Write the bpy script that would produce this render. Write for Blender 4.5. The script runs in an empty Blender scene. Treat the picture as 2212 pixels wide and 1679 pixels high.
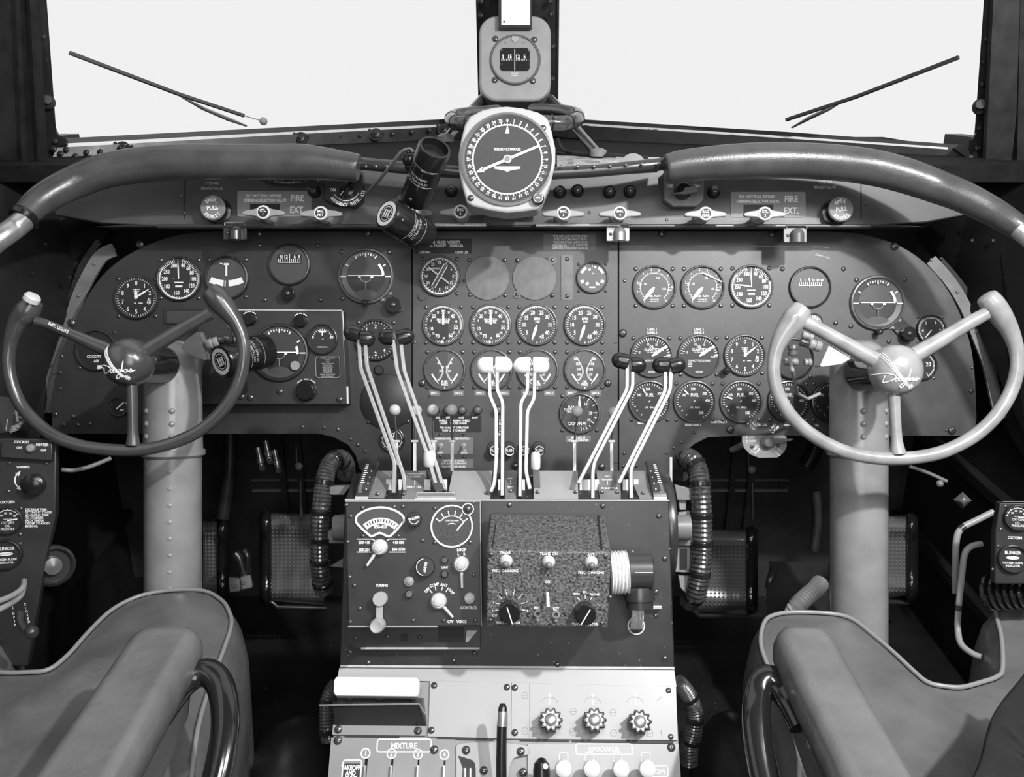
import bpy, math, random
from mathutils import Vector as V, Matrix
random.seed(7)
S = bpy.context.scene
COL = S.collection
FL = 1840.0
TH = math.radians(20)
CAM = V((0, 0, 1.30))
FW = V((0, math.cos(TH), -math.sin(TH)))
UP = V((0, math.sin(TH), math.cos(TH)))
RT = V((1, 0, 0))
PI = math.pi
sin, cos = math.sin, math.cos

def P(px, py, t):
    return CAM + FW*t + RT*((px-1106)*t/FL) + UP*((839.5-py)*t/FL)

def ray(px, py):
    return FW + RT*((px-1106)/FL) + UP*((839.5-py)/FL)

def W(px, py, z):
    "photo direction met with the horizontal plane at height z"
    d = ray(px, py)
    return CAM + d*((z-CAM.z)/d.z)

class Fr:
    "a local frame: origin, right, up; its normal looks out of the surface"
    def __init__(s, o, x=RT, y=UP):
        s.o = o.copy()
        x = x.normalized()
        z = x.cross(y).normalized()
        y = z.cross(x).normalized()
        s.x, s.y, s.z = x, y, z
        s.R = Matrix((x, y, z)).transposed()
        s.Ri = s.R.transposed()
        s.k = max(0.2, (o-CAM).dot(FW))/FL
    def to(s, w): return s.Ri @ (w - s.o)
    def out(s, l): return s.o + s.R @ V(l)
    def l(s, px, py, z=0.0):
        d = ray(px, py)
        n = s.z
        tt = ((s.o + n*z) - CAM).dot(n)/d.dot(n)
        return s.to(CAM + d*tt)
    def sub(s, px, py, z=0.0):
        f = Fr(s.out(s.l(px, py, z)), s.x, s.y)
        return f

def CF(px, py, t, yaw=0, pitch=0):
    x, y = RT.copy(), UP.copy()
    if yaw:
        m = Matrix.Rotation(math.radians(yaw), 3, UP); x = m @ x
    if pitch:
        m = Matrix.Rotation(math.radians(pitch), 3, x); y = m @ y
    return Fr(P(px, py, t), x, y)

def WF(p): return Fr(V(p), V((1, 0, 0)), V((0, 1, 0)))

# ---------------------------------------------------------------- materials
MATS = {}
def mat(name, c, rough=.5, metal=0., var=0., scale=30., bump=0., bscale=200., spec=.5, coat=0., speck=0., crease=0.):
    if name in MATS: return MATS[name]
    m = bpy.data.materials.new(name); m.use_nodes = True
    nt = m.node_tree; N = nt.nodes; L = nt.links
    b = N['Principled BSDF']
    col = (c, c, c, 1) if not isinstance(c, tuple) else c
    b.inputs['Base Color'].default_value = col
    b.inputs['Roughness'].default_value = rough
    b.inputs['Metallic'].default_value = metal
    b.inputs['Specular IOR Level'].default_value = spec
    b.inputs['Coat Weight'].default_value = coat
    b.inputs['Coat Roughness'].default_value = .15
    tc = N.new('ShaderNodeTexCoord')
    if var:
        n = N.new('ShaderNodeTexNoise'); n.inputs['Scale'].default_value = scale; n.inputs['Detail'].default_value = 6
        L.new(tc.outputs['Object'], n.inputs['Vector'])
        r = N.new('ShaderNodeMapRange')
        r.inputs['From Min'].default_value = .3; r.inputs['From Max'].default_value = .7
        r.inputs['To Min'].default_value = 1-var; r.inputs['To Max'].default_value = 1+var
        L.new(n.outputs['Fac'], r.inputs['Value'])
        mx = N.new('ShaderNodeMix'); mx.data_type = 'RGBA'; mx.blend_type = 'MULTIPLY'
        mx.inputs['Factor'].default_value = 1
        mx.inputs['A'].default_value = col
        L.new(r.outputs['Result'], mx.inputs['B'])
        out = mx.outputs['Result']
        if speck:
            v = N.new('ShaderNodeTexNoise'); v.inputs['Scale'].default_value = 190; v.inputs['Detail'].default_value = 3
            L.new(tc.outputs['Object'], v.inputs['Vector'])
            rr = N.new('ShaderNodeMapRange'); rr.inputs['From Min'].default_value = .70; rr.inputs['From Max'].default_value = .74
            L.new(v.outputs['Fac'], rr.inputs['Value'])
            m2 = N.new('ShaderNodeMix'); m2.data_type = 'RGBA'
            m2.inputs['B'].default_value = (speck, speck, speck, 1)
            L.new(rr.outputs['Result'], m2.inputs['Factor']); L.new(out, m2.inputs['A'])
            out = m2.outputs['Result']
        L.new(out, b.inputs['Base Color'])
        r2 = N.new('ShaderNodeMapRange')
        r2.inputs['To Min'].default_value = max(.03, rough-.12); r2.inputs['To Max'].default_value = min(1, rough+.12)
        L.new(n.outputs['Fac'], r2.inputs['Value']); L.new(r2.outputs['Result'], b.inputs['Roughness'])
    if bump:
        n = N.new('ShaderNodeTexNoise'); n.inputs['Scale'].default_value = bscale; n.inputs['Detail'].default_value = 4
        L.new(tc.outputs['Object'], n.inputs['Vector'])
        bp = N.new('ShaderNodeBump'); bp.inputs['Strength'].default_value = bump; bp.inputs['Distance'].default_value = .002
        L.new(n.outputs['Fac'], bp.inputs['Height'])
        if crease:
            n3 = N.new('ShaderNodeTexNoise'); n3.inputs['Scale'].default_value = 16; n3.inputs['Detail'].default_value = 1.5; n3.inputs['Distortion'].default_value = .5
            L.new(tc.outputs['Object'], n3.inputs['Vector'])
            b3 = N.new('ShaderNodeBump'); b3.inputs['Strength'].default_value = crease; b3.inputs['Distance'].default_value = .02
            L.new(n3.outputs['Fac'], b3.inputs['Height']); L.new(b3.outputs['Normal'], bp.inputs['Normal'])
        L.new(bp.outputs['Normal'], b.inputs['Normal'])
    MATS[name] = m
    return m

PANEL = mat('shaded_panel_paint', .030, .42, var=.18, scale=14, bump=.06, bscale=500)  # captain side copy, its shade put into a darker base
PANELC = mat('lit_panel_paint', .060, .42, var=.22, scale=18, bump=.06, bscale=500)  # brighter copy for the lit centre, copilot side and shelf
PANELD = mat('dark_panel_paint', .022, .45, var=.2, scale=14, bump=.06, bscale=500)
SHELL = mat('interior_paint', .011, .5, var=.35, scale=9, bump=.1, bscale=60)
FRAME = mat('window_frame_paint', .020, .38, var=.25, scale=30, spec=.35)
SEALM = mat('rubber_seal', .02, .5)
LIGHTM = mat('bare_edge_metal', .55, .38, var=.1, scale=60)
BLACK = mat('black_bakelite', .012, .22)
BLACKM = mat('matt_black', .010, .55)
GLOSS = mat('gloss_black_enamel', .012, .13, spec=.7)
FACE = mat('dial_black', .016, .5)
FACEG = mat('dial_grey', .06, .45)
BEZ = mat('bezel_black', .03, .28, spec=.7)
BEZG = mat('bezel_grey', .10, .35)
WHITE = mat('white_lettering', .80, .5)
DIM = mat('worn_lettering', .38, .5)
IVORY = mat('white_plastic', .82, .35)
ALU = mat('aluminium', .45, .3, metal=.7, var=.12, scale=80)
SCREW = mat('screw_metal', .16, .25, metal=.8)
GREY = mat('grey_paint', .27, .4, var=.08, scale=25)
GREYD = mat('mid_grey_paint', .17, .42, var=.15, scale=25)
COLUMN = mat('column_paint', .24, .3, var=.14, scale=16, bump=.12, bscale=90, coat=.5)
WHEEL = mat('wheel_enamel', .055, .22, var=.12, scale=30, spec=.8)
WHEELR = mat('worn_highlit_wheel_enamel', .28, .25, var=.2, scale=30, spec=.8)  # worn enamel, base raised further to carry bright highlights
ROLL = mat('crash_pad_leather', .058, .32, var=.2, scale=22, bump=.15, bscale=260)
LEATH = mat('seat_leather', .12, .33, var=.22, scale=11, bump=.25, bscale=160, crease=.16)
PIPING = mat('seat_piping', .24, .35)
WRINK = mat('wrinkle_paint', .085, .36, var=1.0, scale=330, bump=.8, bscale=330)
FLOORM = mat('floor_paint', .016, .4, var=.5, scale=6, bump=.1, bscale=40, speck=.28)
SCUFF = mat('scuffed_black_paint', .020, .38, var=.3, scale=20, speck=.40)
PLATE = mat('bright_pedestal_metal', .37, .4, var=.05, scale=10)
PLATE2 = mat('pedestal_grey_metal', .25, .42, var=.10, scale=12)
TAPE = mat('wound_tape', .045, .2, var=.5, scale=120, spec=.9)
CLOTHD = mat('dark_cloth', .012, .42, var=.2, scale=18, bump=.2, bscale=300, spec=.5)
RUBBER = mat('ribbed_rubber', .10, .25, spec=.8)
CABLEW = mat('pale_cable', .7, .5, var=.2, scale=200)

def glassmat(name, ior=1.25, tint=1.0):
    m = bpy.data.materials.new(name); m.use_nodes = True
    nt = m.node_tree; N = nt.nodes; L = nt.links
    N.remove(N['Principled BSDF'])
    o = N['Material Output']
    t = N.new('ShaderNodeBsdfTransparent'); t.inputs['Color'].default_value = (tint, tint, tint, 1)
    g = N.new('ShaderNodeBsdfGlossy'); g.inputs['Roughness'].default_value = .0
    f = N.new('ShaderNodeFresnel'); f.inputs['IOR'].default_value = ior
    mx = N.new('ShaderNodeMixShader')
    L.new(f.outputs[0], mx.inputs[0]); L.new(t.outputs[0], mx.inputs[1]); L.new(g.outputs[0], mx.inputs[2])
    L.new(mx.outputs[0], o.inputs['Surface'])
    MATS[name] = m
    return m
GLASS = glassmat('gauge_glass', 1.16)
GLASSC = glassmat('coated_glass', 1.05)
WGLASS = glassmat('windshield_glass', 1.2, .995)

# ---------------------------------------------------------------- text
_TX = {}
def glyphs(s, bold):
    key = (s, bold)
    if key in _TX: return _TX[key]
    cu = bpy.data.curves.new('tmp', 'FONT'); cu.body = s; cu.size = 1; cu.align_x = 'CENTER'
    cu.resolution_u = 2; cu.offset = bold; cu.fill_mode = 'FRONT'
    ob = bpy.data.objects.new('tmp', cu); COL.objects.link(ob)
    me = bpy.data.meshes.new_from_object(ob)
    vs = [v.co.copy() for v in me.vertices]; fs = [tuple(p.vertices) for p in me.polygons]
    bpy.data.objects.remove(ob); bpy.data.curves.remove(cu); bpy.data.meshes.remove(me)
    _TX[key] = (vs, fs)
    return _TX[key]

# ---------------------------------------------------------------- mesh builder (all in metres, in the frame of its thing)
class MB:
    def __init__(s): s.v = []; s.f = []; s.m = []; s.mi = 0; s.T = None
    def _a(s, vs, fs):
        n = len(s.v)
        if s.T is not None: vs = [s.T @ V(p) for p in vs]
        s.v += [tuple(p) for p in vs]
        s.f += [tuple(i+n for i in f) for f in fs]; s.m += [s.mi]*len(fs)
        return s
    def box(s, c, sx, sy, sz, rz=0):
        x, y, z = c; vs = []
        ca, sa = cos(rz), sin(rz)
        for dz in (-.5, .5):
            for dx, dy in ((-.5, -.5), (.5, -.5), (.5, .5), (-.5, .5)):
                X, Y = dx*sx, dy*sy
                vs.append((x+X*ca-Y*sa, y+X*sa+Y*ca, z+dz*sz))
        return s._a(vs, [(3, 2, 1, 0), (4, 5, 6, 7), (0, 1, 5, 4), (1, 2, 6, 5), (2, 3, 7, 6), (3, 0, 4, 7)])
    def hexa(s, p):     # 4 front (ccw seen from outside) + 4 back points
        return s._a(p, [(0, 1, 2, 3), (7, 6, 5, 4), (0, 4, 5, 1), (1, 5, 6, 2), (2, 6, 7, 3), (3, 7, 4, 0)])
    def lathe(s, c, prof, n=28, ax=None, cap=True):
        "profile of (r,z) turned around the axis through c"
        c = V(c)
        if ax is None: q = Matrix.Identity(3)
        else: q = V((0, 0, 1)).rotation_difference(V(ax).normalized()).to_matrix()
        vs = []; fs = []
        for r, z in prof:
            for i in range(n):
                a = 2*PI*i/n
                vs.append(c + q @ V((r*cos(a), r*sin(a), z)))
        for j in range(len(prof)-1):
            for i in range(n):
                a, b = j*n+i, j*n+(i+1) % n
                fs.append((a, b, b+n, a+n))
        if cap:
            if prof[0][0] > 1e-6: fs.append(tuple(range(n-1, -1, -1)))
            if prof[-1][0] > 1e-6: fs.append(tuple((len(prof)-1)*n+i for i in range(n)))
        return s._a(vs, fs)
    def cyl(s, c, r, h, n=20, ax=None, r2=None):
        return s.lathe(c, [(r, 0), (r if r2 is None else r2, h)], n, ax)
    def rod(s, a, b, r, n=12, r2=None):
        a, b = V(a), V(b)
        return s.lathe(a, [(r, 0), (r if r2 is None else r2, (b-a).length)], n, b-a)
    def dome(s, c, r, h=None, n=12, ax=None, k=4):
        h = r if h is None else h
        return s.lathe(c, [(r*cos(PI/2*i/k), h*sin(PI/2*i/k)) for i in range(k)]+[(1e-5, h)], n, ax, False)
    def ball(s, c, r, n=16, k=8, sz=1):
        return s.lathe(c, [(max(1e-5, r*sin(PI*i/k)), -r*sz*cos(PI*i/k)) for i in range(k+1)], n, None, False)
    def prism(s, pts, z0, z1):
        n = len(pts)
        a = sum(pts[i][0]*pts[(i+1) % n][1]-pts[(i+1) % n][0]*pts[i][1] for i in range(n))
        if a < 0: pts = pts[::-1]
        vs = [(x, y, z0) for x, y in pts]+[(x, y, z1) for x, y in pts]
        fs = [tuple(range(n-1, -1, -1)), tuple(range(n, 2*n))]+[(i, (i+1) % n, (i+1) % n+n, i+n) for i in range(n)]
        return s._a(vs, fs)
    def flat(s, pts, z): 
        n = len(pts)
        a = sum(pts[i][0]*pts[(i+1) % n][1]-pts[(i+1) % n][0]*pts[i][1] for i in range(n))
        if a < 0: pts = pts[::-1]
        return s._a([(x, y, z) for x, y in pts], [tuple(range(n))])
    def quadw(s, a, b, c, d): return s._a([a, b, c, d], [(0, 1, 2, 3)])
    def arc(s, cx, cy, z, r0, r1, a0, a1, n=None):
        "ring sector; clock degrees, 0 up, clockwise"
        n = n or max(3, int(abs(a1-a0)/8))
        vs = []; fs = []
        for i in range(n+1):
            a = math.radians(a0+(a1-a0)*i/n)
            vs += [(cx+r0*sin(a), cy+r0*cos(a), z), (cx+r1*sin(a), cy+r1*cos(a), z)]
        for i in range(n): fs.append((2*i, 2*i+1, 2*i+3, 2*i+2) if a1 < a0 else (2*i, 2*i+2, 2*i+3, 2*i+1))
        return s._a(vs, fs)
    def tick(s, cx, cy, z, r0, r1, a, w, w2=None):
        a = math.radians(a); d = V((sin(a), cos(a))); n = V((cos(a), -sin(a))); w2 = w if w2 is None else w2
        p = [d*r0+n*w/2, d*r1+n*w2/2, d*r1-n*w2/2, d*r0-n*w/2]
        return s._a([(cx+q.x, cy+q.y, z) for q in p], [(0, 1, 2, 3)])
    def line(s, a, b, w, z):
        a, b = V(a[:2]), V(b[:2]); d = (b-a)
        if d.length < 1e-9: return s
        d.normalize(); n = V((-d.y, d.x))*w/2
        return s._a([(*(a-n), z), (*(b-n), z), (*(b+n), z), (*(a+n), z)], [(0, 1, 2, 3)])
    def text(s, t, x, y, z, h, rot=0, sx=.85, bold=.012, al='C'):
        vs, fs = glyphs(t, bold+.007)
        if not vs: return s
        k = h/.69
        wd = max(v.x for v in vs)-min(v.x for v in vs)
        off = 0 if al == 'C' else (wd/2 if al == 'L' else -wd/2)
        r = math.radians(rot); ca, sa = cos(r), sin(r)
        out = []
        for v in vs:
            X = (v.x+off)*k*sx; Y = (v.y-.345)*k
            out.append((x+X*ca-Y*sa, y+X*sa+Y*ca, z))
        return s._a(out, fs)
    def tube(s, path, r, n=12, closed=False, flat=None, caps=True, up=V((0, 0, 1))):
        path = [V(p) for p in path]; m = len(path)
        rs = r if isinstance(r, (list, tuple)) else [r]*m
        vs = []; fs = []
        prev = None
        for i, p in enumerate(path):
            if closed: d = path[(i+1) % m]-path[i-1]
            else: d = path[min(m-1, i+1)]-path[max(0, i-1)]
            d.normalize()
            if prev is None:
                u = up if abs(up.normalized().dot(d)) < .95 else V((0, 1, 0))
                a = (u-d*u.dot(d)).normalized()
            else: a = (prev-d*prev.dot(d)).normalized()
            prev = a; b = d.cross(a)
            fl = flat if flat else 1
            for j in range(n):
                an = 2*PI*j/n
                vs.append(p+a*(cos(an)*rs[i])+b*(sin(an)*rs[i]*fl))
        for i in range(m if closed else m-1):
            for j in range(n):
                A, B = i*n+j, i*n+(j+1) % n
                k = ((i+1) % m)*n
                fs.append((A, B, k+(j+1) % n, k+j))
        if caps and not closed:
            fs.append(tuple(range(n-1, -1, -1))); fs.append(tuple((m-1)*n+i for i in range(n)))
        return s._a(vs, fs)
    def bar(s, path, w, th, side):
        "flat strip of width w (along side) and thickness th following a path"
        path = [V(p) for p in path]; m = len(path); vs = []; fs = []
        side = V(side).normalized()
        for i, p in enumerate(path):
            d = (path[min(m-1, i+1)]-path[max(0, i-1)]).normalized()
            sd = (side-d*side.dot(d)).normalized(); nn = d.cross(sd)
            vs += [p+sd*w/2+nn*th/2, p-sd*w/2+nn*th/2, p-sd*w/2-nn*th/2, p+sd*w/2-nn*th/2]
        for i in range(m-1):
            for j in range(4): fs.append((4*i+j, 4*i+(j+1) % 4, 4*i+4+(j+1) % 4, 4*i+4+j))
        fs += [(3, 2, 1, 0), tuple(4*(m-1)+j for j in range(4))]
        return s._a(vs, fs)
    def mesh(s, name, mats, ang=38):
        me = bpy.data.meshes.new(name)
        me.from_pydata(s.v, [], s.f)
        for m in (mats if isinstance(mats, (list, tuple)) else [mats]): me.materials.append(m)
        if isinstance(mats, (list, tuple)): me.polygons.foreach_set('material_index', s.m)
        me.polygons.foreach_set('use_smooth', [True]*len(s.f))
        me.set_sharp_from_angle(angle=math.radians(ang))
        me.update()
        return me
    def build(s, name, mats, parent=None, bevel=0, seg=2, sub=0, ang=38, label=None, solid=0):
        o = bpy.data.objects.new(name, s.mesh(name, mats, ang)); COL.objects.link(o)
        if parent is not None: o.parent = parent
        if bevel:
            b = o.modifiers.new('bevel', 'BEVEL'); b.width = bevel; b.segments = seg; b.limit_method = 'ANGLE'
            b.angle_limit = math.radians(35); b.harden_normals = False
        if sub:
            u = o.modifiers.new('sub', 'SUBSURF'); u.levels = sub; u.render_levels = sub
        if label: o['label'] = label
        return o

def place(o, fr):
    o.matrix_world = Matrix.Translation(fr.o) @ fr.R.to_4x4()

def thing(name, label, cat, fr, group=None):
    o = bpy.data.objects.new(name, None); COL.objects.link(o)
    o.empty_display_size = .01
    place(o, fr)
    o['label'] = label; o['category'] = cat
    if group: o['group'] = group
    return o

def solo(mb, name, mats, fr, label, cat, group=None, **k):
    o = mb.build(name, mats, None, **k); place(o, fr)
    o['label'] = label; o['category'] = cat
    if group: o['group'] = group
    return o

def struct(mb, name, mats, fr=None, **k):
    o = mb.build(name, mats, None, **k)
    if fr: place(o, fr)
    o['kind'] = 'structure'
    return o

def cr(pts, n=6, closed=False):
    "catmull-rom through points (tuples may carry extra values)"
    m = len(pts); out = []
    rng = m if closed else m-1
    for i in range(rng):
        if closed: p0, p1, p2, p3 = pts[i-1], pts[i], pts[(i+1) % m], pts[(i+2) % m]
        else: p0, p1, p2, p3 = pts[max(0, i-1)], pts[i], pts[i+1], pts[min(m-1, i+2)]
        for j in range(n):
            t = j/n
            out.append(tuple(.5*((2*b)+(-a+c)*t+(2*a-5*b+4*c-d)*t*t+(-a+3*b-3*c+d)*t**3) for a, b, c, d in zip(p0, p1, p2, p3)))
    if not closed: out.append(tuple(pts[-1]))
    return out

def rrect(x0, y0, x1, y1, r, n=5):
    out = []
    for cx, cy, a0 in ((x1-r, y1-r, 0), (x0+r, y1-r, 90), (x0+r, y0+r, 180), (x1-r, y0+r, 270)):
        for i in range(n+1):
            a = math.radians(a0+90*i/n); out.append((cx+r*cos(a), cy+r*sin(a)))
    return out

_screw = {}
def screwmesh(r, cross=False):
    key = (round(r, 5), cross)
    if key not in _screw:
        b = MB(); b.lathe((0, 0, 0), [(r, 0), (r, r*.25), (r*.8, r*.5), (r*.4, r*.62), (1e-5, r*.65)], 14, None, False)
        b.mi = 1; b.box((0, 0, r*.64), r*1.5, r*.22, r*.06, rz=.6)
        if cross: b.box((0, 0, r*.64), r*1.5, r*.22, r*.06, rz=.6+PI/2)
        _screw[key] = b.mesh('screw', [SCREW, BLACKM])
    return _screw[key]
def screw(parent, x, y, z, r, name='screw', rz=None):
    o = bpy.data.objects.new(name, screwmesh(r)); COL.objects.link(o)
    o.parent = parent; o.location = (x, y, z); o.rotation_euler = (0, 0, random.random()*3 if rz is None else rz)
    return o
def screws_px(parent, fr, pts, rpx=7, z=0.0, name='screw'):
    for px, py in pts:
        p = fr.l(px, py, z); screw(parent, p.x, p.y, z, rpx*fr.k, name)
# ================================================================ the setting
def slab(mb, pts, th):
    "plate whose front outline is given as photo points with their distances; thickness goes away from the pilot"
    f = [P(*p) for p in pts]; b = [q+FW*th for q in f]; n = len(f)
    # keep outline facing the pilot
    return mb._a(f+b, [tuple(range(n-1, -1, -1)), tuple(range(n, 2*n))]+[(i, (i+1) % n, (i+1) % n+n, i+n) for i in range(n)])

b = MB(); b.box((0, 1.0, -.02), 2.1, 2.3, .04); struct(b, 'floor', FLOORM)
b = MB(); b.box((0, 1.97, .56), 2.1, .04, 1.16)
for x in (-.575, -.53, .555, .60): b.box((x, 1.94, .38), .014, .02, .36)
for i in range(9):
    for sx in (-1, 1):
        b.dome((sx*(.46+.028*i), 1.948, .331), .0035, .003, 8, (0, -1, 0), 2); b.dome((sx*(.46+.03*i), 1.948, .21), .004, .003, 8, (0, -1, 0), 2)
        b.dome((sx*.68, 1.948, .2+.035*i), .004, .003, 8, (0, -1, 0), 2)
struct(b, 'wall_front', mat('lightened_bulkhead_paint', .05, .4, var=.3, scale=12))  # lighter base stands in for missing foot well light
for sx, nm in ((-1, 'wall_left'), (1, 'wall_right')):
    b = MB()
    b.box((sx*1.02, .95, .58), .04, 2.2, 1.2)
    b.box((sx*1.02, 1.45, 1.68), .04, .3, 1.1)
    # stringers along the side wall
    for z in (.25, .5, .8): b.box((sx*.99, 1.0, z), .03, 1.9, .02)
    b.box((sx*.93, 1.0, .03), .14, 1.9, .06)
    struct(b, nm, SHELL)
b = MB(); b.box((0, 1.99, 1.137), 2.0, .80, .03); struct(b, 'trim_9', mat('deck_paint', .012, .9, var=.3, scale=30, spec=.08))

b = MB()
for x0, x1 in ((-.66, -.47), (.49, .70)):
    b.box(((x0+x1)/2, 1.946, .3165), x1-x0, .010, .0035); b.box(((x0+x1)/2, 1.946, .345), x1-x0, .010, .0018)
struct(b, 'trim_15', mat('pale_strip', .30, .4))  # thin pale strips across the bulkhead
# lining between the instrument panel and the skin
for sg, nm in ((0, 'wall_lining_left'), (1, 'wall_lining_right')):
    b = MB()
    if sg == 0:
        pts = [(-70, 360, 1.5), (60, 352, 1.62), (110, 410, 1.66), (235, 500, 1.66), (170, 600, 1.66), (120, 740, 1.66), (92, 900, 1.66), (40, 1000, 1.55), (-70, 1050, 1.45)]
    else:
        pts = [(2280, 380, 1.5), (2150, 372, 1.62), (2100, 410, 1.66), (1990, 500, 1.66), (2060, 590, 1.66), (2130, 740, 1.66), (2175, 900, 1.66), (2240, 1000, 1.55), (2280, 1050, 1.45)]
    slab(b, pts, .03)
    for i, (px, py) in enumerate(((98, 528), (70, 592), (20, 560), (150, 600)) if sg == 0 else ((2105, 470), (2145, 520), (2170, 600), (2100, 520))):
        b.dome(P(px, py, 1.6), .004, .003, 8, -FW, 2)
    struct(b, nm, SHELL)

# frame rings seen behind the panel edge
def ribbon(px, t, w, name, m):
    b = MB(); pts = cr([(x, y, t) for x, y in px], 5)
    b.bar([P(*p) for p in pts], w, .006, RT)
    for i in range(0, len(pts), 7): b.dome(P(*pts[i])-FW*.004, .0035, .003, 8, -FW, 2)
    struct(b, name, m)
ribbon([(248, 540), (218, 555), (190, 600), (168, 650), (150, 710), (128, 770), (112, 830), (98, 890)], 1.64, .026, 'trim_1', GREYD)
ribbon([(215, 522), (178, 575), (155, 640), (128, 705)], 1.645, .012, 'trim_2', FRAME)
ribbon([(2010, 562), (2052, 610), (2085, 665), (2112, 730), (2135, 790), (2150, 860), (2160, 905)], 1.64, .022, 'trim_3', GREYD)
ribbon([(2030, 560), (2080, 620), (2120, 690), (2140, 760)], 1.645, .01, 'trim_4', FRAME)

# windshield posts
def bumps(b, pts, r, h=.6):
    for px, py, t in pts: b.dome(P(px, py, t), r, r*h, 10, -FW, 3)
def nut(b, px, py, t, r):
    b.lathe(P(px, py, t), [(r*1.25, 0), (r*1.2, .002)], 20, -FW); b.lathe(P(px, py, t)-FW*.002, [(r*.8, 0), (r*.8, .006), (r*.5, .008)], 6, -FW)
    b.dome(P(px, py, t)-FW*.009, r*.35, r*.5, 8, -FW, 2)
    for a in (50, 230): b.dome(P(px+1.5*r*cos(a)*FL/t, py+1.5*r*sin(a)*FL/t, t), r*.3, r*.2, 8, -FW, 2)

b = MB()
slab(b, [(-60, -80, 1.50), (74, -80, 1.50), (98, 395, 1.66), (-60, 395, 1.66)], .012)
slab(b, [(30, -80, 1.485), (40, -80, 1.485), (60, 390, 1.645), (48, 390, 1.645)], .02)
slab(b, [(60, -80, 1.485), (66, -80, 1.485), (92, 390, 1.645), (84, 390, 1.645)], .02)
slab(b, [(72, -80, 1.52), (90, -80, 1.52), (116, 272, 1.70), (124, 290, 1.70), (142, 300, 1.71), (142, 312, 1.71), (126, 318, 1.71), (106, 356, 1.72), (96, 356, 1.72)], .008)
bumps(b, [(84, 28, 1.575), (92, 79, 1.59), (96, 128, 1.62), (100, 176, 1.64), (109, 268, 1.69), (118, 305, 1.70), (116, 322, 1.70)], .0065)
b.lathe(P(103, 222, 1.655), [(.014, 0), (.014, .008), (.008, .012), (.008, .02), (.004, .02)], 14, -FW+RT*.5)
struct(b, 'trim_5', FRAME)
b = MB()
slab(b, [(2150, -80, 1.50), (2206, -80, 1.50), (2206, 150, 1.58), (2180, 400, 1.66), (2128, 400, 1.66), (2130, 330, 1.66)], .012)
slab(b, [(2206, -80, 1.5), (2290, -80, 1.5), (2290, 400, 1.66), (2196, 400, 1.66)], .05)
slab(b, [(2136, -80, 1.52), (2156, -80, 1.52), (2132, 356, 1.72), (2118, 364, 1.72), (2095, 345, 1.71), (2060, 320, 1.71), (2080, 310, 1.71), (2102, 300, 1.7), (2110, 285, 1.70)], .008)
bumps(b, [(2136, 31, 1.575), (2133, 85, 1.59), (2127, 133, 1.62), (2124, 182, 1.64), (2117, 277, 1.69), (2112, 320, 1.70), (2098, 340, 1.70)], .0065)
b.lathe(P(2118, 232, 1.655), [(.015, 0), (.015, .008), (.009, .012), (.009, .022), (.004, .022)], 14, -FW-RT*.5)
struct(b, 'trim_6', FRAME)

# sills
b = MB()
slab(b, [(112, 300, 1.72), (600, 276, 2.0), (1030, 254, 2.27), (1030, 266, 2.27), (600, 289, 2.0), (122, 314, 1.72)], .05); struct(b, 'trim_7', SEALM)
b = MB(); slab(b, [(122, 311, 1.715), (600, 286, 1.995), (1030, 265, 2.265), (1030, 271, 2.265), (600, 293, 1.995), (124, 320, 1.715)], .04); struct(b, 'trim_11', LIGHTM)
b = MB()
slab(b, [(122, 319, 1.70), (600, 292, 1.98), (1030, 270, 2.25), (1030, 300, 2.25), (691, 319, 2.03), (106, 358, 1.71)], .05)
bumps(b, [(131, 332, 1.705), (143, 323, 1.71), (163, 338, 1.72), (186, 329, 1.735), (216, 328, 1.75), (565, 305, 1.955), (612, 302, 1.98), (688, 297, 2.02), (732, 294, 2.045), (777, 292, 2.07), (848, 289, 2.115), (890, 285, 2.14), (928, 281, 2.16), (510, 307, 1.925), (465, 309, 1.9), (570, 285+18, 1.96)], .0065)
for px, py, t in ((650, 300, 1.99), (812, 291, 2.09), (958, 281, 2.18), (265, 322, 1.775)): nut(b, px, py, t, .013)
struct(b, 'trim_8', FRAME)
b = MB()
slab(b, [(1190, 252, 2.27), (1258, 258, 2.23), (1700, 285, 1.97), (2090, 314, 1.72), (2090, 326, 1.72), (1700, 298, 1.97), (1190, 264, 2.27)], .05); struct(b, 'trim_12', SEALM)
b = MB(); slab(b, [(1190, 262, 2.265), (1700, 294, 1.965), (2100, 322, 1.715), (2100, 328, 1.715), (1700, 300, 1.965), (1190, 268, 2.265)], .04); struct(b, 'trim_13', LIGHTM)
b = MB()
slab(b, [(1190, 267, 2.25), (1700, 299, 1.95), (2110, 327, 1.71), (2120, 366, 1.71), (1486, 323, 2.05), (1190, 294, 2.25)], .05)
bumps(b, [(1299, 284, 2.19), (1339, 287, 2.16), (1379, 290, 2.14), (1449, 296, 2.095), (1493, 299, 2.07), (1538, 303, 2.04), (1616, 308, 1.995), (1657, 311, 1.97), (2080, 341, 1.72), (2095, 344, 1.715), (1990, 334, 1.78), (1940, 331, 1.81)], .0065)
for px, py, t in ((1265, 283, 2.21), (1415, 293, 2.115), (1580, 305, 2.015)): nut(b, px, py, t, .013)
struct(b, 'trim_10', FRAME)
b = MB(); slab(b, [(-60, -76, 1.5), (1028, -76, 1.99), (1208, -76, 1.99), (2290, -76, 1.5), (2290, -190, 1.45), (1208, -190, 1.94), (1028, -190, 1.94), (-60, -190, 1.45)], .03); struct(b, 'trim_16', FRAME)
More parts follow.
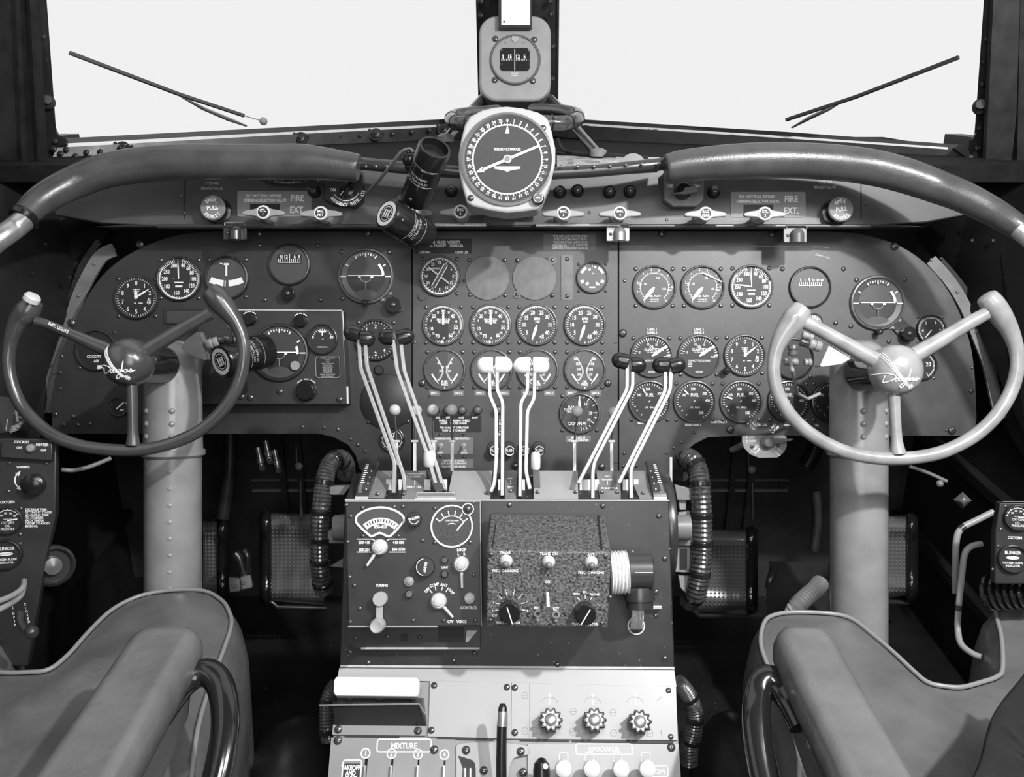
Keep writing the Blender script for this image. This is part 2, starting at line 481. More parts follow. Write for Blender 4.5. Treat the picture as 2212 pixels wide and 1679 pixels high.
# centre post
b = MB()
slab(b, [(1026, -80, 2.0), (1208, -80, 2.0), (1204, 250, 2.2), (1034, 250, 2.2)], .12)
slab(b, [(1062, -80, 1.98), (1170, -80, 1.98), (1168, 240, 2.18), (1066, 240, 2.18)], .03)
bumps(b, [(1040, 33, 2.03), (1040, 2, 2.02), (1190, 30, 2.03), (1188, 2, 2.02), (1045, 100, 2.07), (1193, 100, 2.07), (1048, 160, 2.1), (1192, 170, 2.11)], .008)
slab(b, [(1204, -80, 1.99), (1209, -80, 1.99), (1206, 225, 2.18), (1202, 225, 2.18)], .03)
struct(b, 'trim_14', FRAME)
for nm, c in (('window_1', [(88, -80, 1.545), (1028, -80, 2.02), (1034, 268, 2.3), (112, 308, 1.76)]), ('window_2', [(1206, -80, 2.02), (2140, -80, 1.545), (2105, 325, 1.76), (1200, 268, 2.3)])):
    b = MB(); slab(b, c, .006); struct(b, nm, WGLASS)

# wipers outside the glass
def wiper(lbl, blade, arm, piv, grp):
    t = thing('windshield_wiper', lbl, 'wiper', CF(*blade[0]), grp)
    fr = CF(*blade[0])
    w2l = lambda p: fr.to(P(*p))
    b = MB(); b.bar([w2l(p) for p in blade], .0065, .008, UP_L(fr)); b.build('wiper_blade', mat('wiper_rubber', .06, .6), t)
    b = MB(); b.tube([w2l(p) for p in arm], [.004, .010, .012, .006][:len(arm)], 8, flat=.4); b.build('wiper_arm', mat('wiper_metal', .28, .4), t)
    if piv:
        b = MB(); b.ball(w2l(piv), .010); b.rod(w2l(blade[-1]), w2l(piv), .0012, 6); b.build('pivot', mat('wiper_metal', .28, .4), t)
def UP_L(fr): return fr.Ri @ UP
wiper('windshield wiper slanting down to the centre across the captain side pane', [(150, 114, 1.75), (385, 203, 1.93), (527, 250, 2.05)], [(383, 204, 1.93), (440, 235, 2.0), (495, 258, 2.05), (532, 272, 2.08)], (569, 262, 2.1), None)
wiper('windshield wiper slanting down to the centre across the copilot side pane', [(2071, 124, 1.75), (1850, 209, 1.93), (1698, 259, 2.05)], [(1825, 216, 1.96), (1790, 236, 1.98), (1750, 254, 2.03), (1712, 275, 2.08)], None, None)

# ================================================================ centre: compass, card, cables, radio compass
fr = CF(1113, 125, 1.95)
t = thing('magnetic_compass', 'grey rounded compass housing on the centre windshield post', 'compass', fr)
k = fr.k
def rr_px(fr, x0, y0, x1, y1, r, z=0):
    a, c = fr.l(x0, y1, z), fr.l(x1, y0, z)
    return rrect(a.x, a.y, c.x, c.y, r*fr.k)
b = MB(); b.prism(rr_px(fr, 1035, 33, 1190, 218, 38), -.05, 0); b.build('housing', GREY, t, bevel=.006, seg=3)
b = MB(); b.lathe((0, -5*k, 0), [(53*k, 0), (55*k, .003), (53*k, .006), (50*k, .006), (50*k, .002)], 48); b.build('bezel', BEZG, t)
b = MB(); b.cyl((0, -5*k, .001), 51*k, .002, 48)
for px in (1083, 1143):
    for py in (110, 140, 168): p = fr.l(px+(3 if px < 1100 else -3)*(py == 168), py); b.cyl((p.x, p.y, .003), 3*k, .0015, 10)
for px in (1093, 1131): p = fr.l(px, 92); b.cyl((p.x, p.y, .003), 3*k, .0015, 10)
b.build('face_plate', mat('compass_plate', .24, .45), t)
b = MB(); p = fr.l(1113, 85); b.cyl((p.x, p.y, .003), 8*k, .003, 18); b.build('lamp_button', mat('compass_lamp', .35, .3), t)
b = MB(); b.prism(rr_px(fr, 1080, 105, 1144, 155, 8), .003, .0045); b.build('window_recess', BLACK, t)
b = MB()
for s_, x, y, h in (('S', 1087, 124, 8), ('15', 1101, 124, 8), ('12', 1118, 124, 8), ('E', 1133, 124, 7)): p = fr.l(x, y); b.text(s_, p.x, p.y, .005, h*k, bold=.02)
for i in range(17): p = fr.l(1083+i*3.6, 131); b.box((p.x, p.y, .005), .8*k, (5 if i % 2 else 3)*k, .0002)
p = fr.l(1112, 131); b.box((p.x, p.y, .0055), 1.6*k, 46*k, .0004)
for i, s_ in enumerate(('AIRCRAFT', 'COMPASS')): p = fr.l(1112, 160+4.5*i); b.text(s_, p.x, p.y, .0035, 2.6*k)
b.build('compass_card', WHITE, t)
screws_px(t, fr, [(1070, 84), (1154, 86), (1069, 173), (1151, 175)], 6.5, .001)

fr = CF(1113, 25, 1.93)
t = thing('card_holder', 'blank white card in a dark metal holder above the magnetic compass', 'card holder', fr)
b = MB(); a, c = fr.l(1077, 60), fr.l(1149, -60); b.prism([(a.x, a.y), (c.x, a.y), (c.x, c.y), (a.x, c.y)], -.012, 0); b.build('holder', FRAME, t)
b = MB(); a, c = fr.l(1083, 55), fr.l(1145, -60); b.prism([(a.x, a.y), (c.x, a.y), (c.x, c.y), (a.x, c.y)], 0, .0015); b.build('card', mat('white_card', .85, .6), t)
screws_px(t, fr, [(1089, 47)], 2.5, .0015)

# cable bundles bending round behind the radio compass
def pathP(pts, n=5): return [P(*p) for p in cr(pts, n)]
def ptube(fr, pts, r, mb=None, n=12, cn=5, flat=None):
    mb = mb or MB()
    pp = cr(pts, cn)
    path = [fr.to(P(*p[:3])) for p in pp]
    rs = [r]*len(path) if not isinstance(r, list) else None
    if rs is None:
        rr = cr([(x, 0) for x in r], cn); rs = [x[0] for x in rr]
    return mb.tube(path, rs, n, flat=flat)
for lbl, pts, bands in (
    ('taped cable bundle bending back left of the radio compass dial', [(1045, 262, 1.55), (1005, 268, 1.55), (978, 262, 1.6), (985, 250, 1.72), (1040, 243, 1.82), (1075, 240, 1.9)], (1000, 1015)),
    ('taped cable bundle bending back right of the radio compass dial', [(1150, 262, 1.55), (1200, 266, 1.55), (1240, 262, 1.58), (1246, 248, 1.68), (1210, 240, 1.78), (1150, 238, 1.88)], (1190, 1215))):
    fr = CF(*pts[0]); t = thing('cable_bundle', lbl, 'cable', fr)
    ptube(fr, pts, .0135).build('sheath', TAPE, t)
    for i in (2, 4, 6): b = MB(); q = fr.to(P(*cr(pts, 5)[i*2])); q2 = fr.to(P(*cr(pts, 5)[i*2+1])); b.lathe(q, [(.0142, 0), (.0148, .002), (.0142, .004)], 14, q2-q); b.build('tape_band', BLACK, t)
for lbl, pts, r in (
    ('dark diagonal strut left of the compass mounting', [(1042, 212, 2.0), (1018, 238, 1.9), (985, 278, 1.7), (962, 303, 1.62)], .0095),
    ('dark diagonal strut right of the compass mounting', [(1188, 212, 2.0), (1215, 240, 1.9), (1250, 285, 1.75), (1293, 335, 1.62)], .0095)):
    fr = CF(*pts[0]); t = thing('support_strut', lbl, 'strut', fr)
    ptube(fr, pts, r).build('rod', TAPE, t)
    b = MB(); q = fr.to(P(*pts[-1])); b.lathe(q-V((0, 0, .006)), [(.016, 0), (.016, .01), (.008, .014)], 12, fr.Ri@V((0, 0, 1))); b.build('foot', GREYD, t)

fr = CF(1096, 345, 1.36); k = fr.k
t = thing('radio_compass', 'large radio compass dial in a pale rounded square case above the glare shield', 'gauge', fr)
def pxpoly(fr, pts, z=0): return [tuple(fr.l(x, y, z)[:2]) for x, y in pts]
oct_ = [(1042, 237), (1068, 231), (1095, 229), (1130, 233), (1163, 242), (1182, 254), (1190, 275), (1200, 320), (1200, 350), (1190, 395), (1172, 438), (1162, 452), (1130, 457), (1096, 460), (1060, 455), (1022, 446), (1008, 438), (1000, 410), (991, 370), (990, 335), (996, 300), (1004, 268), (1016, 250)]
b = MB(); b.prism(pxpoly(fr, oct_), -.055, 0); b.build('case', mat('pale_case', .38, .45), t, bevel=.004, seg=3)
b = MB(); b.lathe((0, 0, 0), [(99*k, 0), (101*k, .004), (96*k, .005), (92*k, .001)], 64); b.build('bezel', mat('compass_bezel', .16, .3), t)
b = MB(); b.cyl((0, 0, .0005), 93*k, .001, 64); rcf = b.build('dial_face', mat('compass_dial', .065, .8, spec=.1), t)
b = MB(); z = .0018
b.arc(0, 0, z, 73*k, 76*k, 0, 360, 72)
for i in range(36):
    a = i*10; ra = math.radians(a)
    b.text(str(i) if i else '0', 84*k*sin(ra), 84*k*cos(ra), z, 7*k, -a, bold=.03)
    b.tick(0, 0, z, 76*k, 79.5*k, a, 1.6*k); b.tick(0, 0, z, 76*k, 78*k, a+5, 1.2*k)
b.text('RADIO COMPASS', 0, 22*k, z, 6*k, bold=.015)
b.flat([(-28*k, -15*k), (28*k, -15*k), (28*k, -20*k), (6*k, -24*k), (0, -27*k), (-6*k, -24*k), (-28*k, -20*k)][::1], z)
b.flat([(-4.5*k, 56*k), (4.5*k, 56*k), (0, 76*k)], z)
b.build('dial_markings', WHITE, rcf)
b = MB(); z = .0032
b.tick(0, 0, z, 10*k, 75*k, 67, 6*k, 5*k); b.tick(0, 0, z, 6*k, 60*k, 247, 6*k); b.tick(0, 0, z, 56*k, 74*k, 247, 13*k, .5*k)
b.lathe((0, 0, z), [(9*k, 0), (9*k, .001), (6*k, .002)], 20); rcn = b.build('needle', WHITE, t)
b = MB(); b.cyl((0, 0, z+.002), 6*k, .001, 18); b.build('needle_hub', GREYD, rcn)
b = MB(); b.cyl((0, 0, .006), 95*k, .0015, 64); b.build('cover_glass', GLASSC, t)
b = MB(); p = fr.l(1162, 431); b.lathe((p.x, p.y, 0), [(13*k, 0), (13*k, .008), (11*k, .012)], 22); vk = b.build('var_knob', BLACK, t)
b = MB(); b.text('VAR', p.x, p.y, .0125, 4*k, bold=.03); b.arc(p.x, p.y, .0125, 9*k, 10*k, 20, 160); b.arc(p.x, p.y, .0125, 9*k, 10*k, 200, 340); b.build('knob_lettering', WHITE, vk)
screws_px(t, fr, [(1017, 428), (1173, 277)], 7, 0.0)
b = MB(); a, c = fr.l(1050, 465), fr.l(1155, 330)
b.hexa([fr.to(P(1045, 480, 1.44)), fr.to(P(1152, 480, 1.44)), fr.to(P(1152, 440, 1.42)), fr.to(P(1045, 440, 1.42)), fr.to(P(1052, 480, 1.46)), fr.to(P(1148, 480, 1.46)), fr.to(P(1148, 440, 1.44)), fr.to(P(1052, 440, 1.44))])
b.build('mounting_bracket', PANELC, t)

# equipment on the deck behind the glare shield
fr = CF(1300, 345, 1.58)
t = thing('deck_equipment', 'pale metal equipment tray with wires behind the glare shield', 'equipment', fr)
b = MB()
b.hexa([fr.to(P(1203, 366, 1.5)), fr.to(P(1425, 352, 1.5)), fr.to(P(1425, 340, 1.62)), fr.to(P(1203, 336, 1.66)), fr.to(P(1203, 380, 1.52)), fr.to(P(1425, 366, 1.52)), fr.to(P(1425, 350, 1.64)), fr.to(P(1203, 345, 1.68))]); b.build('tray', mat('tray_metal', .5, .35, var=.4, scale=60), t)
b = MB()
for i in range(6): q = fr.to(P(1232, 344+i*3, 1.52)); b.box(q, 12*fr.k, 1.2*fr.k, .002)
b.box(fr.to(P(1280, 349, 1.5)), 30*fr.k, 3.5*fr.k, .001)
b.build('tray_markings', BLACK, t)
b = MB(); ptube(fr, [(1205, 300, 1.75), (1215, 322, 1.7), (1240, 330, 1.65), (1300, 333, 1.62), (1400, 340, 1.6)], .003, b, 6); ptube(fr, [(1203, 330, 1.7), (1250, 336, 1.65), (1330, 338, 1.6)], .0025, b, 6); b.build('wire', BLACKM, t)
b = MB(); q = fr.to(P(1366, 362, 1.56)); b.lathe(q+V((0, 0, -.02)), [(.0235, 0), (.0235, .03)], 24, None); b.build('half_round_cover', BEZG, t)
# ================================================================ glare shield
fr = CF(400, 370, 1.42)
t = thing('crash_pad', 'long padded leather roll along the glare shield on the captain side', 'crash pad', fr)
LP = [(52, 468, 1.34, 26), (80, 440, 1.36, 30), (120, 414, 1.38, 33), (170, 390, 1.40, 35), (240, 366, 1.41, 37), (330, 354, 1.42, 38.5), (400, 350, 1.42, 38.5), (480, 350, 1.42, 38), (600, 350, 1.42, 38), (650, 350, 1.42, 38), (700, 354, 1.42, 35), (740, 359, 1.42, 32), (768, 362, 1.42, 30), (775, 363, 1.42, 27)]
def roll(t, fr, LP):
    pp = cr(LP, 5); b = MB()
    b.tube([fr.to(P(*p[:3])) for p in pp], [p[3]*p[2]/FL for p in pp], 28); return b
b = roll(t, fr, LP); b.build('padding', ROLL, t)
b = MB()
b.tube([fr.to(P(*p)) for p in cr([(60, 468, 1.335), (35, 490, 1.33), (0, 515, 1.31), (-60, 560, 1.29), (-250, 690, 1.22)], 4)], .017, 18); b.build('end_tube', ALU, t)
b = MB(); q = fr.to(P(52, 470, 1.335)); b.lathe(q, [(.021, -.006), (.024, 0), (.021, .006)], 20, fr.Ri@(P(80, 440, 1.36)-P(35, 490, 1.33))); b.build('lacing', BLACK, t)
fr = CF(1800, 360, 1.42)
t = thing('crash_pad', 'long padded leather roll along the glare shield on the copilot side', 'crash pad', fr)
RP = [(1438, 365, 1.42, 27), (1445, 364, 1.42, 31), (1480, 358, 1.42, 34), (1560, 351, 1.42, 37), (1640, 347, 1.42, 38), (1720, 347, 1.42, 38), (1800, 351, 1.42, 38), (1880, 361, 1.42, 38), (1950, 378, 1.41, 37), (2020, 402, 1.40, 35), (2080, 425, 1.38, 33), (2140, 455, 1.36, 30), (2185, 482, 1.34, 27), (2215, 503, 1.33, 24)]
b = roll(t, fr, RP); b.build('padding', ROLL, t)
b = MB(); b.tube([fr.to(P(*p)) for p in cr([(2200, 495, 1.325), (2240, 530, 1.31), (2300, 580, 1.29), (2460, 710, 1.22)], 4)], .014, 16); b.build('end_tube', ALU, t)

fr = CF(1100, 370, 1.43)
t = thing('glare_shield_edge', 'dark rolled metal edge strip joining the two leather rolls', 'trim', fr)
b = MB(); EP = [(765, 352, 1.44), (850, 360, 1.43), (960, 370, 1.43), (1096, 376, 1.43), (1200, 374, 1.43), (1300, 368, 1.43), (1380, 360, 1.43), (1450, 352, 1.44)]
pp = cr(EP, 4); b.tube([fr.to(P(*p)) for p in pp], .0105, 16)
b.bar([fr.to(P(p[0], p[1]-9, p[2]+.012)) for p in pp], .030, .002, fr.Ri@V((0, 1, 0)))
b.build('edge_strip', BEZ, t)
for x in (1212, 1247, 1283, 1318, 1352, 1387, 1424, 790, 812, 835):
    y = 360 if x < 1300 else 360-(x-1300)*.06
    p = fr.to(P(x, y, 1.415)); screw(t, p.x, p.y, p.z, .0028)

SF = CF(1106, 430, 1.53); sk = SF.k
t = thing('upper_instrument_shelf', 'long dark shelf panel under the glare shield rolls carrying the fire pull handles', 'panel', SF)
pts = [(110, 445), (140, 420), (250, 380), (400, 362), (760, 366), (850, 362), (1096, 378), (1300, 372), (1440, 366), (1810, 362), (1960, 376), (2080, 415), (2120, 440), (2100, 462), (2000, 480), (1880, 488), (340, 488), (220, 482), (120, 465)]
b = MB(); b.prism(pxpoly(SF, pts), -.02, 0); b.build('shelf_face', PANELC, t, bevel=.002)
b = MB(); b.hexa([SF.to(P(*p)) for p in ((200, 490, 1.532), (2000, 490, 1.532), (1880, 482, 1.532), (340, 482, 1.532), (300, 498, 1.60), (1900, 498, 1.60), (1900, 488, 1.60), (300, 488, 1.60))]); b.build('underside', BLACKM, t)
b = MB(); b.tube([SF.to(P(*p)) for p in ((934, 487, 1.518), (1050, 487, 1.518))], .0035, 12); b.tube([SF.to(P(*p)) for p in ((1158, 487, 1.518), (1340, 487, 1.518))], .0035, 12); b.build('chrome_strip', ALU, t)
b = MB(); b.tube([SF.to(P(*p)) for p in ((340, 489, 1.522), (934, 489, 1.522))], .004, 12); b.tube([SF.to(P(*p)) for p in ((1340, 489, 1.522), (1880, 489, 1.522))], .004, 12); b.build('lower_lip', BEZ, t)
b = MB()
for x in (399, 1860): 
    q = SF.l(x, 425); b.box((q.x, q.y, .0008), 1.5*sk, 95*sk, .0016)
b.build('seam', FRAME, t)
screws_px(t, SF, [(392, 425), (397, 460), (583, 475), (706, 462), (1033, 460), (1273, 459), (1440, 475), (1870, 440)], 3.5)
for x, ym in ((466, 388), (1790, 386)):
    b = MB()
    for i, s_ in enumerate(('METERING', 'TYPE-AIR', 'BRAKE VALVE')):
        q = SF.l(x-8, ym+(-4, 6, 17)[i]+2, 0); b.text(s_, q.x, q.y, .0006, 6.2*sk, bold=.02)
    b.build('brake_valve_lettering', DIM, t)

# fuel manifold lamp strip tucked under the captain roll
fr = CF(635, 388, 1.515); t = thing('terminal_strip', 'small row of wired terminals peeking out under the captain leather roll', 'terminal strip', fr)
b = MB(); pl = [(560, 378), (565, 392), (590, 402), (640, 405), (700, 403), (704, 378)]; b.prism(pxpoly(fr, pl), 0, .004); b.build('cover', BEZ, t)
for x in (585, 612, 637, 663, 689):
    q = fr.l(x, 388); b = MB(); b.rod((q.x, q.y-8*fr.k, .006), (q.x, q.y+8*fr.k, .006), .0022, 8); b.ball((q.x, q.y, .006), .0035, 8, 6); b.build('terminal', SCREW, t)
b = MB(); ptube(fr, [(592, 392, 1.505), (620, 396, 1.505), (650, 393, 1.505)], .0012, b, 6); b.build('wire', GREYD, t)

# emergency brake pulls
for (x, y, lbl) in ((459, 449, 'round emergency brake pull knob beside the captain fire placard'), (1817, 452, 'round emergency brake pull knob beside the copilot fire placard')):
    fr = SF.sub(x, y, .030); t = thing('brake_pull_knob', lbl, 'knob', fr); k = fr.k
    b = MB(); b.lathe((0, 0, -.03), [(30*k, 0), (30*k, .003), (25*k, .005)], 32); b.cyl((0, 0, -.026), 20*k, .02, 24); b.build('base', BLACK, t)
    b = MB(); b.lathe((0, 0, -.006), [(24*k, 0), (27*k, .002), (27*k, .005), (25*k, .007)], 36); kh = b.build('knob_head', mat('red_as_grey', .17, .6), t)
    b = MB(); z = .0013
    b.text('PULL', 0, 0, z, 9*k, 6, bold=.02)
    for i, ch in enumerate('EMER.'): a = -42+21*i; ra = math.radians(a); b.text(ch, 18*k*sin(ra), 18*k*cos(ra), z, 8*k, -a, bold=.02)
    for i, ch in enumerate('BRAKES'): a = 225-18*i; ra = math.radians(a); b.text(ch, 19*k*sin(ra), 19*k*cos(ra), z, 7*k, -a+180, bold=.02)
    b.build('knob_lettering', WHITE, kh)

# fire extinguisher placards
for (x0, y0, x1, y1, s, lbl) in ((513, 413, 673, 468, 0, 'FIRE EXT. placard on the captain side of the shelf panel'), (1578, 415, 1740, 470, 1, 'FIRE EXT. placard on the copilot side of the shelf panel')):
    fr = SF.sub((x0+x1)/2, (y0+y1)/2); t = thing('fire_placard', lbl, 'placard', fr); k = fr.k
    b = MB(); b.prism(rr_px(fr, x0, y0, x1, y1, 5), 0, .0012); b.build('plate', mat('placard_grey', .26, .8, spec=.15), t)
    b = MB(); z = .0016
    def T(b, s_, px, py, h, **kw): q = fr.l(px, py, z); b.text(s_, q.x, q.y, z, h*k, **kw)
    T(b, 'FIRE', x1-31, y0+15, 13, bold=.02); T(b, 'EXT.', x1-31, y0+40, 13, bold=.02)
    T(b, 'DO NOT PULL BEFORE', x0+57, y0+10, 6, bold=.03); T(b, 'OPENING SELECTOR VALVE', x0+59, y0+20, 6, bold=.03)
    b.build('lettering', WHITE, t)
    b = MB(); q0, q1 = fr.l(x0+28, y1-7), fr.l(x0+92, y0+28); b.prism([(q0.x, q0.y), (q1.x, q0.y), (q1.x, q1.y), (q0.x, q1.y)], .0012, .002); b.build('recess', BLACKM, t)

# pull handles
def handle(x, y, l1, l2, lbl, dx=5):
    fr = SF.sub(x, y, .045); k = fr.k
    t = thing('pull_handle', lbl, 'handle', fr, 'wing shaped pull handles on the shelf panel')
    b = MB(); b.cyl((0, 0, -.045), 5*k, .045, 14); b.lathe((0, 0, -.045), [(16*k, 0), (16*k, .006), (13*k, .009)], 22); b.build('shaft', ALU, t)
    b = MB()
    up = [(14, 9), (20, 7), (34, 5), (44, 2), (47, -2), (43, -6), (30, -7), (18, -8), (13, -10)]
    o = [(p[0]*k, p[1]*k) for p in up]+[(8*k, -14*k), (0, -16*k), (-8*k, -14*k)]+[(-p[0]*k, p[1]*k) for p in up[::-1]]+[(-8*k, 14*k), (0, 16*k), (8*k, 14*k)]
    b.prism(o, -.006, .002); gp = b.build('grip', GREY, t, bevel=.0018, seg=3)
    b = MB(); b.lathe((0, 0, .002), [(15*k, 0), (14*k, .0012), (11*k, .0012)], 28, None, False); b.build('rim_ring', mat('handle_ring', .6, .3), gp)
    b = MB(); b.cyl((0, 0, .002), 11.5*k, .0008, 24); b.build('button_face', BLACKM, gp)
    b = MB(); b.text(l1, 0, 4*k, .0032, 5.5*k, bold=.03); b.text(l2, 0, -4*k, .0032, 5.5*k, bold=.03); b.build('lettering', WHITE, gp)
handle(569, 459, 'CYL.', '1', 'pull handle marked CYL. 1')
handle(693, 461, 'BAG.', 'PR\'T', 'pull handle marked BAG. PR\'T')
handle(888, 459, 'ENG.', '1', 'pull handle half hidden behind the lower black spot lamp')
handle(995, 458, 'ENG.', '2', 'pull handle marked ENG. 2 below left of the radio compass')
handle(1217, 461, 'ENG.', '3', 'pull handle marked ENG. 3 below right of the radio compass')
handle(1339, 461, 'ENG.', '4', 'pull handle marked ENG. 4 above the shiny hooded lamp')
handle(1524, 462, 'BAG.', 'REAR', 'pull handle marked BAG. REAR under the copilot switch box')
handle(1652, 462, 'CYL.', '2', 'pull handle marked CYL. 2 on the copilot fire placard')

# small black button lamps
for i, (x, y, lbl) in enumerate(((680, 415, 'small black warning lamp just right of the captain fire placard'), (975, 413, 'small black warning lamp left of the radio compass dial'), (1209, 416, 'first small black warning lamp right of the radio compass dial'), (1247, 413, 'second small black warning lamp right of the radio compass dial'), (1316, 416, 'third small black warning lamp right of the radio compass dial'), (1360, 415, 'fourth small black warning lamp right of the radio compass dial'), (1541, 416, 'small black warning lamp just right of the copilot switch box'))):
    fr = SF.sub(x, y); k = fr.k; t = thing('warning_lamp', lbl, 'lamp', fr, 'warning lamps along the shelf panel')
    b = MB(); b.lathe((0, 0, 0), [(14*k, 0), (14*k, .003), (12*k, .006), (12*k, .012), (9*k, .014)], 26); b.build('bezel', BLACK, t)
    b = MB(); b.dome((0, 0, .0135), 8.5*k, 5*k, 18); b.build('lens', mat('dark_lens', .05, .12, spec=.9), t)

# instrument light switch boxes
fr = SF.sub(746, 412); k = fr.k
t = thing('light_switch_box', 'black emergency instrument light switch box under the captain roll end', 'switch box', fr)
b = MB(); b.prism(pxpoly(fr, [(705, 376), (788, 376), (788, 437), (771, 452), (725, 447), (705, 437)]), 0, .022); b.build('case', PANEL, t, bevel=.002)
b = MB(); z = .0225
for i, ch in enumerate('EMERGENCY INSTR. LTS'):
    a = 232-6.7*i; ra = math.radians(a); b.text(ch, 38*k*sin(ra)+7*k, 38*k*cos(ra)+2*k, z, 6.5*k, -a+180, bold=.03)
b.arc(7*k, 2*k, z, 29*k, 30.5*k, 115, 240)
q = fr.l(719, 410, z); b.text('ON', q.x, q.y, z, 6.5*k, bold=.03); b.build('lettering', WHITE, t)
q = fr.l(752, 412, .022); b = MB(); b.lathe((q.x, q.y, .022), [(17*k, 0), (16*k, .010), (14*k, .011)], 24); b.T = Matrix.Translation((q.x, q.y, .031)) @ Matrix.Rotation(math.radians(-38), 4, 'Z'); b.box((0, 0, .005), 11*k, 38*k, .010); b.build('rotary_knob', BLACK, t, bevel=.001)
b = MB(); b.T = Matrix.Translation((q.x, q.y, .0425)) @ Matrix.Rotation(math.radians(-38), 4, 'Z'); b.box((0, -14*k, 0), 1.5*k, 12*k, .0004); b.build('knob_pointer', WHITE, t)
fr = SF.sub(1473, 415); k = fr.k
t = thing('light_switch_box', 'grey dimmer switch box under the copilot roll end', 'switch box', fr)
b = MB(); b.prism(pxpoly(fr, [(1430, 376), (1516, 376), (1515, 438), (1500, 452), (1450, 452), (1430, 438)]), 0, .022); b.build('case', mat('worn_grey_box', .14, .45, var=.3, scale=60), t, bevel=.002)
b = MB(); z = .0225
for s_, x, y in (('OFF', 1447, 402), ('ON', 1505, 402)): q = fr.l(x, y, z); b.text(s_, q.x, q.y, z, 6.5*k, bold=.03)
q = fr.l(1474, 396, z); b.flat([(q.x-3*k, q.y-3*k), (q.x+3*k, q.y-3*k), (q.x, q.y+5*k)], z)
q = fr.l(1474, 412, z); b.arc(q.x, q.y, z, 33*k, 34.5*k, -62, -25); b.arc(q.x, q.y, z, 33*k, 34.5*k, 25, 62)
b.build('lettering', WHITE, t)
b = MB(); q = fr.l(1474, 414, .022); b.lathe((q.x, q.y, .022), [(19*k, 0), (18*k, .010), (15*k, .012)], 24); b.build('rotary_knob', BLACK, t)
b = MB(); q = fr.l(1478, 414, .036); b.prism(pxpoly(fr, [(1450, 421), (1474, 417), (1478, 408), (1503, 407), (1505, 417), (1478, 423)], .034), .034, .046); b.build('knob_grip', GREYD, t, bevel=.001)

# hooded map lamps hanging below the shelf
def hood(x, y, lbl, m):
    fr = CF(x, y, 1.52); k = fr.k; t = thing('hooded_lamp', lbl, 'lamp', fr, 'hooded lamps hanging under the shelf panel')
    b = MB(); b.prism(rrect(-25*k, -18*k, 25*k, 14*k, 3*k), -.006, 0); b.build('bracket', m, t, bevel=.001)
    b = MB(); b.lathe((3*k, -19*k, .004), [(14*k, 0), (14*k, 18*k)], 24, (0, 1, 0)); b.dome((3*k, -1*k, .004), 14*k, 13*k, 24, (0, 1, 0)); b.build('hood', m, t)
    b = MB(); b.tube([(-20*k, 12*k, .004), (-20*k, 18*k, .004), (20*k, 18*k, .004), (24*k, 12*k, .004)], 1.5*k, 8); b.build('wire_clip', ALU, t)
    screw(t, -16*k, -3*k, 0, 3.5*k)
hood(507, 500, 'dark hooded lamp below the captain brake pull', BEZ)
hood(1335, 503, 'shiny metal hooded lamp above the centre and right panel seam', mat('lamp_metal', .35, .25, metal=.6))
hood(1718, 506, 'dark hooded lamp below the copilot fire placard', BEZG)

# two black cylinder spot lamps
def spot_lamp(a, bb, r, lbl, lab_at, cap, arm=None):
    A, B = P(*a), P(*bb); d = (B-A); L = d.length; d.normalize()
    x = d; up0 = -FW - d*(-FW).dot(d); z = up0.normalized(); y = z.cross(x)
    fr = Fr(A, x, y)
    t = thing('spot_lamp', lbl, 'lamp', fr, 'black cylindrical cockpit spot lamps')
    b = MB(); ax = V((1, 0, 0))
    b.lathe((0, 0, 0), [(r*.80, -.001), (r*.93, 0), (r, .004), (r, L*.42), (r*.97, L*.425), (r*.97, L*.44), (r, L*.445), (r, L*.60), (r*1.03, L*.62), (r*1.03, L*.70), (r*.98, L*.71), (r*.98, L*.735), (r*1.05, L*.75), (r*1.05, L*.96), (r*1.0, L), (r*.86, L), (r*.84, L-.012)], 36, ax); b.build('lamp_body', BLACK, t)
    b = MB(); b.cyl((L-.013, 0, 0), r*.84, .001, 28, ax); b.build('lens', mat('lamp_lens', .05, .06, spec=1), t)
    b = MB()
    for i, ty in enumerate(('ULTRAVIOLET', 'INSTRUMENT') if lab_at > 0 else ('INSTRUMENT', 'ULTRAVIOLET')):
        for j, ch in enumerate(ty):
            an = math.radians((38-7.5*j) if lab_at > 0 else (-38+7.5*j)); q = V((L*.52+ (i-.5)*.007, sin(an)*r*1.012, cos(an)*r*1.012))
            b.T = Matrix.Translation(q) @ Matrix.Rotation(-an, 4, 'X') @ Matrix.Rotation(-PI/2 if lab_at > 0 else PI/2, 4, 'Z')
            b.text(ch, 0, 0, 0, .0042, bold=.02)
    b.T = None
    for zz in (.435, .722): 
        pts = [(L*zz, r*1.004*sin(math.radians(q)), r*1.004*cos(math.radians(q))) for q in range(-60, 61, 10)]
        b.bar(pts, .0006, .0004, (1, 0, 0))
    b.build('lamp_lettering', DIM, t)
    if cap:
        b = MB(); b.T = Matrix.Rotation(-PI/2, 4, 'Y')
        b.arc(0, 0, .0014, r*.55, r*.78, 0, 360, 36); b.arc(0, 0, .0014, r*.42, r*.46, 0, 360, 24)
        for i in (-1, 0, 1): b.box((i*r*.2, 0, .0014), r*.12, r*.5, .0002)
        b.build('end_label', mat('dim_label', .5, .5), t)
    screw(t, L*.15, 0, r, .003); screw(t, L*.68, r*.5, r*.87, .002)
    return t, fr
t, fr = spot_lamp((896, 432, 1.38), (940, 318, 1.30), .0245, 'upper black spot lamp leaning beside the radio compass', 1, 0)
b = MB(); ptube(fr, [(792, 418, 1.44), (820, 388, 1.40), (850, 350, 1.37), (868, 328, 1.36), (885, 322, 1.36), (893, 330, 1.36)], .0055, b, 10, flat=.5); b.build('bracket_arm', BEZG, t)
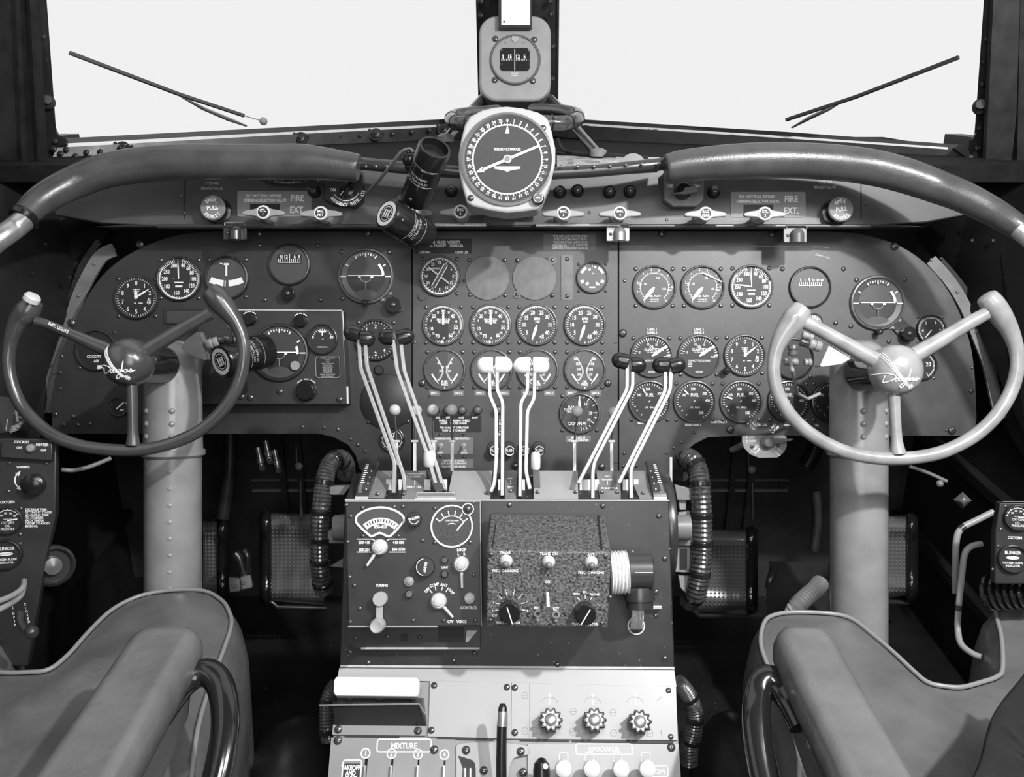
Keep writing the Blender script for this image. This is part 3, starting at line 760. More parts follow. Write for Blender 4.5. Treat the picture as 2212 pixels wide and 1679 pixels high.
b = MB(); q = fr.to(P(886, 345, 1.365)); b.ball(q, .013); q = fr.to(P(890, 360, 1.37)); b.ball(q, .012); b.build('swivel_joint', BLACK, t)
t, fr = spot_lamp((836, 462, 1.325), (917, 511, 1.39), .0262, 'lower black spot lamp tilted under the shelf with a round end label', -1, 1)
b = MB(); ptube(fr, [(860, 440, 1.40), (880, 420, 1.42), (890, 400, 1.45)], .008, b, 10); b.build('bracket_arm', BLACK, t)
t, fr = spot_lamp((478, 781, 1.40), (574, 757, 1.475), .0285, 'black spot lamp behind the captain wheel rim', -1, 1)
b = MB(); ptube(fr, [(500, 760, 1.46), (490, 740, 1.50), (470, 735, 1.56)], .006, b, 10); b.build('bracket_arm', BLACK, t)
# ================================================================ main instrument panel
TP = 1.6
PF = CF(1106, 760, TP); pk = PF.k
def panel(name, pts, m, lbl, screws, extra=None, r=7):
    cx = sum(p[0] for p in pts)/len(pts); cy = sum(p[1] for p in pts)/len(pts)
    fr = CF(cx, cy, TP); t = thing(name, lbl, 'instrument panel', fr)
    b = MB(); b.prism(pxpoly(fr, pts), -.006, 0); b.build('panel_plate', m, t, bevel=.001)
    screws_px(t, fr, screws, r, 0)
    return t, fr
leftp = cr([(112, 900), (113, 850), (128, 780), (158, 700), (200, 622), (245, 572), (305, 535), (380, 508), (460, 499)], 4)+[(889, 499), (889, 1040), (800, 1040), (776, 1012), (768, 985), (752, 962), (720, 945), (690, 938), (112, 938)]
tl, fl_ = panel('captain_instrument_panel', leftp, PANEL, 'left hand section of the dark instrument panel, in front of the captain wheel',
    [(559, 504), (794, 503), (303, 528), (155, 698)], None, 9)
screws_px(tl, fl_, [(560, 530), (686, 531), (572, 648), (692, 648), (738, 544), (740, 645), (841, 545), (98+60, 900), (168, 918), (137, 918), (120, 895)], 5)
screws_px(tl, fl_, [(653, 922), (700, 924), (730, 928), (757, 949), (773, 961), (789, 975), (194, 915), (130, 840), (130, 805), (133, 770)], 4)
rightp = [(1337, 499), (1780, 499)]+cr([(1850, 503), (1930, 525), (1995, 565), (2050, 630), (2090, 720), (2105, 800), (2110, 900)], 4)+[(2108, 942), (1610, 942), (1530, 945), (1500, 960), (1470, 985), (1450, 1018), (1444, 1040), (1337, 1040)]
tr_, frr = panel('copilot_instrument_panel', rightp, PANELC, 'right hand section of the dark instrument panel, in front of the copilot wheel',
    [(1430, 504), (1668, 505), (1345, 720), (1932, 532), (1577, 928), (2056, 930)], None, 9)
screws_px(tr_, frr, [(1690, 581), (1822, 581), (1805, 698), (1838, 705), (1920, 738), (1850, 605), (1954, 604), (1820, 910), (2108-10, 845)], 5)
screws_px(tr_, frr, [(1349, 607), (1499, 935), (1472, 955), (1455, 968), (1440, 979), (1375, 1007), (1346, 1007), (1332+16, 980), (2100, 795), (2045, 930)], 3.5)
cpts = [(891, 499), (1335, 499), (1335, 1040), (891, 1040)]
tc_, frc = panel('center_instrument_panel', cpts, PANELC, 'centre section of the instrument panel full of engine gauges', [(912, 828), (1313, 828), (1113, 1007), (1300, 1009)], None, 8)
screws_px(tc_, frc, [(887+8, 505), (1330, 506), (1330, 740), (896, 740), (1002, 607), (1331, 1000), (928, 855), (1180, 560)], 3)

# lightly scraped paint patch on the copilot panel is part of its paint; scuffs are thin decals of bare primer
b = MB()
fr = frr
for x0, y0, x1, y1 in ((1755, 532, 1790, 536), (1752, 541, 1786, 543), (1758, 551, 1790, 556), (1762, 548, 1795, 560)):
    b.line(fr.l(x0, y0), fr.l(x1, y1), 1.2*pk, .0004)
b.build('scratches', DIM, tr_)

Z1, Z2, Z3, ZG = .0030, .0036, .0052, .0075
def ticks(b, n, a0, a1, r0, r1, w, z=Z2, skip=None):
    for i in range(n+1):
        if skip and skip(i): continue
        b.tick(0, 0, z, r0, r1, a0+(a1-a0)*i/n, w)
def nums(b, lst, r, h, z=Z2, rotd=False, bold=.015, sx=.85):
    for s_, a in lst:
        ra = math.radians(a); b.text(str(s_), r*sin(ra), r*cos(ra), z, h, -a if rotd else 0, bold=bold, sx=sx)
def ndl(b, a, L, w, tail=0, z=Z3, style='taper'):
    if style == 'taper': b.tick(0, 0, z, -tail, L*.55, a, w*.8, w); b.tick(0, 0, z, L*.55, L, a, w, w*.1)
    elif style == 'leaf': b.tick(0, 0, z, 0, L*.25, a, w*.35, w); b.tick(0, 0, z, L*.25, L*.7, a, w, w*.8); b.tick(0, 0, z, L*.7, L, a, w*.8, w*.15)
    else: b.tick(0, 0, z, -tail, L, a, w)

GAUGES = {}
def gauge(name, lbl, cx, cy, r, fn, cat='gauge', face=None, bez=None, scr=1, group=None, t_=TP, glass=True, mk=None, fr=None):
    fr = fr or CF(cx, cy, t_); k = fr.k; R = r*k
    t = thing(name, lbl, cat, fr, group)
    b = MB(); b.lathe((0, 0, 0), [(R*1.10, 0), (R*1.09, .0035), (R*1.05, .007), (R*1.0, .0075), (R*.965, .0045), (R*.955, .0015)], 56, None, False); b.build('bezel', bez or BEZ, t)
    b = MB(); b.cyl((0, 0, .0005), R*.975, Z1-.0005, 48); df = b.build('dial_face', face or FACE, t)
    b = MB(); nd = MB(); fn(b, nd, R, t)
    if b.f: b.build('dial_markings', mk or WHITE, df)
    if nd.f: nd.build('needle', WHITE, t)
    if glass:
        b = MB(); b.cyl((0, 0, .0062), R*.985, .001, 48); b.build('cover_glass', GLASS, t)
    if scr:
        d = R*1.10*.80
        for sx, sy in ((-1, 1), (1, 1), (1, -1), (-1, -1)):
            screw(t, sx*d*1.03, sy*d*1.03, 0, R*.105)
    return t, fr, R

def f_alt(hand=(60, 0)):
    def f(b, nd, R, t):
        ticks(b, 50, 0, 360, R*.86, R*.96, R*.022); 
        nums(b, [(i, 36*i) for i in range(10)], R*.70, R*.20, bold=.01)
        for i in range(3): b.box((0, R*(.38-.09*i), Z2), R*(.34-.05*i), R*.025, .0001)
        b.box((-R*.05, -R*.28, Z2), R*.1, R*.04, .0001); b.box((R*.22, -R*.28, Z2), R*.2, R*.04, .0001)
        b.arc(0, 0, Z2, R*.58, R*.62, 92, 118)
        for i in range(5): b.tick(0, 0, Z2, R*.62, R*.72, 94+6*i, R*.02)
        ndl(nd, hand[0], R*.80, R*.10); ndl(nd, hand[1], R*.42, R*.16, z=Z3+.0004); nd.lathe((0, 0, Z3), [(R*.09, 0), (R*.07, .0008)], 16)
    return f
def f_asi(second=False):
    def f(b, nd, R, t):
        b.arc(0, 0, Z2, R*.90, R*.97, 72, 308, 50)
        nums(b, [(40, 17), (60, 42), (80, 65), (100, 90), (120, 118), (140, 148), (160, 190), (180, 238), (200, 270), (250, 300), (300, 340)], R*.68, R*.19, bold=.025, sx=.7)
        ticks(b, 10, 12, 66, R*.80, R*.96, R*.03); ticks(b, 30, 72, 300, R*.84, R*.93, R*.022); ticks(b, 8, 305, 345, R*.80, R*.96, R*.03)
        b.box((0, -R*.17, Z2), R*.42, R*.05, .0001); b.box((0, -R*.36, Z2), R*.34, R*.09, .0001); b.box((-R*.25, 0, Z2), R*.05, R*.02, .0001)
        ndl(nd, 358, R*.94, R*.07, 0)
        if second: ndl(nd, 278, R*.86, R*.07, 0)
    return f
def f_turn(b, nd, R, t):
    b.arc(0, R*1.5, Z2, R*1.62, R*1.92, 154, 177, 8); b.arc(0, R*1.5, Z2, R*1.62, R*1.92, 185, 207, 8); b.tick(0, R*1.5, Z2, R*1.62, R*1.92, 182.5, R*.05)
    b.box((0, R*.36, Z3), R*.09, R*.56, .0006); b.box((0, R*.66, Z3), R*.22, R*.10, .0006)
    b.line((-R*.32, R*.72), (0, R*.62), R*.04, Z3)
def f_gyro(b, nd, R, t):
    w = MB(); w.prism(rrect(-R*.62, R*.02, R*.62, R*.52, R*.06), Z1, Z1+.0003); w.build('card_window', BLACKM, t)
    nums_ = [('N', -.42), ('12', -.18), ('', 0), ('6', .28), ('9', .50)]
    for s_, x in nums_: b.text(s_, x*R, R*.40, Z2, R*.17, bold=.02)
    for i in range(11): b.box((-R*.55+i*R*.11, R*.20, Z2), R*.035, R*(.2 if i % 2 else .14), .0001)
    b.box((0, R*.10, Z2), R*1.1, R*.03, .0001); b.box((R*.02, R*.30, Z3), R*.04, R*.46, .0004)
def f_gyro2(b, nd, R, t):
    for i in range(6): b.text(('E', '3', 'N', '33', '30', 'W')[i], -R*.5+i*R*.22, R*.36, Z2, R*.12, bold=.02)
    for i in range(12): b.box((-R*.56+i*R*.102, R*.18, Z2), R*.03, R*(.18 if i % 2 else .12), .0001)
    b.box((0, R*.08, Z2), R*1.18, R*.03, .0001); b.box((-R*.06, R*.22, Z3), R*.035, R*.46, .0004); b.ball((-R*.06, R*.42, Z2), R*.06, 10, 6, .1)
def f_hor(arcpos=(48, 88)):
    def f(b, nd, R, t):
        w = MB(); w.lathe((0, 0, Z1), [(R*.96, .0012), (R*.94, .002), (R*.74, .0002)], 48, None, False); w.build('mask_ring', FACEG, t)
        w = MB(); w.arc(0, 0, Z1+.0003, 0, R*.73, -90, 90, 30); w.build('sky_half', mat('horizon_sky', .045, .4), t)
        w = MB(); w.prism([(R*.5*cos(a), -R*.86+R*.34*sin(a)) for a in [PI*i/12 for i in range(13)]], Z1+.0002, Z1+.001); w.build('lower_cover', FACEG, t)
        z = Z1+.0026
        b.box((0, R*.01, z), R*1.36, R*.045, .0004)
        for s_ in (-1, 1): b.box((s_*R*.86, -R*.02, z), R*.22, R*.045, .0004); b.box((s_*R*.24, -R*.05, z), R*.10, R*.06, .0004)
        for a, l in ((0, .13), (-14, .07), (14, .07), (-28, .1), (28, .1), (-60, .10), (60, .10), (-7, .05), (7, .05), (-21, .05), (21, .05)): b.tick(0, 0, z, R*(.86-l), R*.88, a, R*(.05 if abs(a) != 7 and abs(a) != 21 else .03))
        b.arc(0, 0, z, R*.62, R*.72, arcpos[0], arcpos[1], 8)
        w = MB(); w.arc(0, -R*.02, z-.0002, R*.20, R*.235, 90, 270, 16); w.box((0, -R*.36, z-.0002), R*.04, R*.32, .0002); w.build('aircraft_symbol', GREYD, t)
    return f
def f_vsi(b, nd, R, t):
    ticks(b, 36, -90, 270, R*.86, R*.95, R*.025)
    nums(b, [(2, 0), (2, 180), (1, -40), (4, 40), (1, 220), (4, 140), (0, -90)], R*.70, R*.2)
    ndl(nd, 255, R*.8, R*.07)
def f_cock(b, nd, R, t):
    b.text('COCKPIT', -R*.12, -R*.32, Z2, R*.14, bold=.02); b.text('AIR', R*.0, -R*.55, Z2, R*.14, bold=.02); b.box((R*.2, -R*.88, Z2), R*.28, R*.22, .0001)
def f_clock(b, nd, R, t):
    ndl(nd, 48, R*.8, R*.14, R*.3, style='bar'); b.box((R*.35, -R*.3, Z2), R*.4, R*.12, .0001)
    ticks(b, 12, 60, 300, R*.84, R*.92, R*.03)
def f_suction(b, nd, R, t):
    b.arc(0, 0, Z2, R*.80, R*.84, 20, 340, 40); ticks(b, 12, 30, 330, R*.84, R*.96, R*.03); b.text('12', 0, R*.42, Z2, R*.3); b.text('SUCTION', 0, -R*.4, Z2, R*.14); ndl(nd, 20, R*.7, R*.1)
def f_fluid(b, nd, R, t):
    ticks(b, 12, -75, 75, R*.62, R*.72, R*.04); nums(b, [('0', -78), ('50', 78)], R*.66, R*.2, bold=.03); b.box((0, R*.52, Z2), R*.5, R*.12, .0001); b.tick(0, 0, Z2, R*.25, R*.5, 0, R*.08)
    b.text('HYDRAULIC OIL', 0, -R*.55, Z2, R*.08); ndl(nd, 90, R*.12, R*.05)
def f_radio2(b, nd, R, t):
    b.arc(0, 0, Z2, R*.90, R*.95, 0, 360, 60); ticks(b, 36, 0, 350, R*.82, R*.90, R*.025)
    nums(b, [('N', 0), ('3', 30), ('6', 60), ('E', 90), ('12', 120), ('15', 150), ('S', 180), ('21', 210), ('24', 240), ('W', 270), ('30', 300), ('33', 330)], R*.71, R*.15, bold=.02)
    b.text('BEARING', -R*.2, R*.4, Z2, R*.09)
    nd.tick(0, 0, Z3, -R*.74, R*.66, 128, R*.07)
    for s_ in (-1, 1):
        nd.T = Matrix.Translation((s_*R*.10*cos(math.radians(30)), -s_*R*.10*sin(math.radians(30)), 0)); nd.tick(0, 0, Z3+.0006, -R*.66, R*.68, 30, R*.05)
    nd.T = None
    w = MB(); w.tick(0, 0, Z3+.0004, -R*.66, R*.68, 30, R*.17); w.build('bar_needle', FACEG, t)
def f_gear(b, nd, R, t):
    for a in (-50, 50): b.arc(0, 0, Z2, R*.68, R*.86, a-18, a+18, 6)
    for a in (112, 248): b.arc(0, 0, Z2, R*.62, R*.84, a-8, a+8, 4)
    for a in (142, 218): b.arc(0, 0, Z2, R*.42, R*.64, a-9, a+9, 4)
    b.arc(0, 0, Z2, R*.50, R*.62, -28, -10, 3); b.arc(0, 0, Z2, R*.66, R*.82, 8, 22, 3); b.box((0, -R*.66, Z2), R*.4, R*.1, .0001)
    b.tick(0, 0, Z2, R*.7, R*.85, 0, R*.06); b.text('1', -R*.4, -R*.48, Z2, R*.14); b.text('4', R*.45, -R*.48, Z2, R*.14); b.ball((R*.06, R*.26, Z2), R*.05, 8, 6, .1)
def f_mp(b, nd, R, t):
    ticks(b, 65, -130, 205, R*.84, R*.95, R*.02)
    nums(b, [(10, 252), (20, -48), (30, 0), (40, 48), (50, 102), (60, 145), (70, 208)], R*.66, R*.19, bold=.02, sx=.8)
    nums(b, [(15, -72), (25, -24), (35, 24), (45, 75), (55, 126), (65, 178), (75, 228)], R*.68, R*.10, bold=.02)
    b.arc(0, 0, Z2, R*.90, R*.97, -45, 105, 30)
    b.text('MANIFOLD', 0, R*.27, Z2, R*.11, bold=.03); b.text('PRESSURE', 0, R*.13, Z2, R*.11, bold=.03)
    ndl(nd, 0, R*.78, R*.12, 0); b.tick(0, 0, Z2, R*.80, R*1.0, 184, R*.07)
def f_rpm(b, nd, R, t):
    nums(b, [(5, 232), (10, 270), (15, 303), (20, 340), (25, 20), (30, 52), (35, 90), (40, 128), (45, 158)], R*.66, R*.20, bold=.02, sx=.8)
    ticks(b, 42, -140, 168, R*.84, R*.95, R*.025)
    b.arc(0, 0, Z2, R*.90, R*.97, -60, 32, 20)
    b.text('RPM', 0, R*.30, Z2, R*.13, bold=.03); b.text('x100', R*.02, R*.15, Z2, R*.09, bold=.02)
    ndl(nd, 198, R*.86, R*.16, 0, style='leaf'); b.tick(0, 0, Z2, R*.88, R*1.02, 180, R*.06)
def f_dual(cap, labs):
    def f(b, nd, R, t):
        for s_ in (-1, 1):
            pts = [(s_*R*x, R*y) for x, y in cr([(.42, .62), (.28, .40), (.14, .12), (.10, -.12), (.20, -.38), (.34, -.56)], 4)]
            for i in range(len(pts)): 
                p = pts[i]; b.box((p[0], p[1], Z2), R*.11, R*.022, .0001, rz=s_*.5)
            for i in range(len(pts)-1): b.line(pts[i], pts[i+1], R*.025, Z2)
            for s2, x, y in labs: b.text(s2, s_*R*x, R*y, Z2, R*.13, bold=.02)
            nd.line((s_*R*.66, -R*.22), (s_*R*.44, -R*.56), R*.09, Z3); nd.line((s_*R*.44, -R*.56), (s_*R*.32, -R*.72), R*.04, Z3)
        b.text(cap[0], 0, -R*.62, Z2, R*.13, bold=.04); b.text(cap[1], 0, -R*.76, Z2, R*.11, bold=.03)
        b.tick(0, 0, Z2, R*.88, R*1.0, 180, R*.06)
    return f
def f_flow(extra):
    def f(b, nd, R, t):
        b.arc(0, 0, Z2, R*.68, R*.705, 215, 500, 50); ticks(b, 24, 218, 498, R*.70, R*.78, R*.018)
        nums(b, [(1, 215), (2, 255), (3, 285), (4, 320), (5, 350), (6, 15), (7, 50), (8, 90), (10, 140)], R*.86, R*.11, bold=.01)
        nums(b, [(50, 290), (100, 20), (150, 100)], R*.48, R*.10, bold=.015)
        for a in (282, 100): b.tick(0, 0, Z2, R*.62, R*.86, a, R*.03)
        b.text('FUEL  FLOW', 0, -R*.44, Z2, R*.09, bold=.015); b.text('POUNDS PER', 0, -R*.60, Z2, R*.06); b.text('HOUR AND P.S.I.', 0, -R*.70, Z2, R*.05)
        ndl(nd, 220, R*.86, R*.2, 0, style='leaf')
        if extra: b.line((-R*.05, R*.70), (R*.92, R*.26), R*.04, ZG-.001); b.line((R*.75, R*.33), (R*.94, R*.25), R*.07, ZG-.001)
    return f
def f_oil(b, nd, R, t):
    ticks(b, 22, -80, 92, R*.80, R*.95, R*.028); 
    for a in (-72, -16, 22, 58, 88): b.tick(0, 0, Z2, R*.74, R*.95, a, R*.04)
    nums(b, [(5, -72), (10, -17), (15, 22), (20, 60)], R*.62, R*.10, bold=.02); b.text('FULL', R*.70, -R*.03, Z2, R*.08, bold=.02)
    b.text('OIL', 0, R*.48, Z2, R*.12, bold=.02); b.text('QUANTITY', 0, R*.34, Z2, R*.12, bold=.02); b.text('U.S. GALLONS', 0, R*.21, Z2, R*.06)
    b.text('CAPACITY 35.25 GALS', R*.02, -R*.22, Z2, R*.09, bold=.01); b.box((0, -R*.78, Z2), R*.36, R*.07, .0001)
    for i in range(3): b.box((-R*.44, -R*(.34+.09*i), Z2), R*.2, R*.03, .0001)
    ndl(nd, 55, R*.92, R*.17, 0, style='leaf')
def f_fuel(a, shown=True):
    def f(b, nd, R, t):
        ticks(b, 30, -100, 150, R*.82, R*.92, R*.03)
        nums(b, [(100, -58), (200, -8), (300, 50), (400, 85), (500, 150)], R*.64, R*.14, bold=.015, sx=.75)
        b.text('FUEL', 0, R*.34, Z2, R*.16, bold=.012); b.text('U.S.  GALS', 0, -R*.28, Z2, R*.09)
        for q in (235, 252, 212): b.tick(0, 0, Z2, R*.74, R*.82, q, R*.04)
        if a is not None: nd.tick(0, 0, Z3, R*.48, R*.78, a, R*.08)
        b.line((-R*.06, -R*.02), (R*.02, R*.06), R*.04, Z2)
    return f
def f_flap(b, nd, R, t):
    for a, l, s_ in ((0, .2, ''), (15, .1, ''), (33, .2, '10'), (60, .14, ''), (88, .2, '20'), (105, .14, ''), (125, .2, '30'), (142, .12, ''), (155, .2, '40'), (165, .12, ''), (175, .2, '')):
        b.tick(0, 0, Z2, R*(.92-l), R*.92, a, R*.04)
        if s_: b.text(s_, R*.58*sin(math.radians(a)), R*.58*cos(math.radians(a)), Z2, R*.14, bold=.02)
    b.text('FLAP', -R*.46, R*.34, Z2, R*.12); b.text('POSITION', -R*.50, R*.20, Z2, R*.12); b.text('DEGREES', -R*.46, R*.08, Z2, R*.08); b.text('DOWN', -R*.24, -R*.54, Z2, R*.17)
    ndl(nd, 358, R*.85, R*.15, 0, style='leaf')
def f_small(b, nd, R, t):
    ticks(b, 50, -135, 135, R*.82, R*.94, R*.03); nums(b, [(5, -40), (6, 30), (4, -95), (7, 95), (2, 135)], R*.62, R*.22, bold=.01); ndl(nd, 220, R*.8, R*.1, 0)
def f_temp(b, nd, R, t):
    ticks(b, 20, 30, 150, R*.8, R*.92, R*.04); b.text('20', R*.45, R*.1, Z2, R*.3); b.tick(0, 0, Z2, R*.6, R*.8, 150, R*.05)
def f_none(b, nd, R, t): pass

# ---- captain's section
gauge('altimeter', 'captain altimeter with two hands, leftmost dial below the panel curve', 296, 643, 44, f_alt((58, 0)))
t, fr, R = gauge('altimeter_knob_dummy', 'x', 10, 10, 1, f_none, scr=0, glass=False) if 0 else (None, None, None)
gauge('airspeed_indicator', 'captain airspeed dial with a white outer ring', 388, 603, 45, f_asi())
gauge('turn_and_bank_indicator', 'grey turn and bank dial with white ball tube behind the captain wheel horn', 491, 601, 44, f_turn, face=FACEG)
t, fr, R = gauge('directional_gyro', 'captain directional gyro with a card window and knob beneath', 626, 572, 42, f_gyro, face=FACEG, scr=0)
def caging(t, fr, px, py, r, m=None):
    q = fr.l(px, py); k = fr.k; b = MB()
    n = 10
    pr = [(r*k*(1 if i % 2 else .88)*cos(2*PI*i/20), r*k*(1 if i % 2 else .88)*sin(2*PI*i/20)) for i in range(20)]
    b.cyl((q.x, q.y, 0), r*.6*k, .012, 14); b.prism([(q.x+x, q.y+y) for x, y in pr], .011, .020); b.build('caging_knob', m or BLACK, t, bevel=.0006)
    screw(t, q.x, q.y, .020, r*.35*k)
caging(t, fr, 627, 636, 15)
t, fr, R = gauge('artificial_horizon', 'captain artificial horizon, large round dial left of the centre panel', 791, 597, 56, f_hor(), face=FACE, bez=BEZG, scr=0)
b = MB(); b.prism(pxpoly(fr, [(815, 640), (838, 622), (872, 650), (872, 672), (850, 678)]), 0, .004); b.build('knob_lug', BEZ, t)
caging(t, fr, 852, 661, 18); caging(t, fr, 791, 656, 7)
b = MB(); q = fr.l(843, 634, .0042); b.text('UP', q.x, q.y, .0044, 5*fr.k, bold=.03); q = fr.l(828, 648); b.text('DN', q.x, q.y, .0044, 5*fr.k, bold=.03); b.build('knob_lettering', DIM, t)
gauge('climb_indicator', 'rate of climb dial partly behind the captain throttle knobs', 812, 735, 42, f_vsi)
gauge('cockpit_air_dial', 'dark COCKPIT AIR dial behind the captain wheel spoke', 210, 757, 42, f_cock, glass=False)
gauge('clock', 'small dark clock low on the captain panel beside the wheel lower spoke', 258, 880, 20, f_clock, scr=0)
fr = CF(838, 868, TP); k = fr.k; t = thing('blanking_plate', 'large round dark blanking plate behind the captain throttle rods', 'plate', fr)
b = MB(); b.lathe((0, 0, 0), [(60*k, 0), (60*k, .002), (57*k, .004)], 56); b.build('plate', PANELD, t)
for a in (45, 135, 225, 315): screw(t, 62*k*cos(math.radians(a))*.97, 62*k*sin(math.radians(a))*.97, 0, 5*k)
gauge('suction_gauge', 'small suction dial low behind the captain throttle rods', 848, 950, 25, f_suction, scr=0)
fr = CF(819, 800, TP); t = thing('push_button', 'plain dark round button under the rate of climb dial', 'button', fr); b = MB(); b.lathe((0, 0, 0), [(11*fr.k, 0), (11*fr.k, .003), (8*fr.k, .006)], 20); b.build('button', PANELD, t)
# screws round the turn dial etc are on the gauges; dark recess
fr = CF(400, 684, TP); t = thing('recessed_window', 'dark rectangular recess above the captain wheel hub', 'recess', fr); b = MB()
b.prism(rr_px(fr, 355, 668, 440, 700, 2), 0, .003); b.build('frame', PANELD, t); b = MB(); b.prism(rr_px(fr, 362, 673, 440, 697, 1), .003, .0035); b.build('glazing', mat('recess_glaze', .05, .3), t)

# autopilot box
fr = CF(600, 775, 1.565); k = fr.k
t = thing('autopilot_panel', 'raised autopilot box on the captain panel with its own bright edged front plate', 'panel', fr)
b = MB(); b.prism(pxpoly(fr, [(430, 669), (739, 671), (752, 874), (410, 874)]), -.034, 0); b.build('box', PANEL, t, bevel=.002)
b = MB(); b.tube([(*pxpoly(fr, [(500, 670)])[0], 0), (*pxpoly(fr, [(739, 671)])[0], 0)], .0014, 8); b.tube([(*pxpoly(fr, [(740, 672)])[0], 0), (*pxpoly(fr, [(743, 735)])[0], 0)], .0010, 8); b.tube([(*pxpoly(fr, [(750, 835)])[0], 0), (*pxpoly(fr, [(751, 872)])[0], 0)], .0022, 8); b.build('edge_highlight_strip', LIGHTM, t)
screws_px(t, fr, [(541, 859), (734, 863), (605, 846), (522, 857)], 7)
t, fr, R = gauge('artificial_horizon', 'autopilot horizon dial in the raised box on the captain panel', 605, 762, 58, f_hor((70, 95)), fr=CF(605, 762, 1.5645), bez=BEZ, scr=0)
b = MB(); q = fr.l(638, 790, .008); b.cyl((q.x, q.y, .0085), 10*fr.k, .002, 20); b.build('white_button', GREY, t)
gauge('fluid_gauge', 'small half scale dial at the top right of the autopilot box', 697, 733, 31, f_fluid, fr=CF(697, 733, 1.5645), scr=0)
for x, y, r, lbl in ((540, 690, 13, 'small black knob at the top left of the autopilot box'), (650, 694, 13, 'small black knob at the top middle of the autopilot box'), (662, 845, 20, 'larger black fluted knob at the bottom right of the autopilot box')):
    fr = CF(x, y, 1.5645); k = fr.k; t = thing('knob', lbl, 'knob', fr); b = MB()
    b.cyl((0, 0, 0), r*1.15*k, .0015, 24); pr = [(r*k*(1 if i % 2 else .9)*cos(2*PI*i/24), r*k*(1 if i % 2 else .9)*sin(2*PI*i/24)) for i in range(24)]; b.prism(pr, .0015, .014); b.build('grip', BLACK, t, bevel=.0008)
    b = MB(); b.arc(0, 0, .0018, r*1.2*k, r*1.36*k, -50, -20); b.arc(0, 0, .0018, r*1.2*k, r*1.36*k, -12, 12); b.arc(0, 0, .0018, r*1.2*k, r*1.36*k, 20, 50); b.build('scale_marks', WHITE if r < 15 else DIM, t)
fr = CF(708, 793, 1.5645); k = fr.k; t = thing('instruction_placard', 'small framed instruction placard in the autopilot box', 'placard', fr)
b = MB(); b.prism(rr_px(fr, 681, 770, 736, 817, 3), 0, .0008); b.build('plate', BLACKM, t)
b = MB(); z = .0011
c = pxpoly(fr, [(685, 771), (732, 771), (734, 775), (735, 812), (731, 816), (687, 816), (683, 812), (682, 775)]); 
for i in range(8): b.line(c[i], c[(i+1) % 8], 1*k, z)
for i, s_ in enumerate(('MODEL A12 GYROPILOT', 'TO START', 'GYRO', 'WARM UP TWO MIN', 'UNCAGE GYRO', 'ENGAGE SWITCH', 'AFTER THIS TIME', 'RECAGE BEFORE', 'TURNING OFF', 'FOR FULL INSTRUCTIONS', 'SEE FLIGHT MANUAL')):
    b.text(s_, 0, (19-3.9*i)*k, z, 2.4*k, bold=.01, sx=.8)
b.build('lettering', DIM, t)
screws_px(t, fr, [(686, 774), (731, 774), (731, 813), (686, 813)], 1.5)

# ---- centre section
t, fr, R = gauge('radio_magnetic_indicator', 'dial with crossed white needles at the top left of the centre panel', 950, 597, 41, f_radio2, bez=BEZG)
b = MB(); q = fr.l(913, 640); b.cyl((q.x, q.y, 0), 9*fr.k, .004, 20); b.build('cover_lug', PANELC, t)
BLNK = mat('blank_cover', .12, .42, var=.3, scale=45)
fr = CF(1053, 601, TP); k = fr.k; t = thing('blank_cover', 'plain round grey cover plate second in the top row of the centre panel', 'cover plate', fr); b = MB(); b.lathe((0, 0, 0), [(48*k, 0), (48*k, .002), (47*k, .003)], 56); b.build('plate', BLNK, t)
for px, py in ((1014, 562), (1090, 562), (1015, 637), (1091, 638)): q = fr.l(px, py); screw(t, q.x, q.y, 0, 4.5*k)
fr = CF(1155, 601, TP); k = fr.k; t = thing('blank_cover', 'plain round grey cover plate with two screw ears in the centre panel', 'cover plate', fr); b = MB(); b.lathe((0, 0, 0), [(48*k, 0), (48*k, .002), (47*k, .003)], 56); b.lathe((38*k, 38*k, 0), [(9*k, 0), (9*k, .0028)], 20); b.lathe((-38*k, -36*k, 0), [(8*k, 0), (8*k, .0028)], 20); b.build('plate', BLNK, t)
for px, py in ((1118, 563), (1193, 562), (1117, 637), (1193, 638)): q = fr.l(px, py); screw(t, q.x, q.y, .002, 4.5*k)
fr = CF(1225, 600, TP); k = fr.k; t = thing('cover_strip', 'upright grey rectangular cover strip beside the blank covers', 'cover plate', fr); b = MB(); b.prism(rrect(-13*k, -48*k, 13*k, 48*k, 2*k), 0, .002); b.build('plate', BLNK, t); screw(t, 0, 40*k, .002, 4.5*k); screw(t, 0, -40*k, .002, 4.5*k)
gauge('landing_gear_indicator', 'small dial with white wedges at the top right of the centre panel', 1279, 600, 32, f_gear, bez=BEZG, face=FACEG)
gauge('manifold_pressure_gauge', 'first manifold pressure dial, left in the middle row of the centre panel', 958, 702, 42, f_mp, bez=BEZG)
gauge('manifold_pressure_gauge', 'second manifold pressure dial, right of the first in the centre panel middle row', 1060, 702, 42, f_mp, bez=BEZG)
gauge('tachometer', 'first RPM dial, third in the middle row of the centre panel', 1160, 702, 42, f_rpm, bez=BEZG)
gauge('tachometer', 'second RPM dial, last in the middle row of the centre panel', 1263, 702, 42, f_rpm, bez=BEZG)
L1 = [('40', .30, .34), ('30', .12, .14), ('20', .22, -.06)]; L2 = [('200', .46, .56), ('150', .36, .30), ('100', .30, .02), ('50', .30, -.24)]
gauge('fuel_pressure_gauge', 'first twin needle pressure dial in the lower row of the centre panel', 961, 799, 42, f_dual(('FUEL', 'PRESS.'), L1), face=FACEG, bez=BEZG)
gauge('fuel_pressure_gauge', 'twin needle pressure dial behind the left pair of white propeller knobs', 1062, 799, 42, f_dual(('FUEL', 'PRESS.'), L1), face=FACEG, bez=BEZG)
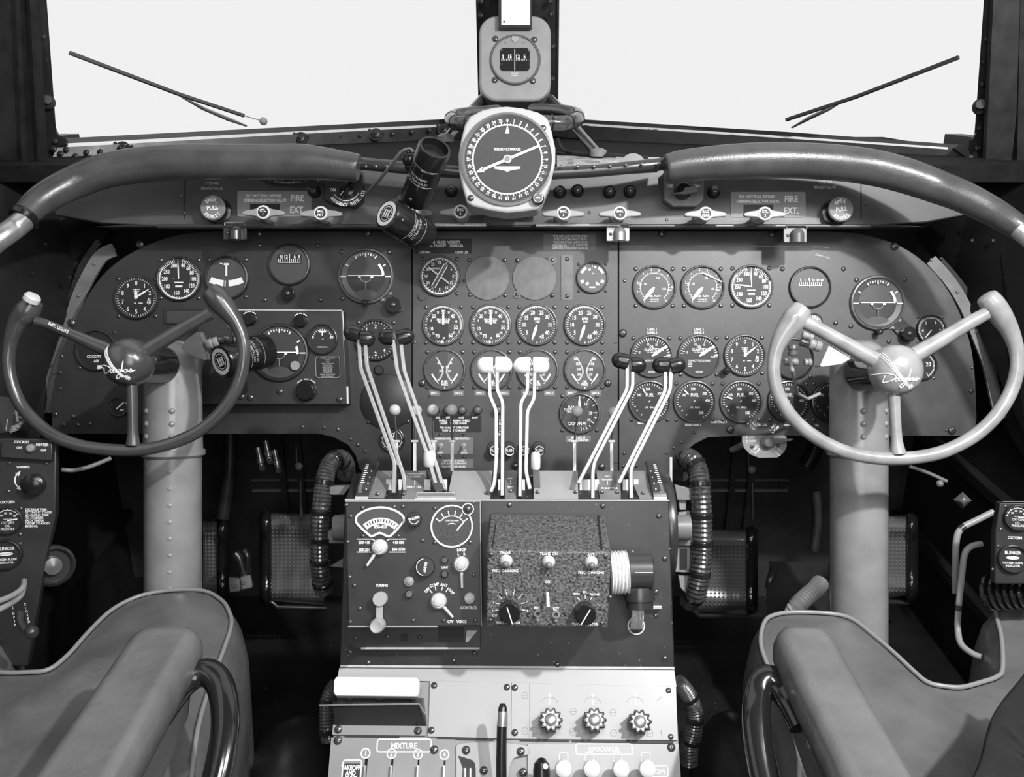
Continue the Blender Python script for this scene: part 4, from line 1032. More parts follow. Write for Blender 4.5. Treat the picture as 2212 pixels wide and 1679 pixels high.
gauge('oil_pressure_gauge', 'twin needle pressure dial behind the right pair of white propeller knobs', 1161, 799, 42, f_dual(('OIL', 'PRESS.'), L2), face=FACEG, bez=BEZG)
gauge('oil_pressure_gauge', 'last twin needle pressure dial in the lower row of the centre panel', 1263, 799, 42, f_dual(('OIL', 'PRESS.'), L2), face=FACEG, bez=BEZG)
gauge('flap_position_indicator', 'flap position dial below the engine dials on the centre panel', 1252, 893, 41, f_flap, bez=BEZG)

def placard(name, lbl, x0, y0, x1, y1, lines, m=None, t_=TP, h=None, mk=None, fr=None, sx=.8, bold=.03):
    fr = fr or CF((x0+x1)/2, (y0+y1)/2, t_); k = fr.k
    t = thing(name, lbl, 'placard', fr)
    b = MB(); b.prism(rr_px(fr, x0, y0, x1, y1, 1), 0, .0007); b.build('plate', m or BLACKM, t)
    b = MB()
    for ln in lines:
        s_, px, py, hh = ln[:4]; al = ln[4] if len(ln) > 4 else 'C'
        q = fr.l(px, py, .001); b.text(s_, q.x, q.y, .0010, hh*k, bold=bold, sx=sx, al=al)
    b.build('lettering', mk or WHITE, t)
    return t
GP = mat('grey_placard', .16, .45)
placard('weight_placard', 'black maximum gross weights placard under the lower spot lamp', 897, 516, 1020, 548, [('MAXIMUM  GROSS  WEIGHTS', 952, 523, 5.5), ('NORMAL TAKEOFF    73,000 LBS.', 955, 531, 5.5), ('LANDING', 905, 545, 4.8, 'L'), ('63,000 LBS.', 1012, 545, 5.2, 'R')])
placard('operating_placard', 'grey operating limitations placard at the top right of the centre panel', 1174, 506, 1286, 541, [('THIS AIRPLANE MUST BE OPER-', 1232, 510.5, 4.6), ('ATED IN COMPLIANCE WITH', 1232, 517, 4.6), ('THE OPERATING LIMITATIONS', 1232, 523.5, 4.6), ('SPECIFIED IN C. A. A. APPROVED', 1232, 530, 4.6), ('AIRPLANE OPERATING MANUAL', 1232, 536.5, 4.6)], GP)
for i, (x, n) in enumerate(((939, '1'), (990, '2'), (1037, '3'), (1089, '4'), (1138, '1'), (1187, '2'), (1235, '3'), (1286, '4'))):
    side = ('left half of the row, under the fuel pressure dials', 'right half of the row, under the oil pressure dials')[i//4]
    side = ('the first dial, far left', 'the first dial, its right', 'the dial behind the left white knobs, its left', 'the dial behind the left white knobs, its right', 'the dial behind the right white knobs, its left', 'the dial behind the right white knobs, its right', 'the last dial, its left', 'the last dial, far right')[i]
    placard('engine_tag', f'small ENG. {n} tag below {side}', x-12, 844, x+12, 855, [('ENG.'+n, x, 849.5, 5)], GP)
placard('gear_placard', 'black landing gear light placard under the small indicator lamps', 938, 898, 1040, 934, [('LDG.', 946, 902, 3.8), ('LEFT', 968, 902, 3.8), ('NOSE', 996, 902, 3.8), ('RIGHT', 1026, 902, 3.8), ('WHEELS      WARNING WHEELS', 981, 909, 4), ('UNSAFE     LOCKED DOWN', 979, 915, 4), ('FOR DAYLIGHT OPERATION', 981, 924, 4.2), ('TURN CAPS TO BRIGHT', 981, 930, 4.2)])
placard('flap_placard', 'grey placard about takeoff flaps below the flap dial', 1222, 942, 1276, 955, [('SET FLAPS AT', 1249, 946, 4.6), ('20° FOR TAKEOFF', 1249, 951.5, 4.6)], GP)
placard('throttle_warning_placard', 'small grey placard above the quadrant about retarded throttle warning', 940, 992, 1022, 1011, [('LIGHT WILL IF UNITED', 980, 995.5, 4), ('GEAR IS NOT DOWN ANY', 980, 1001.5, 4), ('THROTTLE IS RETARDED', 980, 1008, 4)], GP)
placard('light_strip_placard', 'narrow upright black placard between the propeller rods', 1076, 905, 1084, 942, [('P', 1080, 909, 5), ('U', 1080, 916, 5), ('L', 1080, 923, 5), ('L', 1080, 930, 5), ('IN', 1080, 938, 5)])
# toggle switches plate
fr = CF(980, 963, TP); k = fr.k; t = thing('test_switch_plate', 'grey plate with two toggle switches behind the small ball levers', 'switch plate', fr)
b = MB(); b.prism(rr_px(fr, 931, 945, 1022, 982, 1), 0, .001); b.build('plate', GP, t)
b = MB(); q = fr.l(957, 948); b.text('WARNING HORN', q.x, q.y, .0014, 4*k, bold=.03); q = fr.l(998, 948); b.text('TEST SWITCH', q.x, q.y, .0014, 4*k, bold=.03); q = fr.l(1001, 975); b.text('TEST', q.x, q.y+3*k, .0014, 4*k, bold=.03); b.text('LIGHTS', q.x, q.y-3*k, .0014, 4*k, bold=.03); q = fr.l(951, 978); b.text('LIGHT', q.x, q.y, .0014, 4*k, bold=.03); b.build('lettering', WHITE, t)
for x in (952, 1001):
    q = fr.l(x, 963); b = MB(); b.lathe((q.x, q.y, .001), [(6*k, 0), (6*k, .003), (4*k, .004)], 12); b.rod((q.x, q.y, .004), (q.x, q.y-7*k, .016), 2*k, 10, 3*k); b.build('toggle', GREY, t)
for px, py in ((950, 939), (1001, 938), (951, 986), (1002, 987)): q = fr.l(px, py); screw(t, q.x, q.y, 0, 3*k)
# indicator lamps
for i, (x, lbl) in enumerate(((941, 'dim jewelled lamp behind the third white ball lever'), (968, 'jewelled lamp behind the fourth white ball lever'), (999, 'jewelled indicator lamp above the word NOSE'), (1032, 'jewelled indicator lamp above the word RIGHT'), (1076, 'jewelled indicator lamp between the propeller rods'))):
    fr = CF(x, 886, TP); k = fr.k; t = thing('indicator_lamp', lbl, 'lamp', fr, 'small indicator lamps across the centre panel')
    b = MB(); b.lathe((0, 0, 0), [(10*k, 0), (10*k, .003), (8*k, .008), (8*k, .014)], 22); b.build('bezel', SCREW, t); b = MB(); b.dome((0, 0, .014), 8*k, 4*k, 18); b.build('lens', mat('lamp_jewel', .12, .12, spec=.9), t)
# feathering push buttons
for i, x in enumerate((1068, 1101, 1134, 1165)):
    fr = CF(x, 974, TP-.02); k = fr.k; t = thing('feathering_button', ('first', 'second', 'third', 'fourth')[i]+' from the left of the four round PUSH feathering buttons', 'button', fr, 'round PUSH buttons above the propeller levers')
    b = MB(); b.lathe((-1*k, 6*k, -.02), [(14*k, 0), (14*k, .004), (13*k, .008)], 24); b.lathe((0, 0, -.02), [(12*k, .004), (12.5*k, .018), (12*k, .020)], 26); b.build('button_body', BLACK, t)
    b = MB(); z = .0006; b.text('PUSH', 0, 1*k, z, 6*k, bold=.03); b.arc(0, 0, z, 8.5*k, 11*k, 130, 230, 8)
    for a in range(-60, 61, 20): b.arc(0, 0, z, 8*k, 11*k, a-6, a+6, 2)
    b.text('x', -8*k, -4*k, z, 4*k); b.text('x', 8*k, -4*k, z, 4*k); b.build('lettering', WHITE, t)

# ---- copilot's section
gauge('fuel_flow_gauge', 'first fuel flow dial, left in the top row of the copilot panel', 1413, 621, 44, f_flow(0), face=FACEG, bez=BEZG)
gauge('fuel_flow_gauge', 'second fuel flow dial with a white mark across its glass', 1517, 621, 44, f_flow(1), face=FACEG, bez=BEZG)
gauge('airspeed_indicator', 'copilot airspeed dial with two white needles', 1622, 620, 44, f_asi(True), bez=BEZG)
gauge('directional_gyro', 'copilot directional gyro above the wheel horn', 1749, 621, 42, f_gyro2, face=FACEG, scr=0)
t, fr, R = gauge('artificial_horizon', 'copilot artificial horizon on the far right panel', 1894, 655, 55, f_hor(), face=FACE, bez=BEZG, scr=0)
b = MB(); b.prism(pxpoly(fr, [(1918, 700), (1940, 680), (1975, 715), (1972, 735), (1950, 738)]), 0, .004); b.build('knob_lug', BEZ, t)
caging(t, fr, 1955, 722, 16); caging(t, fr, 1892, 718, 7)
b = MB(); q = fr.l(1943, 692, .0042); b.text('UP', q.x, q.y, .0044, 5*fr.k, bold=.03); q = fr.l(1925, 708); b.text('DN', q.x, q.y, .0044, 5*fr.k, bold=.03); b.build('knob_lettering', DIM, t)
gauge('small_pressure_gauge', 'small dark dial right of the copilot horizon', 2010, 713, 30, f_small, bez=FRAME)
gauge('temperature_gauge', 'dark dial half hidden behind the copilot wheel hub showing 20', 1990, 790, 30, f_temp, bez=FRAME)
gauge('pale_dial', 'small pale faced dial behind the copilot wheel horn', 1757, 696, 17, lambda b, nd, R, t: (ticks(b, 10, -120, 120, R*.6, R*.85, R*.05)), face=mat('pale_face', .42, .4), scr=0, mk=BLACKM)
gauge('oil_quantity_gauge', 'first oil quantity dial behind the copilot throttle knobs', 1407, 770, 43, f_oil, bez=BEZG)
gauge('oil_quantity_gauge', 'second oil quantity dial beside the copilot altimeter', 1509, 770, 43, f_oil, bez=BEZG)
t, fr, R = gauge('altimeter', 'copilot altimeter with two hands left of the wheel rim', 1608, 768, 42, f_alt((52, 0)), bez=BEZG)
caging(t, fr, 1566, 800, 8)
gauge('dark_dial', 'unlit dark dial behind the connectors inside the copilot wheel', 1712, 775, 42, f_none, face=FACE)
for i, (x, y, a, lbl) in enumerate(((1403, 868, -28, 'first fuel dial under the copilot throttle knobs'), (1500, 868, -42, 'second fuel dial in the bottom row of the copilot panel'), (1600, 868, -72, 'third fuel dial, left of the copilot wheel rim'), (1703, 868, None, 'fourth fuel dial, seen through the copilot wheel rim'), (1797, 868, None, 'fifth fuel dial, mostly hidden by the copilot column'))):
    gauge('fuel_quantity_gauge', lbl, x, y, 43, f_fuel(a), bez=BEZG if i < 3 else BEZ, group='fuel dials in the bottom row')
for x, y, s_, lbl in ((1395, 914, 'MAIN TANK 1', 'under the first fuel dial'), (1497, 918, 'MAIN TANK 2', 'under the second fuel dial'), (1553, 912, 'MAIN TANK 3', 'under the third fuel dial'), (1712, 918, 'MAIN TANK 4', 'under the fourth fuel dial'), (1764, 919, '1&4', 'beside the copilot column'), (1647, 918, 'VAC. SEL.', 'above the pump selector')):
    w = len(s_)*3.4/2+3; fr = CF(x, y, TP)
    placard('tank_tag', f'small {s_} tag {lbl}', x-w, y-5, x+w, y+5, [(s_, x, y, 4.8)], PANELC)
for x, n1, n2, lbl in ((1409, '1', '2', 'first'), (1510, '3', '4', 'second')):
    placard('oil_tag', f'two line ENG. tag above the {lbl} oil quantity dial', x-14, 708, x+14, 722, [('L-ENG. '+n1, x, 712, 4.6), ('R-ENG. '+n2, x, 718.5, 4.6)], PANELC)

# pump selector
fr = CF(1655, 955, 1.56); k = fr.k
t = thing('pump_selector', 'pale half round instrument pump selector plate hanging under the copilot panel', 'selector', fr)
b = MB(); b.prism(pxpoly(fr, [(1603, 943), (1609, 941), (1695, 941), (1700, 945), (1700, 965), (1694, 978), (1680, 989), (1640, 990), (1620, 982), (1607, 968), (1603, 955)]), -.004, 0); b.build('plate', mat('selector_plate', .27, .4), t, bevel=.001)
b = MB()
for (x, y, a, s1, s2) in ((1625, 919, -45, 'L. INST.', 'R. PUMP'), (1672, 925, 45, 'L. INST.', 'L. PUMP'), (1622, 949, 3, 'R. INST.', 'D. PUMP'), (1633, 972, 45, 'R. INST.', 'PUMP'), (1680, 975, -45, 'R. INST.', 'L. PUMP'), (1685, 948, 0, 'R. INST.', 'OFF')):
    q = fr.l(x, y); d = (-sin(math.radians(a))*4*k, cos(math.radians(a))*4*k)
    b.text(s1, q.x+d[0], q.y+d[1], .0006, 5*k, a, bold=.02); b.text(s2, q.x-d[0], q.y-d[1], .0006, 5*k, a, bold=.02)
b.build('lettering', WHITE, t)
b = MB(); q = fr.l(1656, 955); b.lathe((q.x, q.y, 0), [(14*k, 0), (14*k, .008), (10*k, .012), (10*k, .014), (6*k, .016)], 28)
b.prism([(q.x+x*k, q.y+y*k) for x, y in ((10, 6), (30, 6), (52, 8), (54, 5), (30, -1), (10, -4))], .004, .010); b.build('selector_handle', GREYD, t, bevel=.0005)
screws_px(t, fr, [(1624, 965), (1680, 963)], 4)
fr = CF(1600, 967, 1.6); t = thing('conduit_pipe', 'short grey pipe leading to the pump selector', 'pipe', fr); b = MB(); ptube(fr, [(1582, 972, 1.62), (1595, 966, 1.6), (1606, 960, 1.58)], .006, b, 12); b.build('pipe', GREYD, t)
# ================================================================ centre pedestal
A0, A1 = P(1095, 1442, 1.2), P(1095, 1079, 1.235)
PU = Fr(A0, RT, A1-A0)
PL = Fr(A0, RT, A0-P(1090, 1679, 1.13))
def pl2(fr, pts, z=0): return [tuple(fr.l(x, y, z)[:2]) for x, y in pts]
t = thing('pedestal', 'dark scuffed centre pedestal between the seats with a sloping bright lower deck', 'pedestal', PU)
b = MB()
fc = [PU.to(PU.out(PU.l(x, y))) for x, y in ((733, 1442), (1458, 1446), (1445, 1079), (745, 1078))]
bk = [fc[0]+PU.Ri@V((0, .28, -.02)), fc[1]+PU.Ri@V((0, .28, -.02)), fc[2]+PU.Ri@V((0, .095, -.004)), fc[3]+PU.Ri@V((0, .095, -.004))]
b.hexa(fc+bk); b.build('upper_body', SCUFF, t, bevel=.002)
b = MB()
fc = [PU.to(PL.out(PL.l(x, y))) for x, y in ((703, 1760), (1476, 1760), (1458, 1444), (733, 1441))]
bk = [q + PU.Ri@V((0, .30, -.20)) for q in fc]
fc = [q-PU.Ri@PL.z*.002 for q in fc]
b.hexa(fc+bk); b.build('lower_body', PLATE2, t, bevel=.002)
b = MB(); b._a([PU.to(V(p)) for p in ((-.22, 1.02, 0), (.21, 1.02, 0), (.21, 1.32, 0), (-.22, 1.32, 0), (-.22, 1.02, .42), (.21, 1.02, .42), (.21, 1.32, .42), (-.22, 1.32, .42))], [(3, 2, 1, 0), (4, 5, 6, 7), (0, 1, 5, 4), (1, 2, 6, 5), (2, 3, 7, 6), (3, 0, 4, 7)]); b.build('base', SCUFF, t)
def inPL(px, py, z=0): return PU.to(PL.out(PL.l(px, py, z)))
b = MB()
q = [PU.to(PU.out(PU.l(x, y, .001))) for x, y in ((735, 1442), (1457, 1446), (1457, 1441), (735, 1437))]
b.quadw(*q); b.build('edge_strip', LIGHTM, t)
b = MB(); q0 = PU.l(745, 1080, .001); q1 = PU.l(1446, 1081, .001); b.tube([q0, q1], .0012, 8); b.build('top_edge_strip', LIGHTM, t)
screws_px(t, PU, [(1100, 1091), (1302, 1093), (1423, 1115), (1436, 1207), (1417, 1279), (1417, 1330), (768, 1377), (757, 1410), (1025, 1412), (980, 1428), (1204, 1436), (1436, 1423), (795, 1432)], 6)
# pale chip of paint etc live in the speckled material
PLm = PLATE

# ---- throttle quadrant
QF = CF(1095, 1050, 1.27)
t = thing('throttle_quadrant', 'throttle quadrant cover plates on top of the pedestal', 'quadrant', QF)
def qplate(name, x0, x1, m, x0t=None, x1t=None, yt=1017, parent=None, txt=None):
    x0t = x0 if x0t is None else x0t; x1t = x1 if x1t is None else x1t
    b = MB(); vs = []; n = 8; fs = []
    for i in range(n+1):
        u = i/n; py = 1078+(yt-1078)*u; tt = 1.236+.075*u - .012*sin(PI*u*.5)
        for x in (x0+(x0t-x0)*u, x1+(x1t-x1)*u): vs.append(QF.to(P(x, py, tt)))
    for i in range(n): fs.append((2*i, 2*i+1, 2*i+3, 2*i+2))
    lo = [v-QF.Ri@V((0, 0, .02)) for v in vs]
    m0 = len(vs); b._a(vs+lo, fs+[(a, a+2, a+2+m0, a+m0) for a in range(0, 2*n, 2)]+[(a+1, a+1+m0, a+3+m0, a+3) for a in range(0, 2*n, 2)]+[(0, m0, m0+1, 1), (2*n, 2*n+1, 2*n+1+m0, 2*n+m0)])
    o = b.build(name, m, parent or t)
    return o
def qpt(px, py, off=.0012):
    u = (1078-py)/61.; tt = 1.236+.075*u-.012*sin(PI*u*.5)
    return QF.to(P(px, py, tt-off))
GQ = mat('quadrant_grey', .17, .4, var=.15, scale=40); LQ = mat('quadrant_light', .30, .35, var=.06, scale=20)
qplate('side_plate', 795, 829, GQ, 815, 848); qplate('side_plate', 1382, 1411, GQ, 1355, 1395)
qplate('throttle_plate', 868, 912, GQ, 874, 921); qplate('throttle_plate', 1296, 1341, GQ, 1288, 1340)
qplate('cover_plate', 966, 1059, LQ, 978, 1063); qplate('cover_plate', 1153, 1249, LQ, 1153, 1248)
qplate('rpm_plate', 1091, 1115, GQ, 1090, 1117)
qplate('inner_shroud', 790, 1415, BLACKM, 800, 1400, 1019).location = QF.R@QF.Ri@V((0, 0, -.010)) if 0 else (0, -.008, -.006)
b = MB()
def qtext(b, s_, px, py, h, rot=0):
    q = qpt(px, py); q2 = qpt(px, py-6); yv = (q2-q).normalized(); xv = V((1, 0, 0)); zv = xv.cross(yv)
    b.T = Matrix.Translation(q) @ Matrix((xv, yv, zv)).transposed().to_4x4(); b.text(s_, 0, 0, 0, h*QF.k*1.1, rot, bold=.03); b.T = None
for x, y, s_, h in ((896, 1024, 'GEAR & ALARM', 3.6), (896, 1030, 'CLOSED', 5), (892, 1052, 'THROTTLE', 5.2), (1312, 1029, 'IDLE', 4), (1312, 1036, 'CLOSED', 5), (1316, 1055, 'THROTTLE', 5.2), (1103, 1034, 'DEC.', 4.5), (1103, 1052, 'RPM', 5)): qtext(b, s_, x, y, h)
for x in (896, 1312, 1103): b.bar([qpt(x, 1038), qpt(x, 1048)], 2*QF.k, .0004, (1, 0, 0))
b.build('lettering', WHITE, t)
for x, y in ((815, 1068), (871, 1068), (904, 1068), (1051, 1066), (972, 1066), (1161, 1064), (1243, 1064), (1300, 1064), (1333, 1064), (1389, 1066), (1103, 1062)): p = qpt(x, y); screw(t, p.x, p.y, p.z, 4.5*QF.k)
b = MB()
for x0, x1 in ((834, 847), (860, 868), (916, 930), (955, 966), (1252, 1276), (1281, 1294), (1345, 1357), (1369, 1379), (1076, 1083), (1126, 1134)):
    b.hexa([QF.to(P(*p)) for p in ((x0, 1074, 1.262), (x1, 1074, 1.262), (x1, 1036, 1.268), (x0, 1036, 1.268), (x0, 1074, 1.268), (x1, 1074, 1.268), (x1, 1036, 1.274), (x0, 1036, 1.274))])
b.build('bright_guides', LIGHTM, t)
# trim scales at both ends
for sgn, x0, x1, x0t, x1t, lbl in ((-1, 768, 795, 790, 817, 'curved trim scale with white graduations at the captain end of the quadrant'), (1, 1412, 1440, 1396, 1418, 'curved trim scale with white graduations at the copilot end of the quadrant')):
    fr = CF((x0+x1)/2, 1040, 1.27); t2 = thing('trim_scale', lbl, 'scale', fr)
    def sp(x, u): 
        py = 1072-76*u; return fr.to(P(x, py, 1.235+.075*u*u+.012*u))
    b = MB(); vs = []; n = 10
    for i in range(n+1):
        u = i/n; w = u**1.2
        for xa, xb in ((x0, x0t), (x1, x1t)): vs.append(sp(xa+(xb-xa)*w, u))
    lo = [v+V((0, -.004, -.012)) for v in vs]; m0 = len(vs)
    b._a(vs+lo, [(2*i, 2*i+1, 2*i+3, 2*i+2) for i in range(n)]+[(a, a+2, a+2+m0, a+m0) for a in range(0, 2*n, 2)]+[(a+1, a+1+m0, a+3+m0, a+3) for a in range(0, 2*n, 2)]+[(0, m0, m0+1, 1)]); b.build('scale_strip', BEZ, t2)
    b = MB()
    for i in range(15):
        u = .12+.055*i; w = u**1.2; xi = (x0 if sgn < 0 else x1); xo = (x0t if sgn < 0 else x1t)
        xx = xi+(xo-xi)*w + (-sgn)*4; ln = 9 if i % 5 == 0 else 6
        a, c = sp(xx, u), sp(xx-sgn*ln, u); b.bar([a+V((0, 0, .001)), c+V((0, 0, .001))], .0011, .0003, (0, 1, 0))
    for i, s_ in enumerate('NOSE'): q = sp((x0 if sgn < 0 else x1)-sgn*19+(( x0t-x0) if sgn < 0 else (x1t-x1))*(.2+.17*i), .2+.17*i); b.T = Matrix.Translation(q+V((0, 0, .001))); b.ball((0, 0, 0), .0012, 6, 4, .2); b.T = None
    b.build('graduations', WHITE, t2)
    b = MB(); q = sp(x0, 0); b.box(sp((x0+x1)/2, -.05), (x1-x0)*fr.k, .004, .004); b.build('end_strip', LIGHTM, t2)

# ---- levers
def lever(kind, lbl, path, kx0, kx1, ky, tilt, km, tk=1.29, tb=1.24, grp=None, w=8, kr=17.5):
    fr = CF(path[0][0], path[0][1], tk); k = fr.k
    t = thing(kind, lbl, 'lever', fr, grp)
    y0, y1 = path[0][1], path[-1][1]
    pp = [(x, y, tk+(tb-tk)*(y-y0)/(y1-y0)) for x, y in path]
    pp2 = []
    for i, p in enumerate(pp):      # soften bends
        if 0 < i < len(pp)-1:
            a, c = pp[i-1], pp[i+1]
            for f in (.12, ): pp2.append(tuple(p[j]+(a[j]-p[j])*min(.3, 8/max(1, math.dist(a[:2], p[:2]))) for j in range(3)))
            pp2.append(tuple(.25*(pp2[-1][j])+.5*p[j]+.25*(p[j]+(c[j]-p[j])*min(.3, 8/max(1, math.dist(c[:2], p[:2])))) for j in range(3)))
            pp2.append(tuple(p[j]+(c[j]-p[j])*min(.3, 8/max(1, math.dist(c[:2], p[:2]))) for j in range(3)))
        else: pp2.append(p)
    b = MB(); b.bar([fr.to(P(*p)) for p in pp2], w*k, .009, (1, 0, 0)); b.build('rod', mat('lever_rod', .33, .3, metal=.35), t, bevel=.0008)
    cx = (kx0+kx1)/2; q0 = fr.to(P(kx0, ky, tk)); q1 = fr.to(P(kx1, ky, tk)); L = (q1-q0).length
    b = MB(); r = kr*k; R = Matrix.Rotation(math.radians(tilt[0]), 4, 'Z')
    rodx = path[0][0]; out = 1 if abs(kx1-rodx) > abs(kx0-rodx) else -1
    base = q0 if out > 0 else q1
    b.T = Matrix.Translation(base) @ R
    pr = [(r*.9, 0), (r, .0015), (r, L*.5)] + [(max(1e-5, r*cos(a)), L*.5+L*.5*sin(a)) for a in [PI/2*i/7 for i in range(1, 8)]]
    b.lathe((0, 0, 0), pr, 30, (out, 0, 0)); b.build('knob', km, t)
    return t
KB = mat('black_knob', .015, .2, spec=.8); KW = mat('white_knob', .80, .3)
g1, g2, g3 = 'captain throttle levers', 'propeller levers with white knobs', 'copilot throttle levers'
lever('throttle_lever', 'first captain throttle lever, its black knob tilted up to the left', [(776, 735), (779, 795), (853, 1000), (851, 1066)], 741, 777, 724, (-16,), KB, grp=g1)
lever('throttle_lever', 'second captain throttle lever from the autopilot box', [(789, 735), (793, 792), (873, 1030), (875, 1060)], 779, 812, 732, (0,), KB, grp=g1)
lever('throttle_lever', 'third captain throttle lever with a plain level black knob', [(850, 735), (858, 800), (921, 975), (946, 1060)], 817, 850, 728, (0,), KB, grp=g1)
lever('throttle_lever', 'fourth captain throttle lever, its black knob tilted up to the right', [(866, 735), (873, 800), (933, 975), (960, 1060)], 860, 897, 732, (16,), KB, grp=g1)
lever('propeller_lever', 'first white knobbed propeller lever from the captain side', [(1057, 790), (1058, 856), (1072, 888), (1072, 995), (1068, 1045), (1060, 1064)], 1029, 1065, 790, (0,), KW, grp=g2, kr=19)
lever('propeller_lever', 'second white knobbed propeller lever, with a rod bending right', [(1074, 790), (1074, 845), (1086, 869), (1085, 1072)], 1070, 1107, 789, (0,), KW, grp=g2, kr=19)
lever('propeller_lever', 'third white knobbed propeller lever, with a rod bending left', [(1140, 790), (1139, 848), (1125, 870), (1123, 1074)], 1109, 1145, 790, (0,), KW, grp=g2, kr=19)
lever('propeller_lever', 'fourth white knobbed propeller lever nearest the copilot levers', [(1155, 790), (1154, 862), (1139, 890), (1136, 1019), (1145, 1058)], 1151, 1187, 790, (0,), KW, grp=g2, kr=19)
lever('throttle_lever', 'first copilot throttle lever, its black knob tilted up to the left', [(1354, 790), (1354, 842), (1249, 1045)], 1320, 1357, 783, (-14,), KB, grp=g3)
lever('throttle_lever', 'second copilot throttle lever with a plain level black knob', [(1366, 795), (1366, 838), (1284, 998), (1280, 1019), (1280, 1078)], 1362, 1396, 789, (0,), KB, grp=g3)
lever('throttle_lever', 'third copilot throttle lever with a level knob facing left', [(1437, 795), (1436, 846), (1336, 1045)], 1408, 1444, 789, (0,), KB, grp=g3)
lever('throttle_lever', 'fourth copilot throttle lever, its black knob tilted up to the right', [(1449, 795), (1447, 844), (1366, 1005), (1362, 1017), (1363, 1078)], 1446, 1482, 793, (14,), KB, grp=g3)

# short white capped levers
def cap_lever(lbl, x, y, w, h, path):
    fr = CF(x, y, 1.25); k = fr.k; t = thing('cap_lever', lbl, 'lever', fr)
    b = MB(); b.lathe((0, -h/2*k, 0), [(w*.36*k, 0), (w*.48*k, h*.12*k), (w*.5*k, h*.5*k), (w*.48*k, h*.85*k), (w*.38*k, h*k), (1e-5, h*1.04*k)], 24, (0, 1, 0), False); b.build('cap', mat('cap_grey', .62, .35), t)
    b = MB(); b.bar([fr.to(P(*p)) for p in path], w*.7*k, .006, (1, 0, 0)); b.build('arm', BEZ, t)
cap_lever('short lever with a pale barrel cap in front of the fourth captain throttle', 928, 992, 27, 34, [(930, 1008, 1.252), (952, 1064, 1.235)])
cap_lever('short lever with a white barrel cap right of the propeller levers', 1157, 996, 21, 38, [(1158, 1012, 1.262), (1160, 1060, 1.26)])

# ball levers behind the quadrant
def ball_lever(x, y, yb, xb, lbl):
    fr = CF(x, y, 1.42); k = fr.k; t = thing('ball_lever', lbl, 'lever', fr, 'small levers with pale ball knobs')
    b = MB(); b.ball((0, 0, 0), 12.5*k, 22, 12); b.build('ball_knob', mat('ball_ivory', .55, .35), t)
    b = MB(); b.tube([fr.to(P(*p)) for p in ((x, y+10, 1.42), (xb, 955, 1.40))], 2.2*k, 8); b.build('stem', BEZ, t)
    b = MB(); b.bar([fr.to(P(*p)) for p in ((xb, 953, 1.395), (xb, yb, 1.38))], 6.5*k, .004, (1, 0, 0)); b.box(fr.to(P(xb, 953, 1.395)), 14*k, 4*k, .008); b.build('blade', LIGHTM, t)
ball_lever(853, 886, 1005, 857, 'leftmost pale ball lever, in front of the round blanking plate')
ball_lever(899, 887, 1018, 896, 'pale ball lever hidden behind the fourth captain throttle rod')
ball_lever(935, 886, 985, 937, 'third pale ball lever, left of the word LDG.')
ball_lever(976, 886, 1018, 977, 'fourth pale ball lever, over the gear light placard')
ball_lever(1247, 889, 1020, 1241, 'pale ball lever in front of the flap dial')
ball_lever(1326, 891, 1020, 1321, 'rightmost pale ball lever, behind the copilot throttle rods')

# ---- trim wheels each side of the pedestal
for x, lbl, sg in ((1428, 'large dark trim wheel seen edge on at the copilot side of the pedestal', 1), (784, 'large dark trim wheel seen edge on at the captain side of the pedestal', -1)):
    fr = CF(x, 1140, 1.345); t = thing('trim_handwheel', lbl, 'wheel', fr)
    b = MB(); r = .086; b.lathe((-.006 if sg > 0 else -.012, 0, 0), [(r*.80, 0), (r*.97, 0), (r, .004), (r, .013), (r*.97, .017), (r*.80, .017)], 72, (1, 0, 0), False); b.build('rim', BEZ, t)
    b = MB(); b.lathe((-.004 if sg > 0 else -.010, 0, 0), [(1e-5, 0), (r*.82, 0), (r*.82, .010), (1e-5, .010)], 64, (1, 0, 0), False); b.build('disc', BEZ, t)
    b = MB(); b.cyl((sg*.01, 0, 0), .02, .035, 24, (sg, 0, 0)); b.build('axle_hub', GREYD, t)
